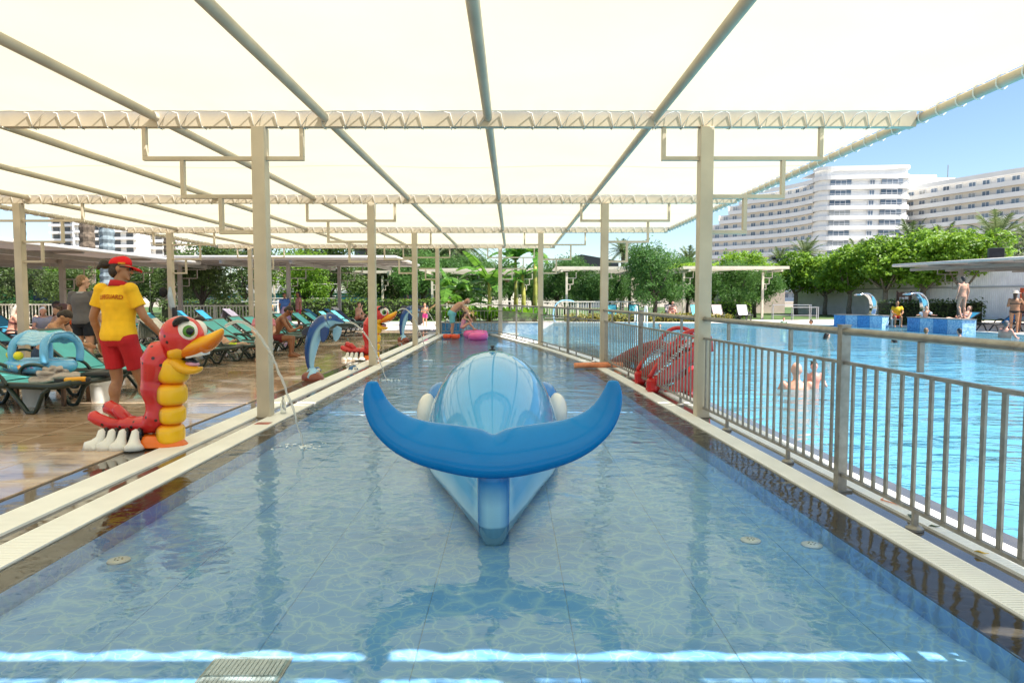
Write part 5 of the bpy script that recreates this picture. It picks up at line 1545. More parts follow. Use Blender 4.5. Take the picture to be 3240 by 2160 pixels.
sw = tx.modifiers.new('wrap', 'SHRINKWRAP'); sw.target = fr_; sw.offset = .003; sw.wrap_mode = 'ABOVE_SURFACE'
def star(cx, cz, r, col, pt, nm='star_print'):
    pts = []
    for i in range(10):
        a = PI / 2 + PI * i / 5; q = r if i % 2 == 0 else r * .5
        pts.append((q * math.cos(a), q * math.sin(a)))
    me = MB().prism(pts, 0, .001).mesh(nm, col)
    o = put(nm, me, pt, (cx, -.36, cz), (R(84), 0, 0))
    s_ = o.modifiers.new('wrap', 'SHRINKWRAP'); s_.target = pt; s_.offset = .003; s_.wrap_mode = 'ABOVE_SURFACE'
OR_ = pm('orange_print', (.85, .35, .10), .5, .05); PK_ = pm('pink_print', (.75, .35, .6), .5, .05)
star(.09, .11, .05, OR_, fr_); star(.19, .09, .03, PK_, fr_); star(.27, .10, .038, PK_, fr_); star(-.30, .13, .05, OR_, fr_)
bxo = MB().bbox((-.34, -.24, 0), (.34, .24, .012)).bbox((-.32, -.22, -.10), (.32, -.20, 0)).bbox((-.32, .20, -.10), (.32, .22, 0)).bbox((-.34, -.24, -.35), (-.30, -.2, 0)).bbox((.30, -.24, -.35), (.34, -.2, 0)).bbox((-.34, .2, -.35), (-.30, .24, 0)).bbox((.30, .2, -.35), (.34, .24, 0)).build('side_table', pm('brown_wood', (.20, .10, .05), .55, .2, 8, bump=.2), None, loc=(-5.95, 8.98, .355), rot=(0, 0, R(-6)))
tag(bxo, 'low brown wooden side table between the two nearest loungers', 'side table')
def bucket(label, loc, r, h, m):
    b = MB().lathe([(r * .88, 0), (r * .94, h * .5), (r, h * .86), (r * 1.06, h * .86), (r * 1.06, h), (r * .98, h), (r * .9, h * .5), (r * .8, .02)], n=20)
    o = b.build('bucket', m, None, smooth=False, loc=loc); o.data.polygons.foreach_set('use_smooth', [True] * len(o.data.polygons))
    e = o.modifiers.new('e', 'EDGE_SPLIT')
    return tag(o, label, 'bucket')
M_WPL = pm('white_plastic', (.66, .65, .62), .45, .06, 6)
bucket('white plastic bin standing beside the foot of the nearest lounger', (-5.42, 9.12, .003), .125, .27, M_WPL)
bucket('white plastic bin standing under the nearest lounger', (-6.05, 8.75, .003), .125, .27, M_WPL)
# bits on the nearest lounger
wg = thing('water_gun', 'orange and black water gun on the nearest lounger', 'water gun', (-5.25, 8.17, .40), R(4))
MB().cap((0, 0, 0), (.2, 0, .01), .032, .03, 12).build('barrel', pm('orange_plastic', (.85, .38, .02), .35, .05), wg, smooth=True)
MB().bbox((-.13, -.03, -.03), (-.02, .03, .02)).bbox((.22, -.02, -.02), (.27, .02, .03)).build('grip', pm('black_plastic', (.015, .015, .016), .4, .1), wg, bevel=.008)
tag(MB().bbox((-.14, -.09, 0), (.14, .09, .075)).build('belt_bag', pm('black_nylon', (.02, .02, .022), .6, .1), None, bevel=.03, loc=(-5.12, 8.62, .38), rot=(0, 0, R(10))), 'small black belt bag on the foot end of the nearest lounger', 'bag')
# clothes on a column
hg = thing('hanging_clothes', 'black cap and pale blue shirt hanging on the third column of the left canopy row', 'clothes', (-10.0, 20.36, 1.45))
MB().tube([(.05, -.04, .25), (.06, -.06, .0), (.10, -.06, -.28), (.13, -.05, -.42)], [.06, .13, .15, .10], 10, ell=[(1, .35)] * 4).build('shirt', cloth('pale_blue_cotton', (.42, .50, .60)), hg, smooth=True)
MB().tube([(.16, -.04, -.35), (.18, -.05, -.6), (.2, -.04, -.78)], [.12, .15, .12], 10, ell=[(1, .3)] * 3).build('trousers', cloth('navy_cloth', (.015, .018, .03)), hg, smooth=True)
MB().ball((-.14, -.06, .1), (.12, .08, .15), 12, 8).build('cap', cloth('black_cloth', (.012, .012, .012)), hg, smooth=True)

# ------------------------------------------------------------------ things in and around the shallow pool
M_PNK = pm('hot_pink_vinyl', (.80, .10, .36), .2, .06, 4, coat=.4)
def swim_ring(label, loc, R0, r0, rot=(0, 0, 0)):
    rg = []
    for i in range(28):
        a = 2 * PI * i / 28
        rg.append([V((math.cos(a) * (R0 + r0 * math.cos(2 * PI * q / 14)), math.sin(a) * (R0 + r0 * math.cos(2 * PI * q / 14)), r0 * math.sin(2 * PI * q / 14))) for q in range(14)])
    t = thing('swim_ring', label, 'swim ring', loc)
    t.rotation_euler = rot
    MB().rings(rg + [rg[0]], False).build('tube', M_PNK, t, smooth=True)
    MB().lathe([(.012, 0), (.012, .02), (.008, .022)], (R0 * .8, -.1, r0 * .95), 8).build('valve', M_WPL, t)
    return t
swim_ring('pink swim ring under the little girl', (-1.30, 24.9, .10), .30, .15)
swim_ring('pink swim ring floating nearest the camera at the pool end', (-1.15, 23.5, .10), .20, .15)
M_ORB = pm('orange_red_vinyl', (.85, .10, .03), .3, .06, 6)
for lb, x, y in (('orange inflatable armband floating left of the bald man', -2.22, 23.9), ('orange inflatable armband floating by the feet of the bald man', -1.93, 23.8)):
    t = thing('armband', lb, 'armband', (x, y, .0), R(20))
    MB().lathe([(.13, .0), (.155, .05), (.155, .12), (.13, .15), (.09, .15), (.075, .10), (.075, .04), (.09, 0)], n=18).build('cuff', M_ORB, t, smooth=True)
    MB().bbox((-.03, -.16, .15), (.03, -.10, .17)).build('white_tag', M_WPL, t)
nd = MB().tube(smoothpath([(1.22, 13.55, .055), (1.6, 13.62, .06), (1.95, 13.72, .055), (2.2, 13.75, .05)], 4), .055, 12)
tag(nd.build('pool_noodle', pm('orange_foam', (.85, .30, .14), .8, .08, 20), None, smooth=True), 'orange foam pool noodle lying across the grating by the second right column', 'pool noodle')
bt = thing('water_bottle', 'small clear plastic bottle standing at the foot of the first left column', 'bottle', (-2.70, 8.16, -.008))
MB().lathe([(.032, 0), (.034, .02), (.031, .05), (.034, .09), (.034, .13), (.014, .18), (.012, .2)], n=14).build('body', None, bt, smooth=True)
gm, nt_, b_ = newmat('clear_plastic'); b_.inputs['Transmission Weight'].default_value = .85; b_.inputs['Roughness'].default_value = .08; b_.inputs['IOR'].default_value = 1.2; b_.inputs['Base Color'].default_value = (.9, .93, .93, 1)
kids(bt)[0].data.materials.append(gm)
MB().lathe([(.015, .2), (.015, .22), (.004, .222)], n=12).build('cap', M_WPL, bt)
for lb, x, y in (('blue swim goggles on the grating by the second left column', -2.99, 13.05), ('blue toy shell on the wet deck by the second left column', -3.6, 12.75)):
    t = thing('swim_goggles', lb, 'goggles', (x, y, .01), R(20)); 
    gb2 = pm('blue_plastic', (.05, .16, .35), .3, .1, 9)
    MB().tube([(-.08, 0, .02), (-.04, .03, .07), (.04, .03, .08), (.09, 0, .02)], [.012, .02, .02, .012], 8).build('strap', gb2, t, smooth=True)
    MB().ball((-.035, -.03, .045), (.035, .025, .03), 10, 8).build('lens', gb2, t, smooth=True); MB().ball((.04, -.03, .045), (.035, .025, .03), 10, 8).build('lens', M_WPL, t, smooth=True)
# floor drain and inlets
dr = thing('floor_drain', 'white slotted square drain grate on the pool floor near the camera', 'drain', (-1.06, 2.63, FZ + .002))
MB().bbox((-.16, -.16, 0), (.16, .16, .004)).build('frame', pm('grey_metal_frame', (.42, .45, .44), .4, .1), dr)
for r_ in range(2):
    for c_ in range(16):
        MB().bbox((-.14 + .0178 * c_, -.135 + .14 * r_, .005), (-.14 + .0178 * c_ + .0135, -.135 + .14 * r_ + .125, .012)).build('bar', pm('bluish_white_plastic', (.82, .92, .98), .4, .03), dr)
MB().bbox((-.15, -.15, .0045), (.15, .15, .0055)).build('backing', pm('drain_backing', (.35, .5, .55), .6, .1), dr)
for lb, x, y in (('white round inlet disc on the pool floor right of the whale', 1.46, 4.18), ('white round inlet disc close to the right pool wall', 1.80, 4.10), ('white round inlet disc close to the left pool wall', -2.22, 3.85)):
    t = thing('inlet_disc', lb, 'pool inlet', (x, y, FZ + .001))
    MB().lathe([(.062, 0), (.06, .008), (.03, .012), (.004, .013)], n=20).build('disc', pm('bluish_white_plastic', (.82, .92, .98), .4, .03), t, smooth=True)
    for q in range(6): MB().bbox((.02 * math.cos(q) - .004, .02 * math.sin(q) - .004, .011), (.02 * math.cos(q) + .004, .02 * math.sin(q) + .004, .014)).build('slot', pm('drain_shadow_plate', (.10, .2, .22), .6, .1), t)
# warning label on the left grating, fallen leaves on the right
tag(MB().bbox((-2.78, 7.42, .0065), (-2.62, 7.56, .008)).build('warning_sticker', pm('faded_red_sticker', (.45, .16, .13), .6, .35, 30), None), 'faded red sticker on the left water edge grating', 'sticker')
M_LFD = leafmat('fallen_leaf', (.03, .06, .015), (.06, .10, .03), .1)
for lb, x, y, m_, r_ in (('dark green fallen leaf on the sunlit grating', 2.47, 4.22, M_LFD, .07), ('small dark fallen leaf beside the railing foot', 2.50, 4.05, M_LFD, .03), ('yellow fallen leaf standing against the bottom rail', 2.49, 3.62, pm('yellow_leaf', (.75, .50, .06), .6, .1), .035)):
    a = [(r_ * 1.0, 0, .018), (r_ * .3, r_ * .32, .012), (-r_ * .5, r_ * .25, .016), (-r_, 0, .01), (-r_ * .5, -r_ * .25, .02), (r_ * .3, -r_ * .3, .014)]
    o = MB().add([V(p) for p in a], [(0, 1, 2, 3, 4, 5)]).build('fallen_leaf', m_, None, loc=(x, y, 0), rot=(0, 0, x * 40), recalc=False); o.modifiers.new('s', 'SOLIDIFY').thickness = .003
    tag(o, lb, 'leaf')
sc_ = MB().tube(smoothpath([(2.50, 4.62, .012), (2.47, 4.58, .014), (2.52, 4.50, .012), (2.56, 4.40, .012)], 4), .004, 6)
tag(sc_.build('hair_tie', pm('orange_cord', (.8, .3, .15), .7, .1), None, smooth=True), 'thin orange cord lying on the sunlit grating', 'cord')
# sandals and flip-flops
M_CORAL = pm('coral_foam', (.80, .22, .14), .7, .08); 
def slippers(label, x, y, rz, m, n=2):
    t = thing('sandals', label, 'sandals', (x, y, .004), rz)
    for q in range(n):
        MB().tube([(.08 * q, -.11, .012), (.08 * q, -.04, .012), (.08 * q, .06, .012), (.08 * q, .12, .012)], [.022, .03, .038, .024], 10, ell=[(1, .35)] * 4, up=(0, 0, 1)).tube([(.08 * q - .035, .03, .02), (.08 * q, .045, .055), (.08 * q + .035, .03, .02)], .014, 8).build('sandal', m, t, smooth=True)
slippers('pair of coral sandals on the deck beyond the nearer dolphin', -4.2, 19.9, R(-70), M_CORAL)
slippers('pair of pale sandals on the deck by the leaning man', -4.75, 15.9, R(-40), pm('pale_pink_foam', (.6, .42, .36), .7, .1))
slippers('black and white sandals heaped on the far paving', -3.75, 29.8, R(30), pm('black_white_foam', (.3, .28, .28), .7, 1., 14), 4)
slippers('lilac and black sandals beside the far left column', -3.35, 29.6, R(-30), pm('lilac_foam', (.45, .33, .5), .7, .3, 12), 3)
bk_ = MB().tube(smoothpath([(-.16, 0, .22), (-.1, .12, .3), (.1, .12, .3), (.16, 0, .22)], 3), .015, 8)
bgs = thing('beach_bag', 'green and white patterned beach basket beside the lifeguard hand', 'bag', (-6.0, 12.2, .40), R(10))
MB().lathe([(.16, 0), (.24, .10), (.26, .22), (.24, .22), (.2, .1)], n=18).build('basket', pm('green_leaf_print', (.35, .48, .40), .8, .8, 16), bgs, smooth=True)
heap('beige towel stuffed in the patterned basket', (-6.0, 12.2, .50), (.18, .16, .10), T_TAN, 9)
sd = thing('side_table', 'low brown side table under the patterned basket', 'side table', (-6.0, 12.2, 0), 0)
MB().bbox((-.25, -.25, .36), (.25, .25, .39)).build('top', pm('brown_wood', (.20, .10, .05), .55, .2, 8, bump=.2), sd)
for a_ in (-.22, .22):
    for b_2 in (-.22, .22): MB().bbox((a_ - .02, b_2 - .02, .003), (a_ + .02, b_2 + .02, .36)).build('leg', MATS['brown_wood'], sd)

# ------------------------------------------------------------------ red water slide behind the railing
sl_t = thing('water_slide', 'red fibreglass water slide with ladder standing behind the railing', 'water slide', (2.02, 10.6, -.01), R(0))
g_rs = gel('slide_red_gelcoat', (.55, .02, .018))
for y in (-.5, .5):                      # ladder climbs to the right, away from the railing
    MB().tube(smoothpath([(-.02, y, .22), (.12, y, .44), (.36, y, .74), (.52, y, .88), (.70, y, .90), (.84, y, .82), (.88, y, .60)], 5), .032, 10).build('handrail', g_rs, sl_t, smooth=True)
    MB().tube([(.0, y, .0), (.10, y, .16), (.78, y, .66)], .07, 8, ell=[(.5, 1.3)] * 3, up=(0, 0, 1)).build('stringer', g_rs, sl_t, smooth=True)
    MB().bbox((-.06, y - .07, 0), (.10, y + .07, .22)).build('foot', g_rs, sl_t, bevel=.05)
    r = MB()
    P = smoothpath([(.04, y, .20), (.36, y, .56), (.60, y, .76), (.82, y, .72)], 9)
    for i in range(len(P) - 1):
        a, b2 = V(P[i]), V(P[i + 1])
        r.tube([a + V((-.012, 0, .02)), b2 + V((.012, 0, -.02))], .010, 5)
    r.build('rope', M_ROPE, sl_t, smooth=True)
for q in range(4): MB().bbox((.10 + .17 * q, -.46, .12 + .135 * q), (.30 + .17 * q, .46, .155 + .135 * q)).build('step', g_rs, sl_t, bevel=.012)
for y in (-.55, .55):
    n_ = [(.18, .02), (.80, .50), (.86, .50), (.86, .02)]
    b = MB(); f = [V((a, y - .02, c)) for a, c in n_]; k_ = [V((a, y + .02, c)) for a, c in n_]
    b.add(f + k_, [(0, 1, 2, 3), (7, 6, 5, 4), (0, 4, 5, 1), (1, 5, 6, 2), (2, 6, 7, 3), (3, 7, 4, 0)]).build('side_panel', g_rs, sl_t, bevel=.01)
MB().bbox((.62, -.45, .60), (.90, .6, .65)).build('platform', g_rs, sl_t, bevel=.02)
for y in (-.4, .5): MB().tube([(.82, y, -.9), (.82, y, .62)], .06, 10).build('support', g_rs, sl_t, smooth=True)
rg = [V(p) for p in smoothpath([(.66, .4, .62), (.78, 1.4, .62), (.80, 2.6, .52), (.66, 3.8, .30), (.5, 4.8, .04), (.38, 5.5, -.14)], 4)]
ch = []
for i, p in enumerate(rg):
    T = (rg[min(i + 1, len(rg) - 1)] - rg[max(i - 1, 0)]).normalized(); sd_ = T.cross(V((0, 0, 1))).normalized()
    ch.append([p + sd_ * .22 * math.cos(a) + V((0, 0, .2 * math.sin(a) + .04)) for a in [PI + PI * q / 10 for q in range(11)]])
b = MB()
for i in range(len(ch) - 1): b.ribbon(ch[i], ch[i + 1])
o = b.build('chute', g_rs, sl_t, smooth=True, recalc=False); o.modifiers.new('s', 'SOLIDIFY').thickness = .03
for q in (7, 13):
    MB().tube([rg[q] - V((0, 0, .12)), V((rg[q].x, rg[q].y, -.9))], .05, 10).build('support', g_rs, sl_t, smooth=True)
# white ladder rails at the far pool edge
ld = thing('pool_ladder', 'white curved pool ladder at the far edge of the swimming pool', 'pool ladder', (7.35, 39.4, 0))
for s in (-.28, .28):
    MB().tube(smoothpath([(s, .7, 0), (s, .65, .75), (s, .35, .95), (s, .0, .75), (s, -.1, -.6)], 5), .035, 10).build('rail', pm('white_paint', (.8, .8, .78), .35, .04), ld, smooth=True)
for q in range(3): MB().bbox((-.28, -.14, -.5 + .22 * q), (.28, -.04, -.46 + .22 * q)).build('rung', MATS['white_paint'], ld)
# ================================================================== vegetation
def leaf_quads(mb, pts, size, rr, upb=.35, asp=.5):
    for p, nrm in pts:
        d = V((rr.gauss(0, 1), rr.gauss(0, 1), rr.gauss(0, .7))).normalized()
        n = (V(nrm) * .8 + V((rr.gauss(0, .6), rr.gauss(0, .6), rr.gauss(upb, .5)))).normalized()
        d = (d - n * d.dot(n))
        if d.length < 1e-3: continue
        d.normalize(); s = n.cross(d)
        L = size * rr.uniform(.5, 1.6)
        b = len(mb.v); p = V(p)
        mb.v += [tuple(p - d * L * .5), tuple(p + s * L * asp * .5 + n * L * .06), tuple(p + d * L * .5 - n * L * .08), tuple(p - s * L * asp * .5 + n * L * .06)]
        mb.f.append((b, b + 1, b + 2, b + 3))
def crown_pts(lobes, nclump, per, spread, rr, droop=0.):
    out = []
    vol = [l[1][0] * l[1][1] + l[1][0] * l[1][2] for l in lobes]
    for _ in range(nclump):
        c, r = rr.choices(lobes, vol)[0]
        d = V((rr.gauss(0, 1), rr.gauss(0, 1), rr.gauss(.15, 1))).normalized()
        k = rr.uniform(.62, 1.03)
        p = V(c) + V((d.x * r[0], d.y * r[1], d.z * r[2])) * k
        sp = spread * rr.uniform(.6, 1.3)
        for _ in range(per):
            q = p + V((rr.gauss(0, sp), rr.gauss(0, sp), rr.gauss(0, sp * .6) - droop * abs(rr.gauss(0, sp))))
            out.append((q, d))
    return out
M_BARK = pm('grey_bark', (.24, .20, .16), .9, .25, 10, bump=.8, bscale=30); M_BARKD = pm('dark_bark', (.09, .07, .055), .9, .25, 10, bump=.8, bscale=30)
L_FIC = leafmat('ficus_leaf', (.06, .15, .010), (.28, .46, .045), .42); L_FLUF = leafmat('feathery_leaf', (.035, .10, .022), (.13, .27, .06), .4); L_DARK = leafmat('dark_leaf', (.03, .06, .014), (.12, .19, .045), .36); L_OLV = leafmat('olive_leaf', (.04, .06, .02), (.13, .16, .06), .3); L_HEDGE = leafmat('hedge_leaf', (.045, .10, .014), (.19, .29, .05), .36); L_PALM = leafmat('palm_leaf', (.05, .09, .03), (.19, .24, .10), .25); L_BAN = leafmat('banana_leaf', (.035, .12, .012), (.15, .33, .04), .45, .35); L_PLANT = leafmat('canna_leaf', (.03, .12, .008), (.16, .34, .02), .4, .3); L_DRY = leafmat('dry_leaf', (.20, .12, .045), (.34, .23, .10), .25); L_YEL = leafmat('yellow_green_leaf', (.12, .14, .02), (.36, .30, .06), .3)
def tree_proto(kind, seed):
    """returns (trunk mesh, crown mesh) about 5 m tall, standing at the origin"""
    rr = random.Random(seed); tr = MB(); lv = MB()
    if kind == 'ficus':
        lobes = []
        for i in range(11):
            a = 2 * PI * i / 11 + rr.uniform(-.3, .3); d = rr.uniform(.8, 1.75)
            lobes.append(((d * math.cos(a), d * math.sin(a), 3.5 + rr.uniform(-.9, .8)), (rr.uniform(.8, 1.15), rr.uniform(.8, 1.15), rr.uniform(.7, 1.05))))
        lobes.append(((0, 0, 4.4), (1.3, 1.3, .95)))
        leaf_quads(lv, crown_pts(lobes, 620, 14, .17, rr), .20, rr, .6, .6)
        tr.tube([(0, 0, 0), (.03, .02, .6), (-.03, 0, 1.3), (0, 0, 1.8)], [.21, .17, .16, .14], 10)
        for i in range(7):
            a = 2 * PI * i / 7 + rr.uniform(-.3, .3); d = rr.uniform(.9, 1.6)
            tr.tube(smoothpath([(0, 0, 1.55 + .05 * i), (.35 * d * math.cos(a), .35 * d * math.sin(a), 2.1), (.8 * d * math.cos(a), .8 * d * math.sin(a), 2.9), (d * math.cos(a), d * math.sin(a), 3.7)], 3), [.085, .08, .075, .07, .06, .055, .05, .045, .035, .02], 7)
        return tr.mesh('trunk', M_BARK, True), lv.mesh('crown', L_FIC, recalc=False)
    if kind == 'fluffy':
        lobes = [((rr.uniform(-1.1, 1.1), rr.uniform(-1.1, 1.1), 2.35 + rr.uniform(-.7, 1.5)), (rr.uniform(.5, 1.1), rr.uniform(.5, 1.1), rr.uniform(.4, .75))) for _ in range(15)] + [((0, 0, 3.0), (1.1, 1.1, 1.0))]
        leaf_quads(lv, crown_pts(lobes, 420, 24, .21, rr, .7), .17, rr, .1, .30)
        tr.tube([(0, 0, 0), (.05, 0, .7), (0, .05, 1.4), (.1, 0, 2.4)], [.13, .11, .10, .05], 9)
        for i in range(5):
            a = i * 1.26 + .4
            tr.tube([(0, 0, 1.2), (.4 * math.cos(a), .4 * math.sin(a), 1.9), (.9 * math.cos(a), .9 * math.sin(a), 2.8)], [.06, .05, .025], 7)
        return tr.mesh('trunk', M_BARKD, True), lv.mesh('crown', L_FLUF, recalc=False)
    m_ = {'dark': L_DARK, 'olive': L_OLV, 'bright': L_FIC}[kind]
    lobes = [((rr.uniform(-1.3, 1.3), rr.uniform(-1.3, 1.3), 3.0 + rr.uniform(-1.1, 1.6)), (rr.uniform(.7, 1.3), rr.uniform(.7, 1.3), rr.uniform(.6, 1.0))) for _ in range(12)]
    leaf_quads(lv, crown_pts(lobes, 520, 14, .22, rr, .3), .18, rr, .3, .45)
    tr.tube([(0, 0, 0), (.12, 0, .8), (-.05, .05, 1.6), (.15, 0, 2.8)], [.16, .12, .11, .05], 9)
    for i in range(5):
        a = i * 1.26
        tr.tube([(0, 0, 1.3), (.5 * math.cos(a), .5 * math.sin(a), 2.1), (1.0 * math.cos(a), 1.0 * math.sin(a), 3.1)], [.07, .055, .025], 7)
    return tr.mesh('trunk', M_BARKD, True), lv.mesh('crown', m_, recalc=False)
PROTO = {k: [tree_proto(k, s) for s in ss] for k, ss in {'ficus': (1, 2, 3), 'fluffy': (11, 12), 'dark': (21, 22), 'olive': (31,), 'bright': (41,)}.items()}
def tree(name, label, kind, v, x, y, rz, sc, group=None):
    t = thing(name, label, 'tree', (x, y, 0), rz, None, sc)
    a, b = PROTO[kind][v % len(PROTO[kind])]
    put('trunk', a, t); put('crown', b, t)
    return t
# clipped ficus row before the white wall, right
for i, (x, y, s, v) in enumerate([(20.4, 62.0, 1.05, 1), (24.6, 60.5, 1.05, 0), (26.6, 55.0, 1.06, 1), (27.8, 52.0, 1.16, 2), (29.8, 50.6, 1.22, 0), (31.4, 48.6, 1.16, 1), (22.8, 66, 1.0, 2), (26.3, 58.6, .98, 2)]):
    tree('ficus_tree', ['clipped ficus behind the slatted pergola', 'clipped ficus left of the white panel wall', 'clipped ficus with slim trunk beside the white panel wall', 'clipped ficus with thick trunk between the mosaic plinths', 'broad clipped ficus above the brown notice board', 'clipped ficus reaching the right canopy', 'clipped ficus in the second line behind the pergola', 'clipped ficus filling the gap before the white wall'][i], 'ficus', v, x, y, i * 1.3, (s * 1.02, s * 1.02, s))
for i, (x, y, s, v) in enumerate([(9.1, 44.4, 1.12, 0), (5.3, 47.5, .92, 1), (3.2, 50, .95, 0), (12.6, 50, .98, 1), (15.6, 48, .92, 0), (-6.6, 52, 1.25, 1), (-4.4, 56, 1.1, 0), (1.6, 54, 1.0, 1), (7.3, 54, .95, 1), (17.6, 50.5, .95, 1)]):
    tree('feathery_tree', ['round feathery tree alone between the two right pergolas', 'feathery tree under the first right pergola', 'feathery tree right of the banana plants', 'feathery tree behind the first right column', 'feathery tree under the second right pergola', 'tall feathery tree left of the far left column', 'feathery tree behind the far left columns', 'feathery tree behind the banana plants', 'feathery tree behind the first right pergola', 'feathery tree at the right end of the second right pergola'][i], 'fluffy', v, x, y, i * 1.1, s)
for i, (x, y, k, s, v) in enumerate([(-25.0, 33, 'dark', .74, 0), (-21.4, 34, 'dark', .62, 1), (-16.2, 36.5, 'dark', .86, 1), (-20.5, 46, 'olive', .80, 0), (-17.2, 45, 'dark', 1.0, 0), (-24, 52, 'olive', .85, 0), (-30.5, 50, 'bright', .85, 0), (-13.6, 46, 'bright', .95, 0), (-13.5, 52, 'dark', 1.25, 1), (-10.5, 57, 'fluffy', 1.25, 0), (-9.2, 56, 'olive', 1.1, 0), (-31, 44, 'olive', .8, 0), (-7.7, 60, 'dark', 1.3, 1), (-15.9, 58, 'fluffy', 1.3, 1), (-40, 60, 'bright', 1.0, 0)]):
    tree('leafy_tree', ['dark leafy tree at the left edge behind the leftmost column', 'dark leafy tree right of the leftmost column', 'big leafy tree right of the lifeguard cap', 'olive green tree between the lifeguard and the grey polo man', 'dark tree behind the hanging clothes', 'olive tree below the white apartment block', 'bright tree above the left canopy', 'bright tree left of the first pool column', 'dark tree behind the floodlight mast', 'feathery tree behind the left pergola', 'olive tree behind the white shuttle cart', 'olive tree at the far left edge', 'dark tree behind the second left column', 'feathery tree right of the floodlight mast', 'bright tree far behind the left canopy'][i], k, v, x, y, i * .9, s)
for i, (x, y, s, v) in enumerate([(-2.6, 58, 1.15, 0), (-.2, 60, 1.2, 1), (4.6, 60, 1.15, 0), (9.8, 58, 1.1, 1), (13.4, 59, 1.15, 0), (6.6, 49.5, .8, 1), (10.6, 52, .95, 0), (-12.3, 60, 1.2, 1), (-18.6, 62, 1.25, 0), (16.4, 57, 1.1, 1)]):
    tree('feathery_tree', NUM[i] + ' tree from the left in the back line across the lawn', 'fluffy', v, x if i not in (7, 8) else x, y, i * .7 + .3, s)
for i, (x, y, s) in enumerate([(-46, 62, .8), (-41, 58, .72), (-36.5, 60, .78), (-31.5, 63, .82), (-27.5, 58, .74), (-29.6, 54, .85), (-25.8, 50, .8)]):
    tree('leafy_tree', NUM[i] + ' low leafy tree from the left below the white apartment block', ('dark', 'olive')[i % 2], i, x, y, i * 1.7, (s * 1.3, s * 1.3, s))
# ------------------------------------------------------------------ hedges
def hedge(label, x0, x1, y0, y1, h, m, seed, dens=210):
    rr = random.Random(seed); lv = MB(); pts = []
    n = int((x1 - x0) * dens)
    for _ in range(n):
        f = rr.random()
        x = rr.uniform(x0, x1)
        if f < .5: pts.append(((x, y0 + rr.gauss(0, .05), rr.uniform(.02, h)), (0, -1, .2)))
        elif f < .85: pts.append(((x, rr.uniform(y0, y1), h + rr.gauss(0, .06)), (0, 0, 1)))
        else: pts.append(((rr.choice((x0, x1)), rr.uniform(y0, y1), rr.uniform(0, h)), (1, 0, 0)))
    leaf_quads(lv, pts, .16, rr, .3, .5)
    t = thing('hedge', label, 'hedge', ((x0 + x1) / 2, y0, 0))
    ox = (x0 + x1) / 2
    lv.v = [(a - ox, b - y0, c) for a, b, c in lv.v]
    tag(lv.build('foliage', m, t, recalc=False), kind='stuff')
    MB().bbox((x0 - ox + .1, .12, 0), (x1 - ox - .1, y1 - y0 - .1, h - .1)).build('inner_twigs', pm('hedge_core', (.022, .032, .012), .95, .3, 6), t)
hedge('long clipped green hedge behind the loungers in the sun', -14.2, -4.4, 43.5, 44.7, 1.30, L_HEDGE, 1)
hedge('clipped hedge left of the white gate', -20.5, -15.2, 40.5, 41.8, 1.25, L_DARK, 2)
hedge('low hedge behind the shaded loungers at the left edge', -34, -21, 34.5, 35.6, 1.2, L_DARK, 3, 150)
hedge('dark round hedge under the right canopy', 19.6, 24.6, 36.2, 37.6, 1.25, L_DARK, 4)
hedge('low yellowish flower bed across the swimming pool', 3.2, 13.0, 41.2, 42.2, .42, L_YEL, 5, 150)
hedge('bright green bush by the pink wall', 14.2, 17.0, 49.5, 50.6, 1.1, L_FIC, 6)
# ------------------------------------------------------------------ date palms
def frond(mb, L, rise, sag, rr, w0=.42, n=26):
    """feather frond along +X from origin"""
    P = []
    for i in range(n + 1):
        t = i / n
        P.append(V((L * (t * math.cos(rise) - .12 * t * t * sag), 0, L * (t * math.sin(rise) - sag * t * t))))
    mb.tube(P, [.03 * (1 - .8 * i / n) for i in range(n + 1)], 4)
    for i in range(2, n):
        t = i / n; T = (P[i + 1] - P[i - 1]).normalized()
        w_ = w0 * L / 2.5 * math.sin(PI * min(.12 + t * .95, 1)) ** .6
        for s in (-1, 1):
            d = (V((0, s, 0)) * .8 + T * .55 + V((0, 0, rr.uniform(-.35, .05)))).normalized()
            q = P[i] + d * w_; wd = T * .035 * L / 2.5
            b = len(mb.v); mb.v += [tuple(P[i] - wd), tuple(P[i] + wd), tuple(q)]; mb.f.append((b, b + 1, b + 2))
def palm_crown(L, nf, seed, low=-.5):
    rr = random.Random(seed); out = MB()
    for i in range(nf):
        f = MB(); t = i / nf
        frond(f, L * rr.uniform(.85, 1.1), 1.25 - (1.25 - low) * t, .35 + .25 * t, rr)
        a = i * 2.4 + rr.uniform(-.2, .2)
        M = Matrix.Rotation(a, 3, 'Z')
        out.add([M @ V(p) for p in f.v], f.f)
    return out
PC = [palm_crown(2.9, 44, 5).mesh('crown', L_PALM, recalc=False), palm_crown(2.6, 36, 6, -.2).mesh('crown', L_PALM, recalc=False)]
M_PTR = pm('palm_trunk', (.16, .12, .085), .95, .35, 7, bump=1., bscale=14)
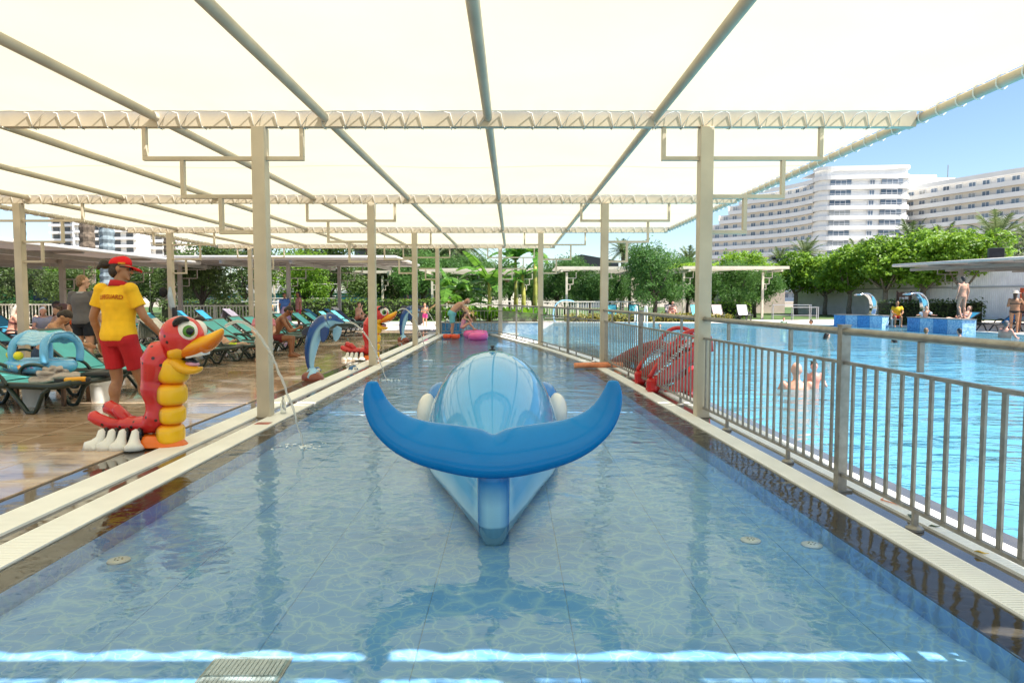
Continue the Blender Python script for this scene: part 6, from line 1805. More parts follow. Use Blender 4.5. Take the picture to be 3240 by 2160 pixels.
def palm(label, x, y, h, sc, v=0, r=.24, fruit=False, stub=True):
    t = thing('palm_tree', label, 'palm tree', (x, y, 0), x)
    tr = MB(); P = []; rd = []
    n = int(h / .16)
    for i in range(n + 1):
        P.append((.1 * math.sin(i * .05), 0, h * i / n)); rd.append(r * (1.15 if i % 2 else .95) * (1.1 - .15 * i / n))
    tr.tube(P, rd, 9).build('trunk', M_PTR, t)
    c = put('crown', PC[v], t, (0, 0, h), (0, 0, 0), (sc, sc, sc))
    if fruit:
        f = MB()
        for i in range(60):
            a = rnd.uniform(-2.6, -.2); f.ball((.75 * math.cos(a) * rnd.uniform(.5, 1), .75 * math.sin(a) * rnd.uniform(.5, 1), h - .5 - rnd.random() * .6), .09, 5, 4)
        f.build('date_bunch', pm('orange_dates', (.55, .27, .05), .6, .2), t, smooth=True)
    return t
palm('tall date palm with orange fruit at the right edge', 41.5, 60, 6.3, 1.55, 0, .32, True)
palm('date palm left of the one with orange fruit', 40.5, 66, 6.4, 1.35, 1)
palm('date palm by the right floodlight mast', 41.0, 72, 7.2, 1.5, 1)
palm('date palm half out of the right edge', 45.3, 61, 6.0, 1.4, 0)
palm('date palm peeping over the clipped trees before the hotel tower', 38.6, 78, 6.0, 1.35, 1)
palm('date palm in front of the curved hotel wing', 38.5, 92, 7.0, 1.5, 0)
palm('small palm beside the floodlight before the curved wing', 35.2, 92, 6.3, 1.2, 1)
palm('palm right of the black roofed building', 12.6, 80, 6.7, 1.1, 1)
palm('palm at the left end of the curved hotel wing', 21.2, 84, 5.8, 1.25, 1)
palm('large fan shaped palm behind the banana plants', -4.2, 60, 6.0, 1.35, 0, .28)
palm('pale palm behind the far left columns', -6.6, 64, 5.4, 1.25, 1, .28)
palm('palm behind the left pergola', -11.6, 66, 4.6, 1.1, 0)
for lb, x, y, h, r_, m_ in (('thick dark palm trunk left of the lifeguard under the canopy edge', -21.3, 35, 14, .34, M_PTR), ('second dark palm trunk above the lifeguard cap', -21.6, 44, 14, .34, M_PTR), ('thin leaning palm trunk at the leftmost column', -26.6, 38, 14, .16, M_PTR), ('grey wrapped trunk above the lifeguard', -22.35, 38.5, 12, .38, pm('blue_grey_bark', (.22, .27, .29), .9, .25, 5, bump=.6, bscale=9))):
    t = thing('palm_tree', lb, 'palm tree', (x, y, 0))
    n = 60; MB().tube([(.12 * math.sin(i * .06), 0, h * i / n) for i in range(n + 1)], [r_ * (1.08 if i % 2 else .94) for i in range(n + 1)], 10).build('trunk', m_, t)
    put('crown', PC[0], t, (0, 0, h), (0, 0, 0), (1.3, 1.3, 1.3))
# ------------------------------------------------------------------ banana plants in the planter at the pool end
def banana_leaf(L, w_, rise, sag, rr, m, torn=.4):
    n = 22; b = MB(); P = []
    for i in range(n + 1):
        t = i / n; P.append(V((L * (t * math.cos(rise) * (1 - .1 * t)), 0, L * (t * math.sin(rise) - sag * t * t))))
    for s in (-1, 1):
        for i in range(n):
            if rr.random() < torn * .25: continue
            row = []
            for j in (i, i + 1):
                t = j / n; ww = w_ * (math.sin(PI * (t * .92 + .06)) ** .55) * (1 - .15 * t)
                gp = 0 if rr.random() > torn else rr.uniform(0, .3)
                T = (P[min(j + 1, n)] - P[max(j - 1, 0)]).normalized()
                row.append((P[j], P[j] + V((0, s * ww * (1 - gp), -.25 * ww - rr.uniform(0, .08) * ww)) + T * .1 * ww))
            (a, c), (d, e) = row
            k = len(b.v); b.v += [tuple(a), tuple(d), tuple(e), tuple(c)]; b.f.append((k, k + 1, k + 2, k + 3))
    b.tube(P, [.03 * (1 - .8 * i / n) for i in range(n + 1)], 5)
    return b.mesh('leaf', m, recalc=False)
def banana(label, x, y, h, nl, L, seed, stemcol=None):
    rr = random.Random(seed)
    t = thing('banana_plant', label, 'banana plant', (x, y, .4))
    MB().tube([(0, 0, 0), (.03, 0, h * .5), (0, .02, h)], [.12, .09, .06], 10).build('stem', stemcol or pm('banana_stem', (.36, .33, .06), .5, .35, 4), t, smooth=True)
    for i in range(nl):
        m = L_DRY if rr.random() < .05 else L_BAN
        rise = rr.uniform(.25, 1.25); 
        o = put('leaf', banana_leaf(L * rr.uniform(.85, 1.25), L * .155, rise, rr.uniform(.35, .8), rr, m), t, (0, 0, h - .05), (0, 0, i * 2.4 + rr.uniform(-.4, .4)))
banana('tallest banana plant just left of the far right column', -.95, 28.9, 1.75, 11, 2.2, 1)
banana('banana plant with bare yellow stem right of the far right column', .95, 29.2, 2.9, 8, 1.7, 2)
banana('low banana plant in the middle of the planter', -2.15, 28.4, .7, 11, 1.6, 3)
banana('banana plant with leaves drooping over the left of the planter', -2.45, 29.6, 1.35, 10, 2.1, 4)
banana('banana plant behind the far right column', .15, 30.2, 2.7, 9, 1.9, 5)
banana('banana plant with bare stem nearest the railing', .45, 28.6, 2.0, 5, 1.2, 6)
# low broad leaved plants in the planter
def canna(label, x, y, n, h, seed):
    rr = random.Random(seed); b = MB()
    for i in range(n):
        a = rr.uniform(0, 2 * PI); ti = rr.uniform(.1, .75); L = h * rr.uniform(.6, 1.1)
        d = V((math.cos(a) * math.sin(ti), math.sin(a) * math.sin(ti), math.cos(ti))); s = V((-math.sin(a), math.cos(a), 0))
        o = V((rr.gauss(0, .10), rr.gauss(0, .10), 0)); w_ = L * .13
        P = [o + d * L * t + V((0, 0, -.25 * L * t * t)) for t in (.25, .5, .75, 1)]
        k = len(b.v); b.v += [tuple(P[0]), tuple(P[1] + s * w_), tuple(P[1] - s * w_), tuple(P[2] + s * w_ * .8), tuple(P[2] - s * w_ * .8), tuple(P[3])]
        b.f += [(k, k + 1, k + 2), (k + 1, k + 3, k + 4, k + 2), (k + 3, k + 5, k + 4)]
    t = thing('canna_plant', label, 'plant', (x, y, .42))
    tag(b.build('leaves', L_PLANT, t, recalc=False), kind='stuff')
    MB().tube([(0, 0, 0), (0, 0, h * .4)], .015, 6).build('stem', MATS['banana_stem'], t)
for i in range(15):
    x = -2.66 + i * .27
    canna(NUM[i] + ' leafy green plant from the left in the planter at the pool end', x, 27.75 + .25 * (i % 3), 36, .85, 60 + i)
# ================================================================== planter, plinths and poolside structures
pw = thing('planter_wall', 'low blue mosaic planter wall at the far end of the shallow pool', 'planter', (0, 0, 0))
M_SOIL = pm('planter_soil', (.06, .04, .025), .95, .3, 10, bump=.6)
for i, x in enumerate([-2.75 + .77 * q for q in range(5)]):
    MB().bbox((x + .003, 27.22, -.3), (x + .767, 27.40, .42)).build('panel', M_MOS_D if i == 0 else M_MOS_L, pw)
MB().bbox((-2.78, 27.20, .423), (1.12, 27.46, .46)).build('coping', M_KERB, pw, bevel=.006)
MB().bbox((-2.75, 27.40, 0), (1.1, 31.0, .40)).build('soil', M_SOIL, pw)
MB().bbox((-2.78, 27.40, 0), (-2.751, 31.0, .44)).bbox((1.101, 27.40, 0), (1.13, 31.0, .44)).build('side_wall', M_KERB, pw)
def plinth(label, a, c, n):
    a = V((*a, 0)); c = V((*c, 0)); d = (c - a).normalized(); nrm = V((d.y, -d.x, 0)); L = (c - a).length
    if nrm.x > 0: nrm = -nrm
    t = thing('mosaic_plinth', label, 'pool plinth', (0, 0, 0))
    dep = -nrm * .55
    for i in range(n):
        p, q = a + d * (L * i / n + .006), a + d * (L * (i + 1) / n - .006)
        MB().prism([(z.x, z.y) for z in (p, q, q + dep, p + dep)], -.6, .545).build('panel', M_MOS_D if i % 2 == 0 else M_MOS_L, t)
    p, q = a - d * .03 + nrm * .03, c + d * .03 + nrm * .03
    MB().prism([(z.x, z.y) for z in (p, q, q + dep * 1.06, p + dep * 1.06)], .55, .58).build('coping', pm('grey_stone_coping', (.24, .23, .22), .6, .1, 6), t)
plinth('blue chequered mosaic plinth farther from the camera in the swimming pool', (16.35, 35.4), (17.65, 33.2), 4)
plinth('blue chequered mosaic plinth nearer the camera in the swimming pool', (17.25, 30.4), (17.4, 26.9), 4)
M_INOX = pm('polished_steel', (.72, .74, .75), .12, .05, 4, metal=1.)
def spout(label, x, y, rz, z=.58, m=M_INOX, sc=1.):
    t = thing('water_spout', label, 'water spout', (x, y, z), rz, None, sc)
    P = smoothpath([(0, 0, 0), (.08, 0, .35), (.0, 0, .75), (-.28, 0, .98), (-.62, 0, 1.0), (-.85, 0, .95)], 5)
    W_ = .21
    b = MB(); b.ribbon([(p[0], -W_, p[2]) for p in P], [(p[0], W_, p[2]) for p in P])
    o = b.build('blade', m, t, smooth=True, recalc=False); o.modifiers.new('s', 'SOLIDIFY').thickness = .05
    MB().bbox((-.1, -.25, -.02), (.16, .25, .03)).build('foot', m, t)
spout('curved steel water spout on the farther mosaic plinth', 17.48, 33.9, R(15))
spout('curved steel water spout on the nearer mosaic plinth', 17.6, 29.9, R(15))
spout('curved pale blue water spout across the swimming pool by the second right column', 2.55, 41.0, R(180), 0, gel('pale_blue_gelcoat', (.36, .62, .80)), 1.25)
# ------------------------------------------------------------------ boards, masts, speaker
nb = thing('notice_board', 'tall brown notice board with white papers behind the plinths', 'notice board', (20.55, 36.6, 0), R(-12))
MB().bbox((-.30, -.03, .05), (.30, .03, 1.72)).build('panel', pm('brown_board', (.12, .055, .03), .6, .15, 4), nb)
for s in (-.33, .33): MB().bbox((s - .035, -.045, 0), (s + .035, .045, 1.78)).build('post', pm('dark_brown_post', (.05, .022, .014), .6, .1), nb)
for i, (x, z, w_, h) in enumerate([(-.18, 1.30, .10, .30), (-.05, 1.25, .12, .40), (.12, 1.42, .16, .14), (.18, 1.20, .07, .30), (.03, 1.0, .12, .14)]):
    MB().bbox((x - w_ / 2, -.040, z - h / 2), (x + w_ / 2, -.032, z + h / 2)).build('paper', M_WPL, nb)
def mast(label, x, y, h, twin=True, col=None):
    t = thing('floodlight_mast', label, 'floodlight', (x, y, 0))
    c = col or pm('dark_green_mast', (.02, .05, .045), .5, .1)
    MB().tube([(0, 0, 0), (0, 0, h)], [.11, .07], 10).build('pole', c, t, smooth=True)
    MB().bar((-.9 if twin else -.2, 0, h), (.9, 0, h + .12), .10, .10).build('arm', c, t)
    bk = pm('black_housing', (.012, .013, .015), .5, .1)
    for s in ((-1, 1) if twin else (1,)):
        for q in range(2): MB().box((s * .75 + .28 * q - .1, -.1, h + .2), (.24, .32, .34), Matrix.Rotation(R(25), 3, 'X')).build('lamp', bk, t, bevel=.02)
mast('dark floodlight mast rising left of the fruiting palm', 36.0, 63.0, 7.0, False)
mast('floodlight mast behind the clipped trees before the hotel tower', 40.2, 80.0, 7.9, False)
mast('thin floodlight before the curved wing left part', 27.0, 80, 5.4)
mast('floodlight before the curved wing right part', 33.6, 88, 6.3)
mast('pale mast with black lamp left of the first pool column', -17.6, 45, 4.45, False, M_CREAMR)
sp = thing('loudspeaker', 'black box loudspeaker standing on the right canopy', 'loudspeaker', (25.0, 36.2, 3.2), R(-25))
MB().bbox((-.33, -.28, 0), (.33, .28, .78)).build('cabinet', pm('black_housing', (.012, .013, .015), .5, .1), sp, bevel=.03)
MB().lathe([(.2, 0), (.2, .01), (.03, .02)], n=16).build('cone', pm('black_plastic', (.015, .015, .016), .4, .1), sp, loc=(0, -.285, .35), rot=(R(90), 0, 0))
MB().bbox((-.05, -.05, -.4), (.05, .05, 0)).build('stand', M_STEELG, sp)
lb_ = thing('lifebuoy_board', 'orange rescue board on the white wall under the right canopy', 'rescue board', (27.2, 36.9, 1.0), R(-72))
MB().bbox((-.35, -.03, 0), (.35, .03, .95)).build('panel', pm('orange_board', (.80, .11, .02), .5, .06), lb_, bevel=.05)
MB().tube([(0, -.06, .3), (.05, -.08, .5), (0, -.06, .72)], .05, 8).build('handset', pm('pale_handset', (.6, .5, .45), .5, .1), lb_, smooth=True)
MB().bbox((-.05, -.035, -1.0), (.05, .035, 0)).build('post', M_STEELG, lb_)
M_WPL_ = M_WPL; M_WPL = pm('grey_white_metal', (.45, .45, .46), .5, .06)
tb = thing('steel_bench_table', 'white metal table frames on the paving across the pool', 'table', (18.4, 44.8, .0), R(-10))
for x0, x1, h, y in ((-1.5, .9, 1.0, .6), (-.4, 1.2, .85, 0)):
    MB().bbox((x0, y - .25, h - .04), (x1, y + .25, h)).build('top', M_WPL, tb)
    for x in (x0 + .04, x1 - .04):
        for q in (-.21, .21): MB().bbox((x - .02, y + q - .02, 0), (x + .02, y + q + .02, h - .04)).build('leg', M_WPL, tb)
    MB().bbox((x0 + .06, y - .22, .3), (x1 - .06, y - .19, .33)).build('rail', M_WPL, tb)
M_WPL = M_WPL_
# ------------------------------------------------------------------ white panel wall and pink wall, right
M_WALLW = pm('white_ribbed_panel', (.84, .82, .83), .55, .05, 2); M_PINKW = pm('pale_pink_render', (.62, .50, .45), .9, .06, 2, bump=.2)
wa, wb = V((26, 64, 0)), V((34.6, 38.2, 0)); wd_ = (wb - wa).normalized(); wl_ = (wb - wa).length
ww = thing('panel_wall_building', 'white ribbed panel building behind the clipped trees', 'building', wa, math.atan2(wd_.y, wd_.x))
np_ = 9
for i in range(np_):
    x0, x1 = wl_ * i / np_ + .01, wl_ * (i + 1) / np_ - .01
    b = MB().bbox((x0, .04, 0), (x1, .3, 3.5))
    n = 22
    for q in range(n):
        xa = x0 + (x1 - x0) * q / n
        b.bbox((xa + .02, -.0, .12), (xa + (x1 - x0) / n * .55, .04, 2.1)); b.bbox((xa + .02, 0, 2.22), (xa + (x1 - x0) / n * .55, .04, 3.4))
    b.build('panel', M_WALLW, ww)
MB().bbox((0, -.06, 2.11), (wl_, .0, 2.21)).build('trim', pm('grey_trim', (.42, .42, .44), .6, .05), ww)
MB().bbox((-.1, -.2, 3.5), (wl_ + .1, 6, 3.75)).build('roof', M_WALLW, ww)
dro = MB().bbox((wl_ - 6.0, -.075, 0), (wl_ - 4.4, -.002, 2.35)).build('door', pm('dark_glass_door', (.03, .05, .04), .1, .1), ww)
MB().bbox((wl_ - 6.15, -.12, 0), (wl_ - 6.0, -.0, 2.45)).build('door_frame', M_WPL, dro)
pk = thing('pink_wall', 'pale pink rendered wall behind the second right pergola', 'wall', (0, 0, 0))
MB().bbox((15.5, 67.0, 0), (26.2, 67.4, 2.7)).build('render', M_PINKW, pk); MB().bbox((15.4, 66.93, 2.7), (26.3, 67.47, 2.82)).build('coping', M_KERB, pk)

# ------------------------------------------------------------------ other fabric canopies
def canopy2(label, cor, z, cols, fab, steel, brk=1, drops=None):
    t = thing('shade_canopy', label, 'canopy', (0, 0, 0))
    C = [V((x, y, z)) for x, y in cor]
    n = len(C)
    b = MB().add([p for p in C], [tuple(range(n))]); o = b.build('fabric', fab, t, recalc=False)
    for i in range(n):
        MB().tube([C[i], C[(i + 1) % n]], .07, 8).build('edge_tube', pm('pale_grey_tube', (.62, .58, .52), .5, .05), t, smooth=True)
    for k in range(1, 4):
        a = C[0].lerp(C[1], k / 4); c = C[3].lerp(C[2], k / 4)
        MB().tube([a - V((0, 0, .08)), c - V((0, 0, .08))], .05, 8).build('tube', steel, t, smooth=True)
    for k in range(0, 4):
        a = C[0].lerp(C[3], (k + .5) / 4); c = C[1].lerp(C[2], (k + .5) / 4)
        MB().bar(a - V((0, 0, .2)), c - V((0, 0, .2)), .1, .15).build('beam', steel, t)
    for x, y, s in cols:
        co = MB().bbox((x - .08, y - .08, 0), (x + .08, y + .08, z - .1)).build('column', steel, t)
        br = MB(); q = .035
        zz = [z - .45, z - .85, z - 1.2]
        L = [1.2, .8, .42]
        for zi, l in zip(zz, L):
            br.bar((x + s * .08, y, zi), (x + s * l, y, zi), q, q); 
        br.bar((x + s * 1.2, y, zz[0]), (x + s * 1.2, y, z - .1), q, q); br.bar((x + s * .8, y, zz[1] + q / 2), (x + s * .8, y, zz[0] - q / 2), q, q); br.bar((x + s * .42, y, zz[2] + q / 2), (x + s * .42, y, zz[1] - q / 2), q, q)
        br.bar((x - s * .08, y, zz[0]), (x - s * .45, y, zz[0]), q, q); br.bar((x - s * .45, y, zz[0]), (x - s * .45, y, z - .1), q, q)
        br.build('bracket', steel, co)
    return t
canopy2('grey undersided canopy over the shaded loungers at the left', [(-13.6, 14.0), (-13.6, 30.5), (-21.5, 30.5), (-21.5, 14.0)], 2.92, [(-16.4, 25.5, 1), (-16.4, 29.6, 1), (-16.4, 18.5, 1)], M_FABG, M_STEELG)
canopy2('grey undersided canopy beyond the far end of the cream canopy', [(-5.0, 30.0), (-5.0, 37.5), (-17.0, 37.5), (-17.0, 30.0)], 3.15, [(-10.2, 31.9, 1), (-8.85, 35.8, 1), (-15.2, 32, 1)], M_FABG, M_STEELG)
canopy2('grey undersided canopy over the right hand bathers', [(19.7, 36.2), (21.9, 27.6), (33.0, 30.0), (28.5, 38.6)], 3.08, [(23.1, 36.0, -1), (25.5, 30.4, -1)], M_FABG, M_STEELG)

# ------------------------------------------------------------------ slatted pergolas
M_PERG = pm('cream_painted_wood', (.66, .58, .45), .6, .06, 5)
def pergola(label, x0, x1, y0, y1, z, cols, vine=0):
    t = thing('pergola', label, 'pergola', (0, 0, 0))
    n = int((y1 - y0) / .42)
    sm = MB().bbox((x0, -.035, 0), (x1, .035, .13)).mesh('slat', M_PERG)
    for i in range(n + 1):
        put('slat', sm, t, (0, y0 + (y1 - y0) * i / n, z + .001))
    for x in (x0 + .4, x1 - .4): MB().bbox((x - .06, y0 - .1, z - .18), (x + .06, y1 + .1, z)).build('beam', M_PERG, t)
    MB().bbox((x0 - .05, y0 - .12, z - .02), (x1 + .05, y0 - .06, z + .16)).build('fascia', M_PERG, t)
    for x, y in cols:
        c = MB().bbox((x - .07, y - .07, 0), (x + .07, y + .07, z - .18)).build('post', M_PERG, t)
        b = MB()
        for q, (l, h) in enumerate(((.62, .35), (.42, .75), (.22, 1.1))):
            b.bar((x + .07, y, z - .2 - h), (x + l, y, z - .2 - h), .05, .05); b.bar((x + l, y, z - .2 - h), (x + l, y, z - .2 - h + .38), .05, .05)
        b.build('bracket', M_PERG, c)
    if vine:
        lv = MB(); rr = random.Random(int(x0 * 10) + 77)
        leaf_quads(lv, [((rr.uniform(x0, x0 + (x1 - x0) * vine), rr.uniform(y0, y1), z + .2 + abs(rr.gauss(0, .12))), (0, 0, 1)) for _ in range(1500)], .2, rr)
        tag(lv.build('creeper', L_FIC, t, recalc=False), kind='stuff')
pergola('cream slatted pergola left of the round feathery tree', 2.8, 8.3, 45, 53, 3.28, [(5.9, 46), (8.0, 46.5), (3.6, 46), (7.4, 52)])
pergola('cream slatted pergola right of the round feathery tree', 11.0, 17.75, 45, 53.5, 3.30, [(11.3, 46), (16.5, 46), (14.4, 52.5), (16.9, 52.8)], .35)
pergola('cream slatted pergola behind the grey canopy on the left', -19.0, -9.0, 53, 61, 3.35, [(-18.4, 54), (-15.6, 54), (-10.0, 54)])
pergola('cream slatted pergola behind the banana plants', -6.3, 1.5, 48, 56, 3.3, [(-5.6, 49), (-4.9, 55), (.8, 49)])

# ------------------------------------------------------------------ fences, gate, court screens
def picket(label, a, c, h, m, step=.16):
    a = V((*a, 0)); c = V((*c, 0)); L = (c - a).length; d = (c - a).normalized()
    t = thing('picket_railing', label, 'railing', a, math.atan2(d.y, d.x))
    MB().bbox((0, -.05, h - .07), (L, .05, h)).build('top_rail', m, t); MB().bbox((0, -.02, .12), (L, .02, .16)).build('bottom_rail', m, t)
    pmh = MB().bbox((-.018, -.018, .16), (.018, .018, h - .07)).mesh('baluster', m)
    n = int(L / step)
    for i in range(n + 1): put('baluster', pmh, t, (L * i / n, 0, 0))
    for i in range(int(L / 2.2) + 1): MB().bbox((i * 2.2 - .035, -.035, 0), (i * 2.2 + .035, .035, h + .02)).build('post', m, t)
picket('cream picket railing behind the loungers left of the hanging clothes', (-17.2, 35.2), (-12.6, 35.2), 1.05, M_CREAMR)
picket('cream picket railing before the left hedge', (-31.0, 34.0), (-19.5, 34.0), 1.12, M_CREAMR)
picket('cream picket railing across the lawn behind the banana plants', (-4.1, 44.0), (1.2, 44.0), 1.25, M_CREAMR)
picket('cream picket railing under the first right pergola', (2.0, 44.6), (9.4, 44.6), 1.22, M_CREAMR)
gt = thing('garden_gate', 'white gate frame in the hedge behind the second row', 'gate', (-14.7, 41.0, 0))
for x in (-.95, 0.05, .95): MB().bbox((x - .05, -.05, 0), (x + .05, .05, 1.3)).build('post', M_WPL, gt)
MB().bbox((-1.0, -.06, 1.0), (1.0, -.055 + .1, 1.08)).bbox((-1.2, -.06, 1.18), (1.1, .05, 1.24)).build('rail', M_WPL, gt)
cs = thing('court_screen', 'green windbreak sheet of the tennis court at the left', 'court screen', (0, 0, 0))
MB().bbox((-41, 46, .3), (-26, 46.06, 2.2)).build('sheet', pm('green_windbreak', (.05, .22, .07), .8, .1, 2), cs)
MB().bbox((-31.5, 45.94, .9), (-28.2, 45.99, 1.9)).build('blue_banner', pm('navy_banner', (.03, .06, .13), .7, .1), cs)
for i in range(6): MB().tube([(-41 + 3 * i, 46.1, 0), (-41 + 3 * i, 46.1, 3.4)], .04, 6).build('post', M_GALV, cs, smooth=True)
cf = thing('court_fence', 'grey wire mesh court fence posts behind the left hedge', 'court fence', (0, 0, 0))
for i in range(12): MB().tube([(-33 + 1.9 * i, 49.0, 0), (-33 + 1.9 * i, 49.0, 3.6)], .045, 6).build('post', M_GALV, cf, smooth=True)
for z in (.4, 1.4, 2.4, 3.5): MB().tube([(-33, 49, z), (-12, 49, z)], .03, 6).build('rail', M_GALV, cf, smooth=True)
bp_ = thing('court_building', 'low blue panelled building behind the tennis fence', 'building', (0, 0, 0))
for i in range(7): MB().bbox((-36.5 + 3.2 * i, 76, 0), (-33.4 + 3.2 * i, 76.3, 2.0)).build('panel', pm('court_blue', (.08, .28, .42), .6, .12, 1), bp_)
MB().bbox((-37, 75.5, 2.0), (-13.5, 80, 2.3)).build('roof', M_WPL, bp_)
MB().bbox((-30, 78, 2.3), (-20, 80, 4.0)).build('upper_storey', pm('grey_render', (.38, .36, .33), .9, .1, 2), bp_)
for i in range(5): MB().bbox((-29.5 + 1.9 * i, 77.94, 2.8), (-28.2 + 1.9 * i, 77.99, 3.6)).build('window', pm('dark_window', (.03, .04, .05), .12, .1), bp_)
def far_person(label, x, y, z, shirt):
    J, k = std(1.7); person(label, (x, y, z), R(10), J, k, SK_FAIR, H_BRN, 'short', 1.1, .03, shirt=shirt, face=False, legs=False)
far_person('man in blue shirt beyond the hedge', -20.3, 49.5, -.35, cloth('royal_blue_shirt', (.02, .10, .45)))
far_person('man in yellow shirt beyond the hedge by the mast', -17.05, 49.0, -.4, cloth('amber_shirt', (.75, .42, .02)))
far_person('bare shouldered person beyond the picket railing', -21.9, 46.5, -.3, None)
# shuttle cart behind the hedge
sv = thing('shuttle_cart', 'white roofed shuttle cart behind the sunny hedge', 'cart', (-14.6, 61.0, 0))
M_WV = pm('white_vehicle_paint', (.78, .77, .72), .25, .03, 3, coat=.5)
MB().rings([[(x, y, z) for x, y in ((-2.1 + i, -.75 + i * .3), (2.1 - i, -.75 + i * .3), (2.1 - i, .75 - i * .3), (-2.1 + i, .75 - i * .3))] for z, i in ((1.50, .0), (1.58, .02), (1.66, .25))]).build('roof', M_WV, sv, bevel=.05)
for x in (-1.95, -.7, .55, 1.85):
    for y in (-.68, .68): MB().bbox((x - .05, y - .03, .75), (x + .05, y + .03, 1.5)).build('pillar', M_WV, sv)
MB().bbox((-2.2, -.75, .35), (2.2, .75, .78)).build('body', M_WV, sv, bevel=.08)
MB().bbox((-1.9, -.6, .78), (1.7, .6, 1.05)).build('seats', pm('dark_seat', (.05, .05, .05), .7, .1), sv, bevel=.05)
for x in (-1.5, 1.5):
    for y in (-.7, .7): MB().lathe([(.1, -.1), (.32, -.09), (.34, 0), (.32, .09), (.1, .1)], n=18).build('wheel', pm('black_rubber', (.02, .02, .02), .8, .1), sv, loc=(x, y, .34), rot=(R(90), 0, 0))
dv = thing('parked_cart_wheel', 'dark wheeled cart beside the walking boy', 'cart', (-4.9, 36.0, 0))
MB().lathe([(.1, -.12), (.36, -.1), (.40, 0), (.36, .1), (.1, .12)], n=20).build('wheel', pm('black_rubber', (.02, .02, .02), .8, .1), dv, loc=(0, 0, .4), rot=(R(90), 0, R(10)))
MB().lathe([(.02, -.13), (.16, -.13), (.16, -.12), (.02, -.12)], n=14).build('hub', M_INOX, dv, loc=(0, 0, .4), rot=(R(90), 0, R(10)))
MB().bbox((-.9, .15, .35), (.5, .9, 1.0)).build('body', pm('black_plastic', (.015, .015, .016), .4, .1), dv, bevel=.06)

# ================================================================== far buildings
M_HOT = pm('white_hotel_render', (.88, .87, .84), .85, .03, .3); M_HOTB = pm('cream_recess_render', (.78, .74, .68), .9, .04, .4); M_WIN = pm('blue_grey_glass', (.20, .26, .33), .08, .25, 2)
def vary_glass(m, cols):
    nt = m.node_tree; b = nt.nodes['Principled BSDF']; oi = N(nt, 'ShaderNodeObjectInfo')
    r = ramp(nt, [(i / (len(cols) - 1), c) for i, c in enumerate(cols)], oi.outputs['Random'])
    nt.links.new(r, b.inputs['Base Color']); return m
vary_glass(M_WIN, [(.08, .11, .15), (.20, .26, .33), (.14, .18, .24), (.42, .42, .40), (.24, .30, .38), (.10, .13, .18)])
M_WFR = pm('white_window_frame', (.80, .80, .80), .4, .03)
FH = 3.04
def offs(P, d):
    out = []
    for i, p in enumerate(P):
        a = P[max(i - 1, 0)]; c = P[min(i + 1, len(P) - 1)]
        T = (V(c) - V(a)).normalized(); out.append(V(p) + V((T.y, -T.x)) * d)
    return out
def along(P, step, start=0.):
    out = []; acc = -start
    for i in range(len(P) - 1):
        a, c = V(P[i]), V(P[i + 1]); L = (c - a).length
        while acc < L:
            if acc >= 0: out.append((a.lerp(c, acc / L), (c - a).normalized()))
            acc += step
        acc -= L
    return out
def band(mb, P, z0, z1, th):
    I = offs(P, -th); n = len(P)
    for i in range(n - 1):
        q = [P[i], P[i + 1], I[i + 1], I[i]]
        mb.prism([(a[0], a[1]) for a in q], z0, z1)
def win_mesh(w_, h, fr=.12):
    return MB().bbox((-w_ / 2, -.1, 0), (w_ / 2, .02, h)).mesh('window', M_WIN), MB().bbox((-w_ / 2 - fr, -.16, h), (w_ / 2 + fr, .0, h + fr)).bbox((-.05, -.14, 0), (.05, -.102, h)).bbox((-w_ / 2 - fr, -.16, -fr), (w_ / 2 + fr, .0, 0)).bbox((-w_ / 2 - fr, -.15, .002), (-w_ / 2 + .001, 0, h - .002)).bbox((w_ / 2 - .001, -.15, .002), (w_ / 2 + fr, 0, h - .002)).mesh('window_frame', M_WFR)
def wing(t, P, floors, winstep, wsize, depth=1.6, ztop=None, z0=0., skip=None, steps=None, parapet=1.25):
    """curved facade with balcony bands. P runs left to right as seen from the pool"""
    back = offs(P, -depth); w_, h = wsize
    wm, fm = win_mesh(w_, h)
    far = offs(P, -14)
    for f in range(floors):
        z = z0 + f * FH
        i0 = 0
        if steps: i0 = steps(f)
        PP, BB, FF = P[i0:], back[i0:], far[i0:]
        b = MB(); band(b, PP, z - .35, z + parapet - .35, .25); b.build('balcony_band', M_HOT, t, smooth=False)
        b = MB(); n = len(BB)
        b.ribbon([(p[0], p[1], z - .35) for p in BB], [(p[0], p[1], z + FH - .35) for p in BB])
        for i in range(n - 1):
            b.add([(PP[i][0], PP[i][1], z - .34), (PP[i + 1][0], PP[i + 1][1], z - .34), (BB[i + 1][0], BB[i + 1][1], z - .34), (BB[i][0], BB[i][1], z - .34)], [(0, 1, 2, 3)])
        b.add([(PP[0][0], PP[0][1], z - .35), (FF[0][0], FF[0][1], z - .35), (FF[0][0], FF[0][1], z + FH - .36), (PP[0][0], PP[0][1], z + FH - .36)][0:4], [(0, 1, 2, 3)])
        b.ribbon([(p[0], p[1], z + FH - .35) for p in BB], [(p[0], p[1], z + FH - .35) for p in FF])
        b.build('wall', M_HOTB, t, recalc=False)
        for k, (p, d) in enumerate(along(BB, winstep, winstep * .4)):
            if skip and skip(f, k): continue
            wo = put('window', wm, t, (p.x, p.y, z), (0, 0, math.atan2(d.y, d.x)))
            put('window_frame', fm, wo)
    z = z0 + floors * FH
    b = MB(); i0 = steps(floors) if steps else 0
    band(b, P[i0:], z - .35, z + .9, .25); b.build('parapet', M_HOT, t)
ht = thing('hotel_tower', 'white hotel with curved left wing and rounded tower block', 'building', (0, 0, 0))
Pw = [V(p) for p in [(71.5, 253), (75, 249.5), (79, 245.3), (82.5, 241.4), (85.6, 237.4), (88.2, 233.2), (90.2, 229), (91.6, 225), (92.5, 221), (93.0, 218)]]
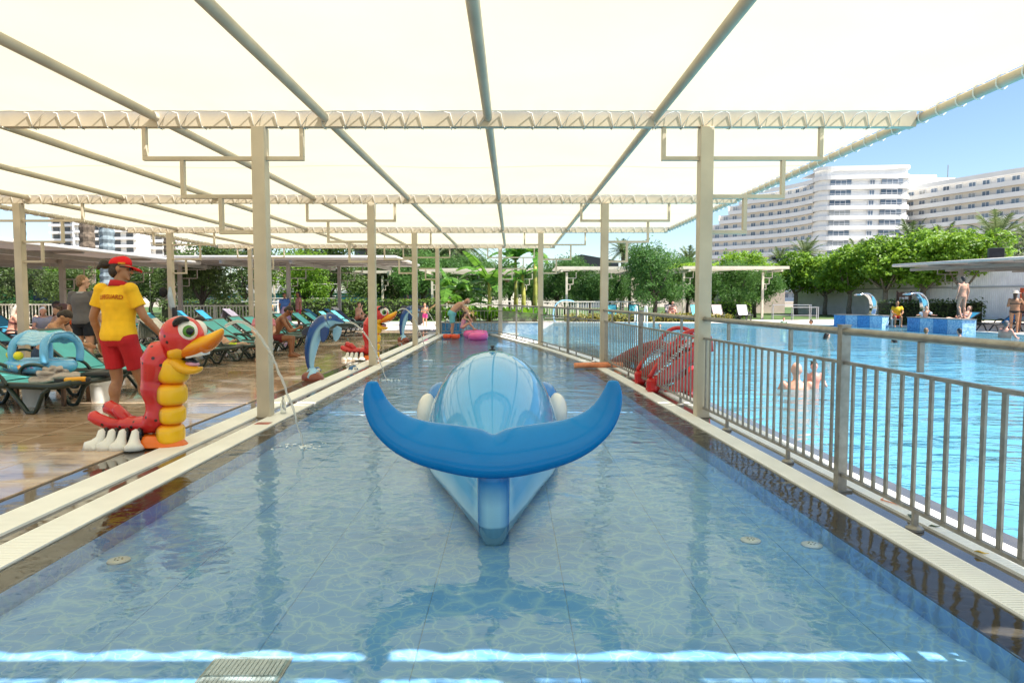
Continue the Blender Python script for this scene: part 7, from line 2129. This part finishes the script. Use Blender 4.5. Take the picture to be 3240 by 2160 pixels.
Pw = [V(p) for p in smoothpath([tuple(p) for p in Pw], 3)]
wing(ht, Pw, 12, 3.45, (1.55, 2.2), 1.2, steps=lambda f: max(0, (f - 8) * 2) if f > 8 else 0, z0=1.0)
Pt = [V(p) for p in smoothpath([(93.2, 218.5), (94.0, 215.0), (96.5, 213.4), (102, 212.6), (108, 211.8), (114, 211.0), (117.6, 210.9), (119.6, 212.0), (120.3, 214.5), (120.0, 218)], 4)]
bk_t = offs(Pt, -.35)
for f in range(13):
    z = 1.0 + f * FH + .3
    b = MB(); band(b, Pt, z - .35, z + .95, .3); b.build('balcony_band', M_HOT, ht)
    b = MB(); b.ribbon([(p[0], p[1], z - .4) for p in offs(Pt, -.6)], [(p[0], p[1], z + FH - .3) for p in offs(Pt, -.6)]); b.build('wall', M_HOT, ht, recalc=False)
    if f > 11: continue
    if f == 0:
        wbig = MB().bbox((-3.0, -.12, 0), (3.0, .05, 1.55)).mesh('window', M_WIN)
        fbig = MB().bbox((-1.6, -.2, 0), (-1.5, -.125, 1.55)).bbox((1.5, -.2, 0), (1.6, -.125, 1.55)).bbox((-.05, -.2, 0), (.05, -.125, 1.4)).bbox((-3, -.2, .45), (3, -.125, .53)).bbox((-1.6, -.25, 1.42), (1.6, -.2, 1.62)).bbox((-3.0, -.26, .0), (3.0, -.2, .06)).mesh('window_frame', M_WFR)
        wsm, fsm = win_mesh(1.3, 1.3)
    dx = .22 * f
    for cx, me, fm in ((98.8 + dx * .3, wbig, fbig), (107.2 + dx * .5, wsm, fsm), (112.8 + dx * .5, wbig, fbig)):
        cy = 213.4 - (cx - 96.5) * .138 + .35
        wo = put('window', me, ht, (cx, cy - .02, z + .98), (0, 0, R(-7.9))); put('window_frame', fm, wo)
zt = 1.0 + 13 * FH
b = MB(); band(b, Pt, zt - .05, zt + .9, .35); b.build('parapet', M_HOT, ht)
MB().prism([(p.x, p.y) for p in offs(Pt, -.7)] + [(120, 230), (94, 230)], zt - .1, zt).build('roof', M_HOT, ht)
MB().bbox((96, 228, 1), (121, 236, zt - 1.5)).build('core', M_HOT, ht)
h2 = thing('hotel_wing', 'white hotel wing with long balcony bands at the right edge', 'building', (0, 0, 0))
P2 = [V(p) for p in smoothpath([(121.2, 219), (124, 211), (127, 203), (130, 195.5), (132.8, 189), (134.6, 185.6), (137.6, 183), (142, 182), (152, 181), (165, 180)], 4)]
wing(h2, P2, 11, 3.9, (1.9, 2.2), 1.3, z0=1.6)
MB().bbox((121, 222, 30), (140, 232, 39.5)).bbox((124, 220.5, 34), (133, 226, 40.2)).build('roof_block', M_HOT, h2, bevel=.4)
MB().tube([(121, 225, 38), (121, 225, 43)], .2, 6).build('antenna', M_GALV, h2); MB().tube([(139, 225, 38), (139, 225, 44)], .12, 6).build('antenna', M_GALV, h2)
MB().prism([(p.x, p.y) for p in offs(P2, -1.3)] + [(165, 230), (121, 230)], 34.6, 34.9).build('roof', M_HOT, h2)
# left apartment block
ap = thing('apartment_block', 'white balconied apartment block seen under the left canopy edge', 'building', (0, 0, 0))
M_SH = pm('shaded_window', (.09, .09, .09), .2, .2, 2)
blocks = [(-189, -176, 288), (-176, -160, 283), (-160, -150, 280), (-150, -138, 292)]
for i, (xa, xb, y) in enumerate(blocks):
    MB().bbox((xa, y, 0), (xb, y + 14, 46)).build('wall', M_HOTB, ap)
    for f in range(14):
        z = 1 + f * 3.0
        MB().bbox((xa - .2 * (i % 2), y - 1.5, z), (xb + .3, y - .02, z + .95)).build('balcony', M_HOT, ap)
        n = 3 if xb - xa > 12 else 2
        for q in range(n):
            cx = xa + (xb - xa) * (q + .5) / n
            wo = MB().bbox((cx - 1.3, y - .25, z + .97), (cx + 1.3, y - .03, z + 2.75)).build('window', M_SH, ap)
        if i == 1:
            for q in range(n + 1): MB().bbox((xa + (xb - xa) * q / n - .25, y - 1.6, z + .955), (xa + (xb - xa) * q / n + .25, y - .3, z + 2.995)).build('pier', M_HOT, ap)
# dark timbered building behind the palms
dk = thing('dark_building', 'grey and brown timbered building behind the palms at the centre', 'building', (0, 0, 0))
M_DKW = pm('grey_blue_render', (.22, .23, .26), .9, .15, .6); M_TIM = pm('brown_timber', (.09, .04, .03), .8, .2, 2)
MB().bbox((-27, 120, 0), (-8.5, 132, 15)).build('wall', M_DKW, dk)
for f in range(5):
    z = 1.5 + f * 2.9
    MB().bbox((-27.3, 118.6, z - .35), (-8.2, 119.97, z - .05)).build('balcony_slab', M_TIM, dk)
    MB().bbox((-27.3, 118.6, z + .7), (-8.2, 118.75, z + .82)).build('handrail', M_TIM, dk)
    for q in range(8):
        x = -26.3 + q * 2.3
        MB().bbox((x, 119.8, z), (x + 1.2, 119.98, z + 2.0)).build('window', M_SH, dk)
        MB().bbox((x + 1.55, 118.6, z - .05), (x + 1.8, 118.85, z + 2.55)).build('timber_post', M_TIM, dk)
MB().prism([(-28, 117.5), (-7.5, 117.5), (-7.5, 133), (-28, 133)], 15, 15.5).build('roof', M_TIM, dk)
br_ = thing('black_roof_building', 'low building with angular black roof beyond the second right column', 'building', (0, 0, 0))
M_BRF = pm('black_roofing', (.02, .022, .026), .5, .1)
MB().bbox((9.2, 110, 0), (16.2, 120, 6.4)).build('wall', M_DKW, br_)
b = MB(); b.add([(8.6, 109, 6.2), (16.6, 109, 6.0), (16.6, 121, 6.0), (8.6, 121, 6.2), (8.8, 109, 7.6), (10.8, 109, 8.3), (16.6, 109, 7.3), (8.8, 121, 7.6), (10.8, 121, 8.3), (16.6, 121, 7.3)],
    [(0, 1, 6, 5, 4), (3, 7, 8, 9, 2), (0, 4, 7, 3), (4, 5, 8, 7), (5, 6, 9, 8), (1, 2, 9, 6)]); b.build('roof', M_BRF, br_)
# ================================================================== repeats carry one group phrase for each kind
GROUPS = {'sun_lounger': 'sun loungers around the pools', 'gutter_grating': 'white gutter gratings', 'caterpillar_fountain': 'caterpillar fountains', 'dolphin_fountain': 'dolphin fountains',
    'water_jet': 'fountain water jets', 'splash': 'splashes under the jets', 'person': 'people around the pools', 'towel': 'towels on the loungers', 'bucket': 'white plastic bins', 'side_table': 'low wooden side tables',
    'swim_ring': 'pink swim rings', 'armband': 'orange armbands in the shallow pool', 'swim_goggles': 'swim things by the second column', 'inlet_disc': 'white inlet discs on the pool floor', 'fallen_leaf': 'fallen leaves on the grating',
    'sandals': 'sandals on the deck', 'ficus_tree': 'clipped ficus trees', 'feathery_tree': 'feathery trees', 'leafy_tree': 'leafy trees on the left', 'hedge': 'clipped hedges', 'palm_tree': 'palm trees', 'banana_plant': 'banana plants in the planter',
    'canna_plant': 'leafy plants in the planter', 'mosaic_plinth': 'mosaic plinths in the swimming pool', 'water_spout': 'curved water spouts', 'floodlight_mast': 'floodlight masts', 'shade_canopy': 'fabric shade canopies', 'pergola': 'slatted pergolas',
    'picket_railing': 'cream picket railings', 'steel_railing': 'steel railings of the shallow pool'}
for o in COL.objects:
    if o.parent is None and 'label' in o.keys() and 'kind' not in o.keys():
        k = o.name.split('.')[0]
        if k in GROUPS: o['group'] = GROUPS[k]
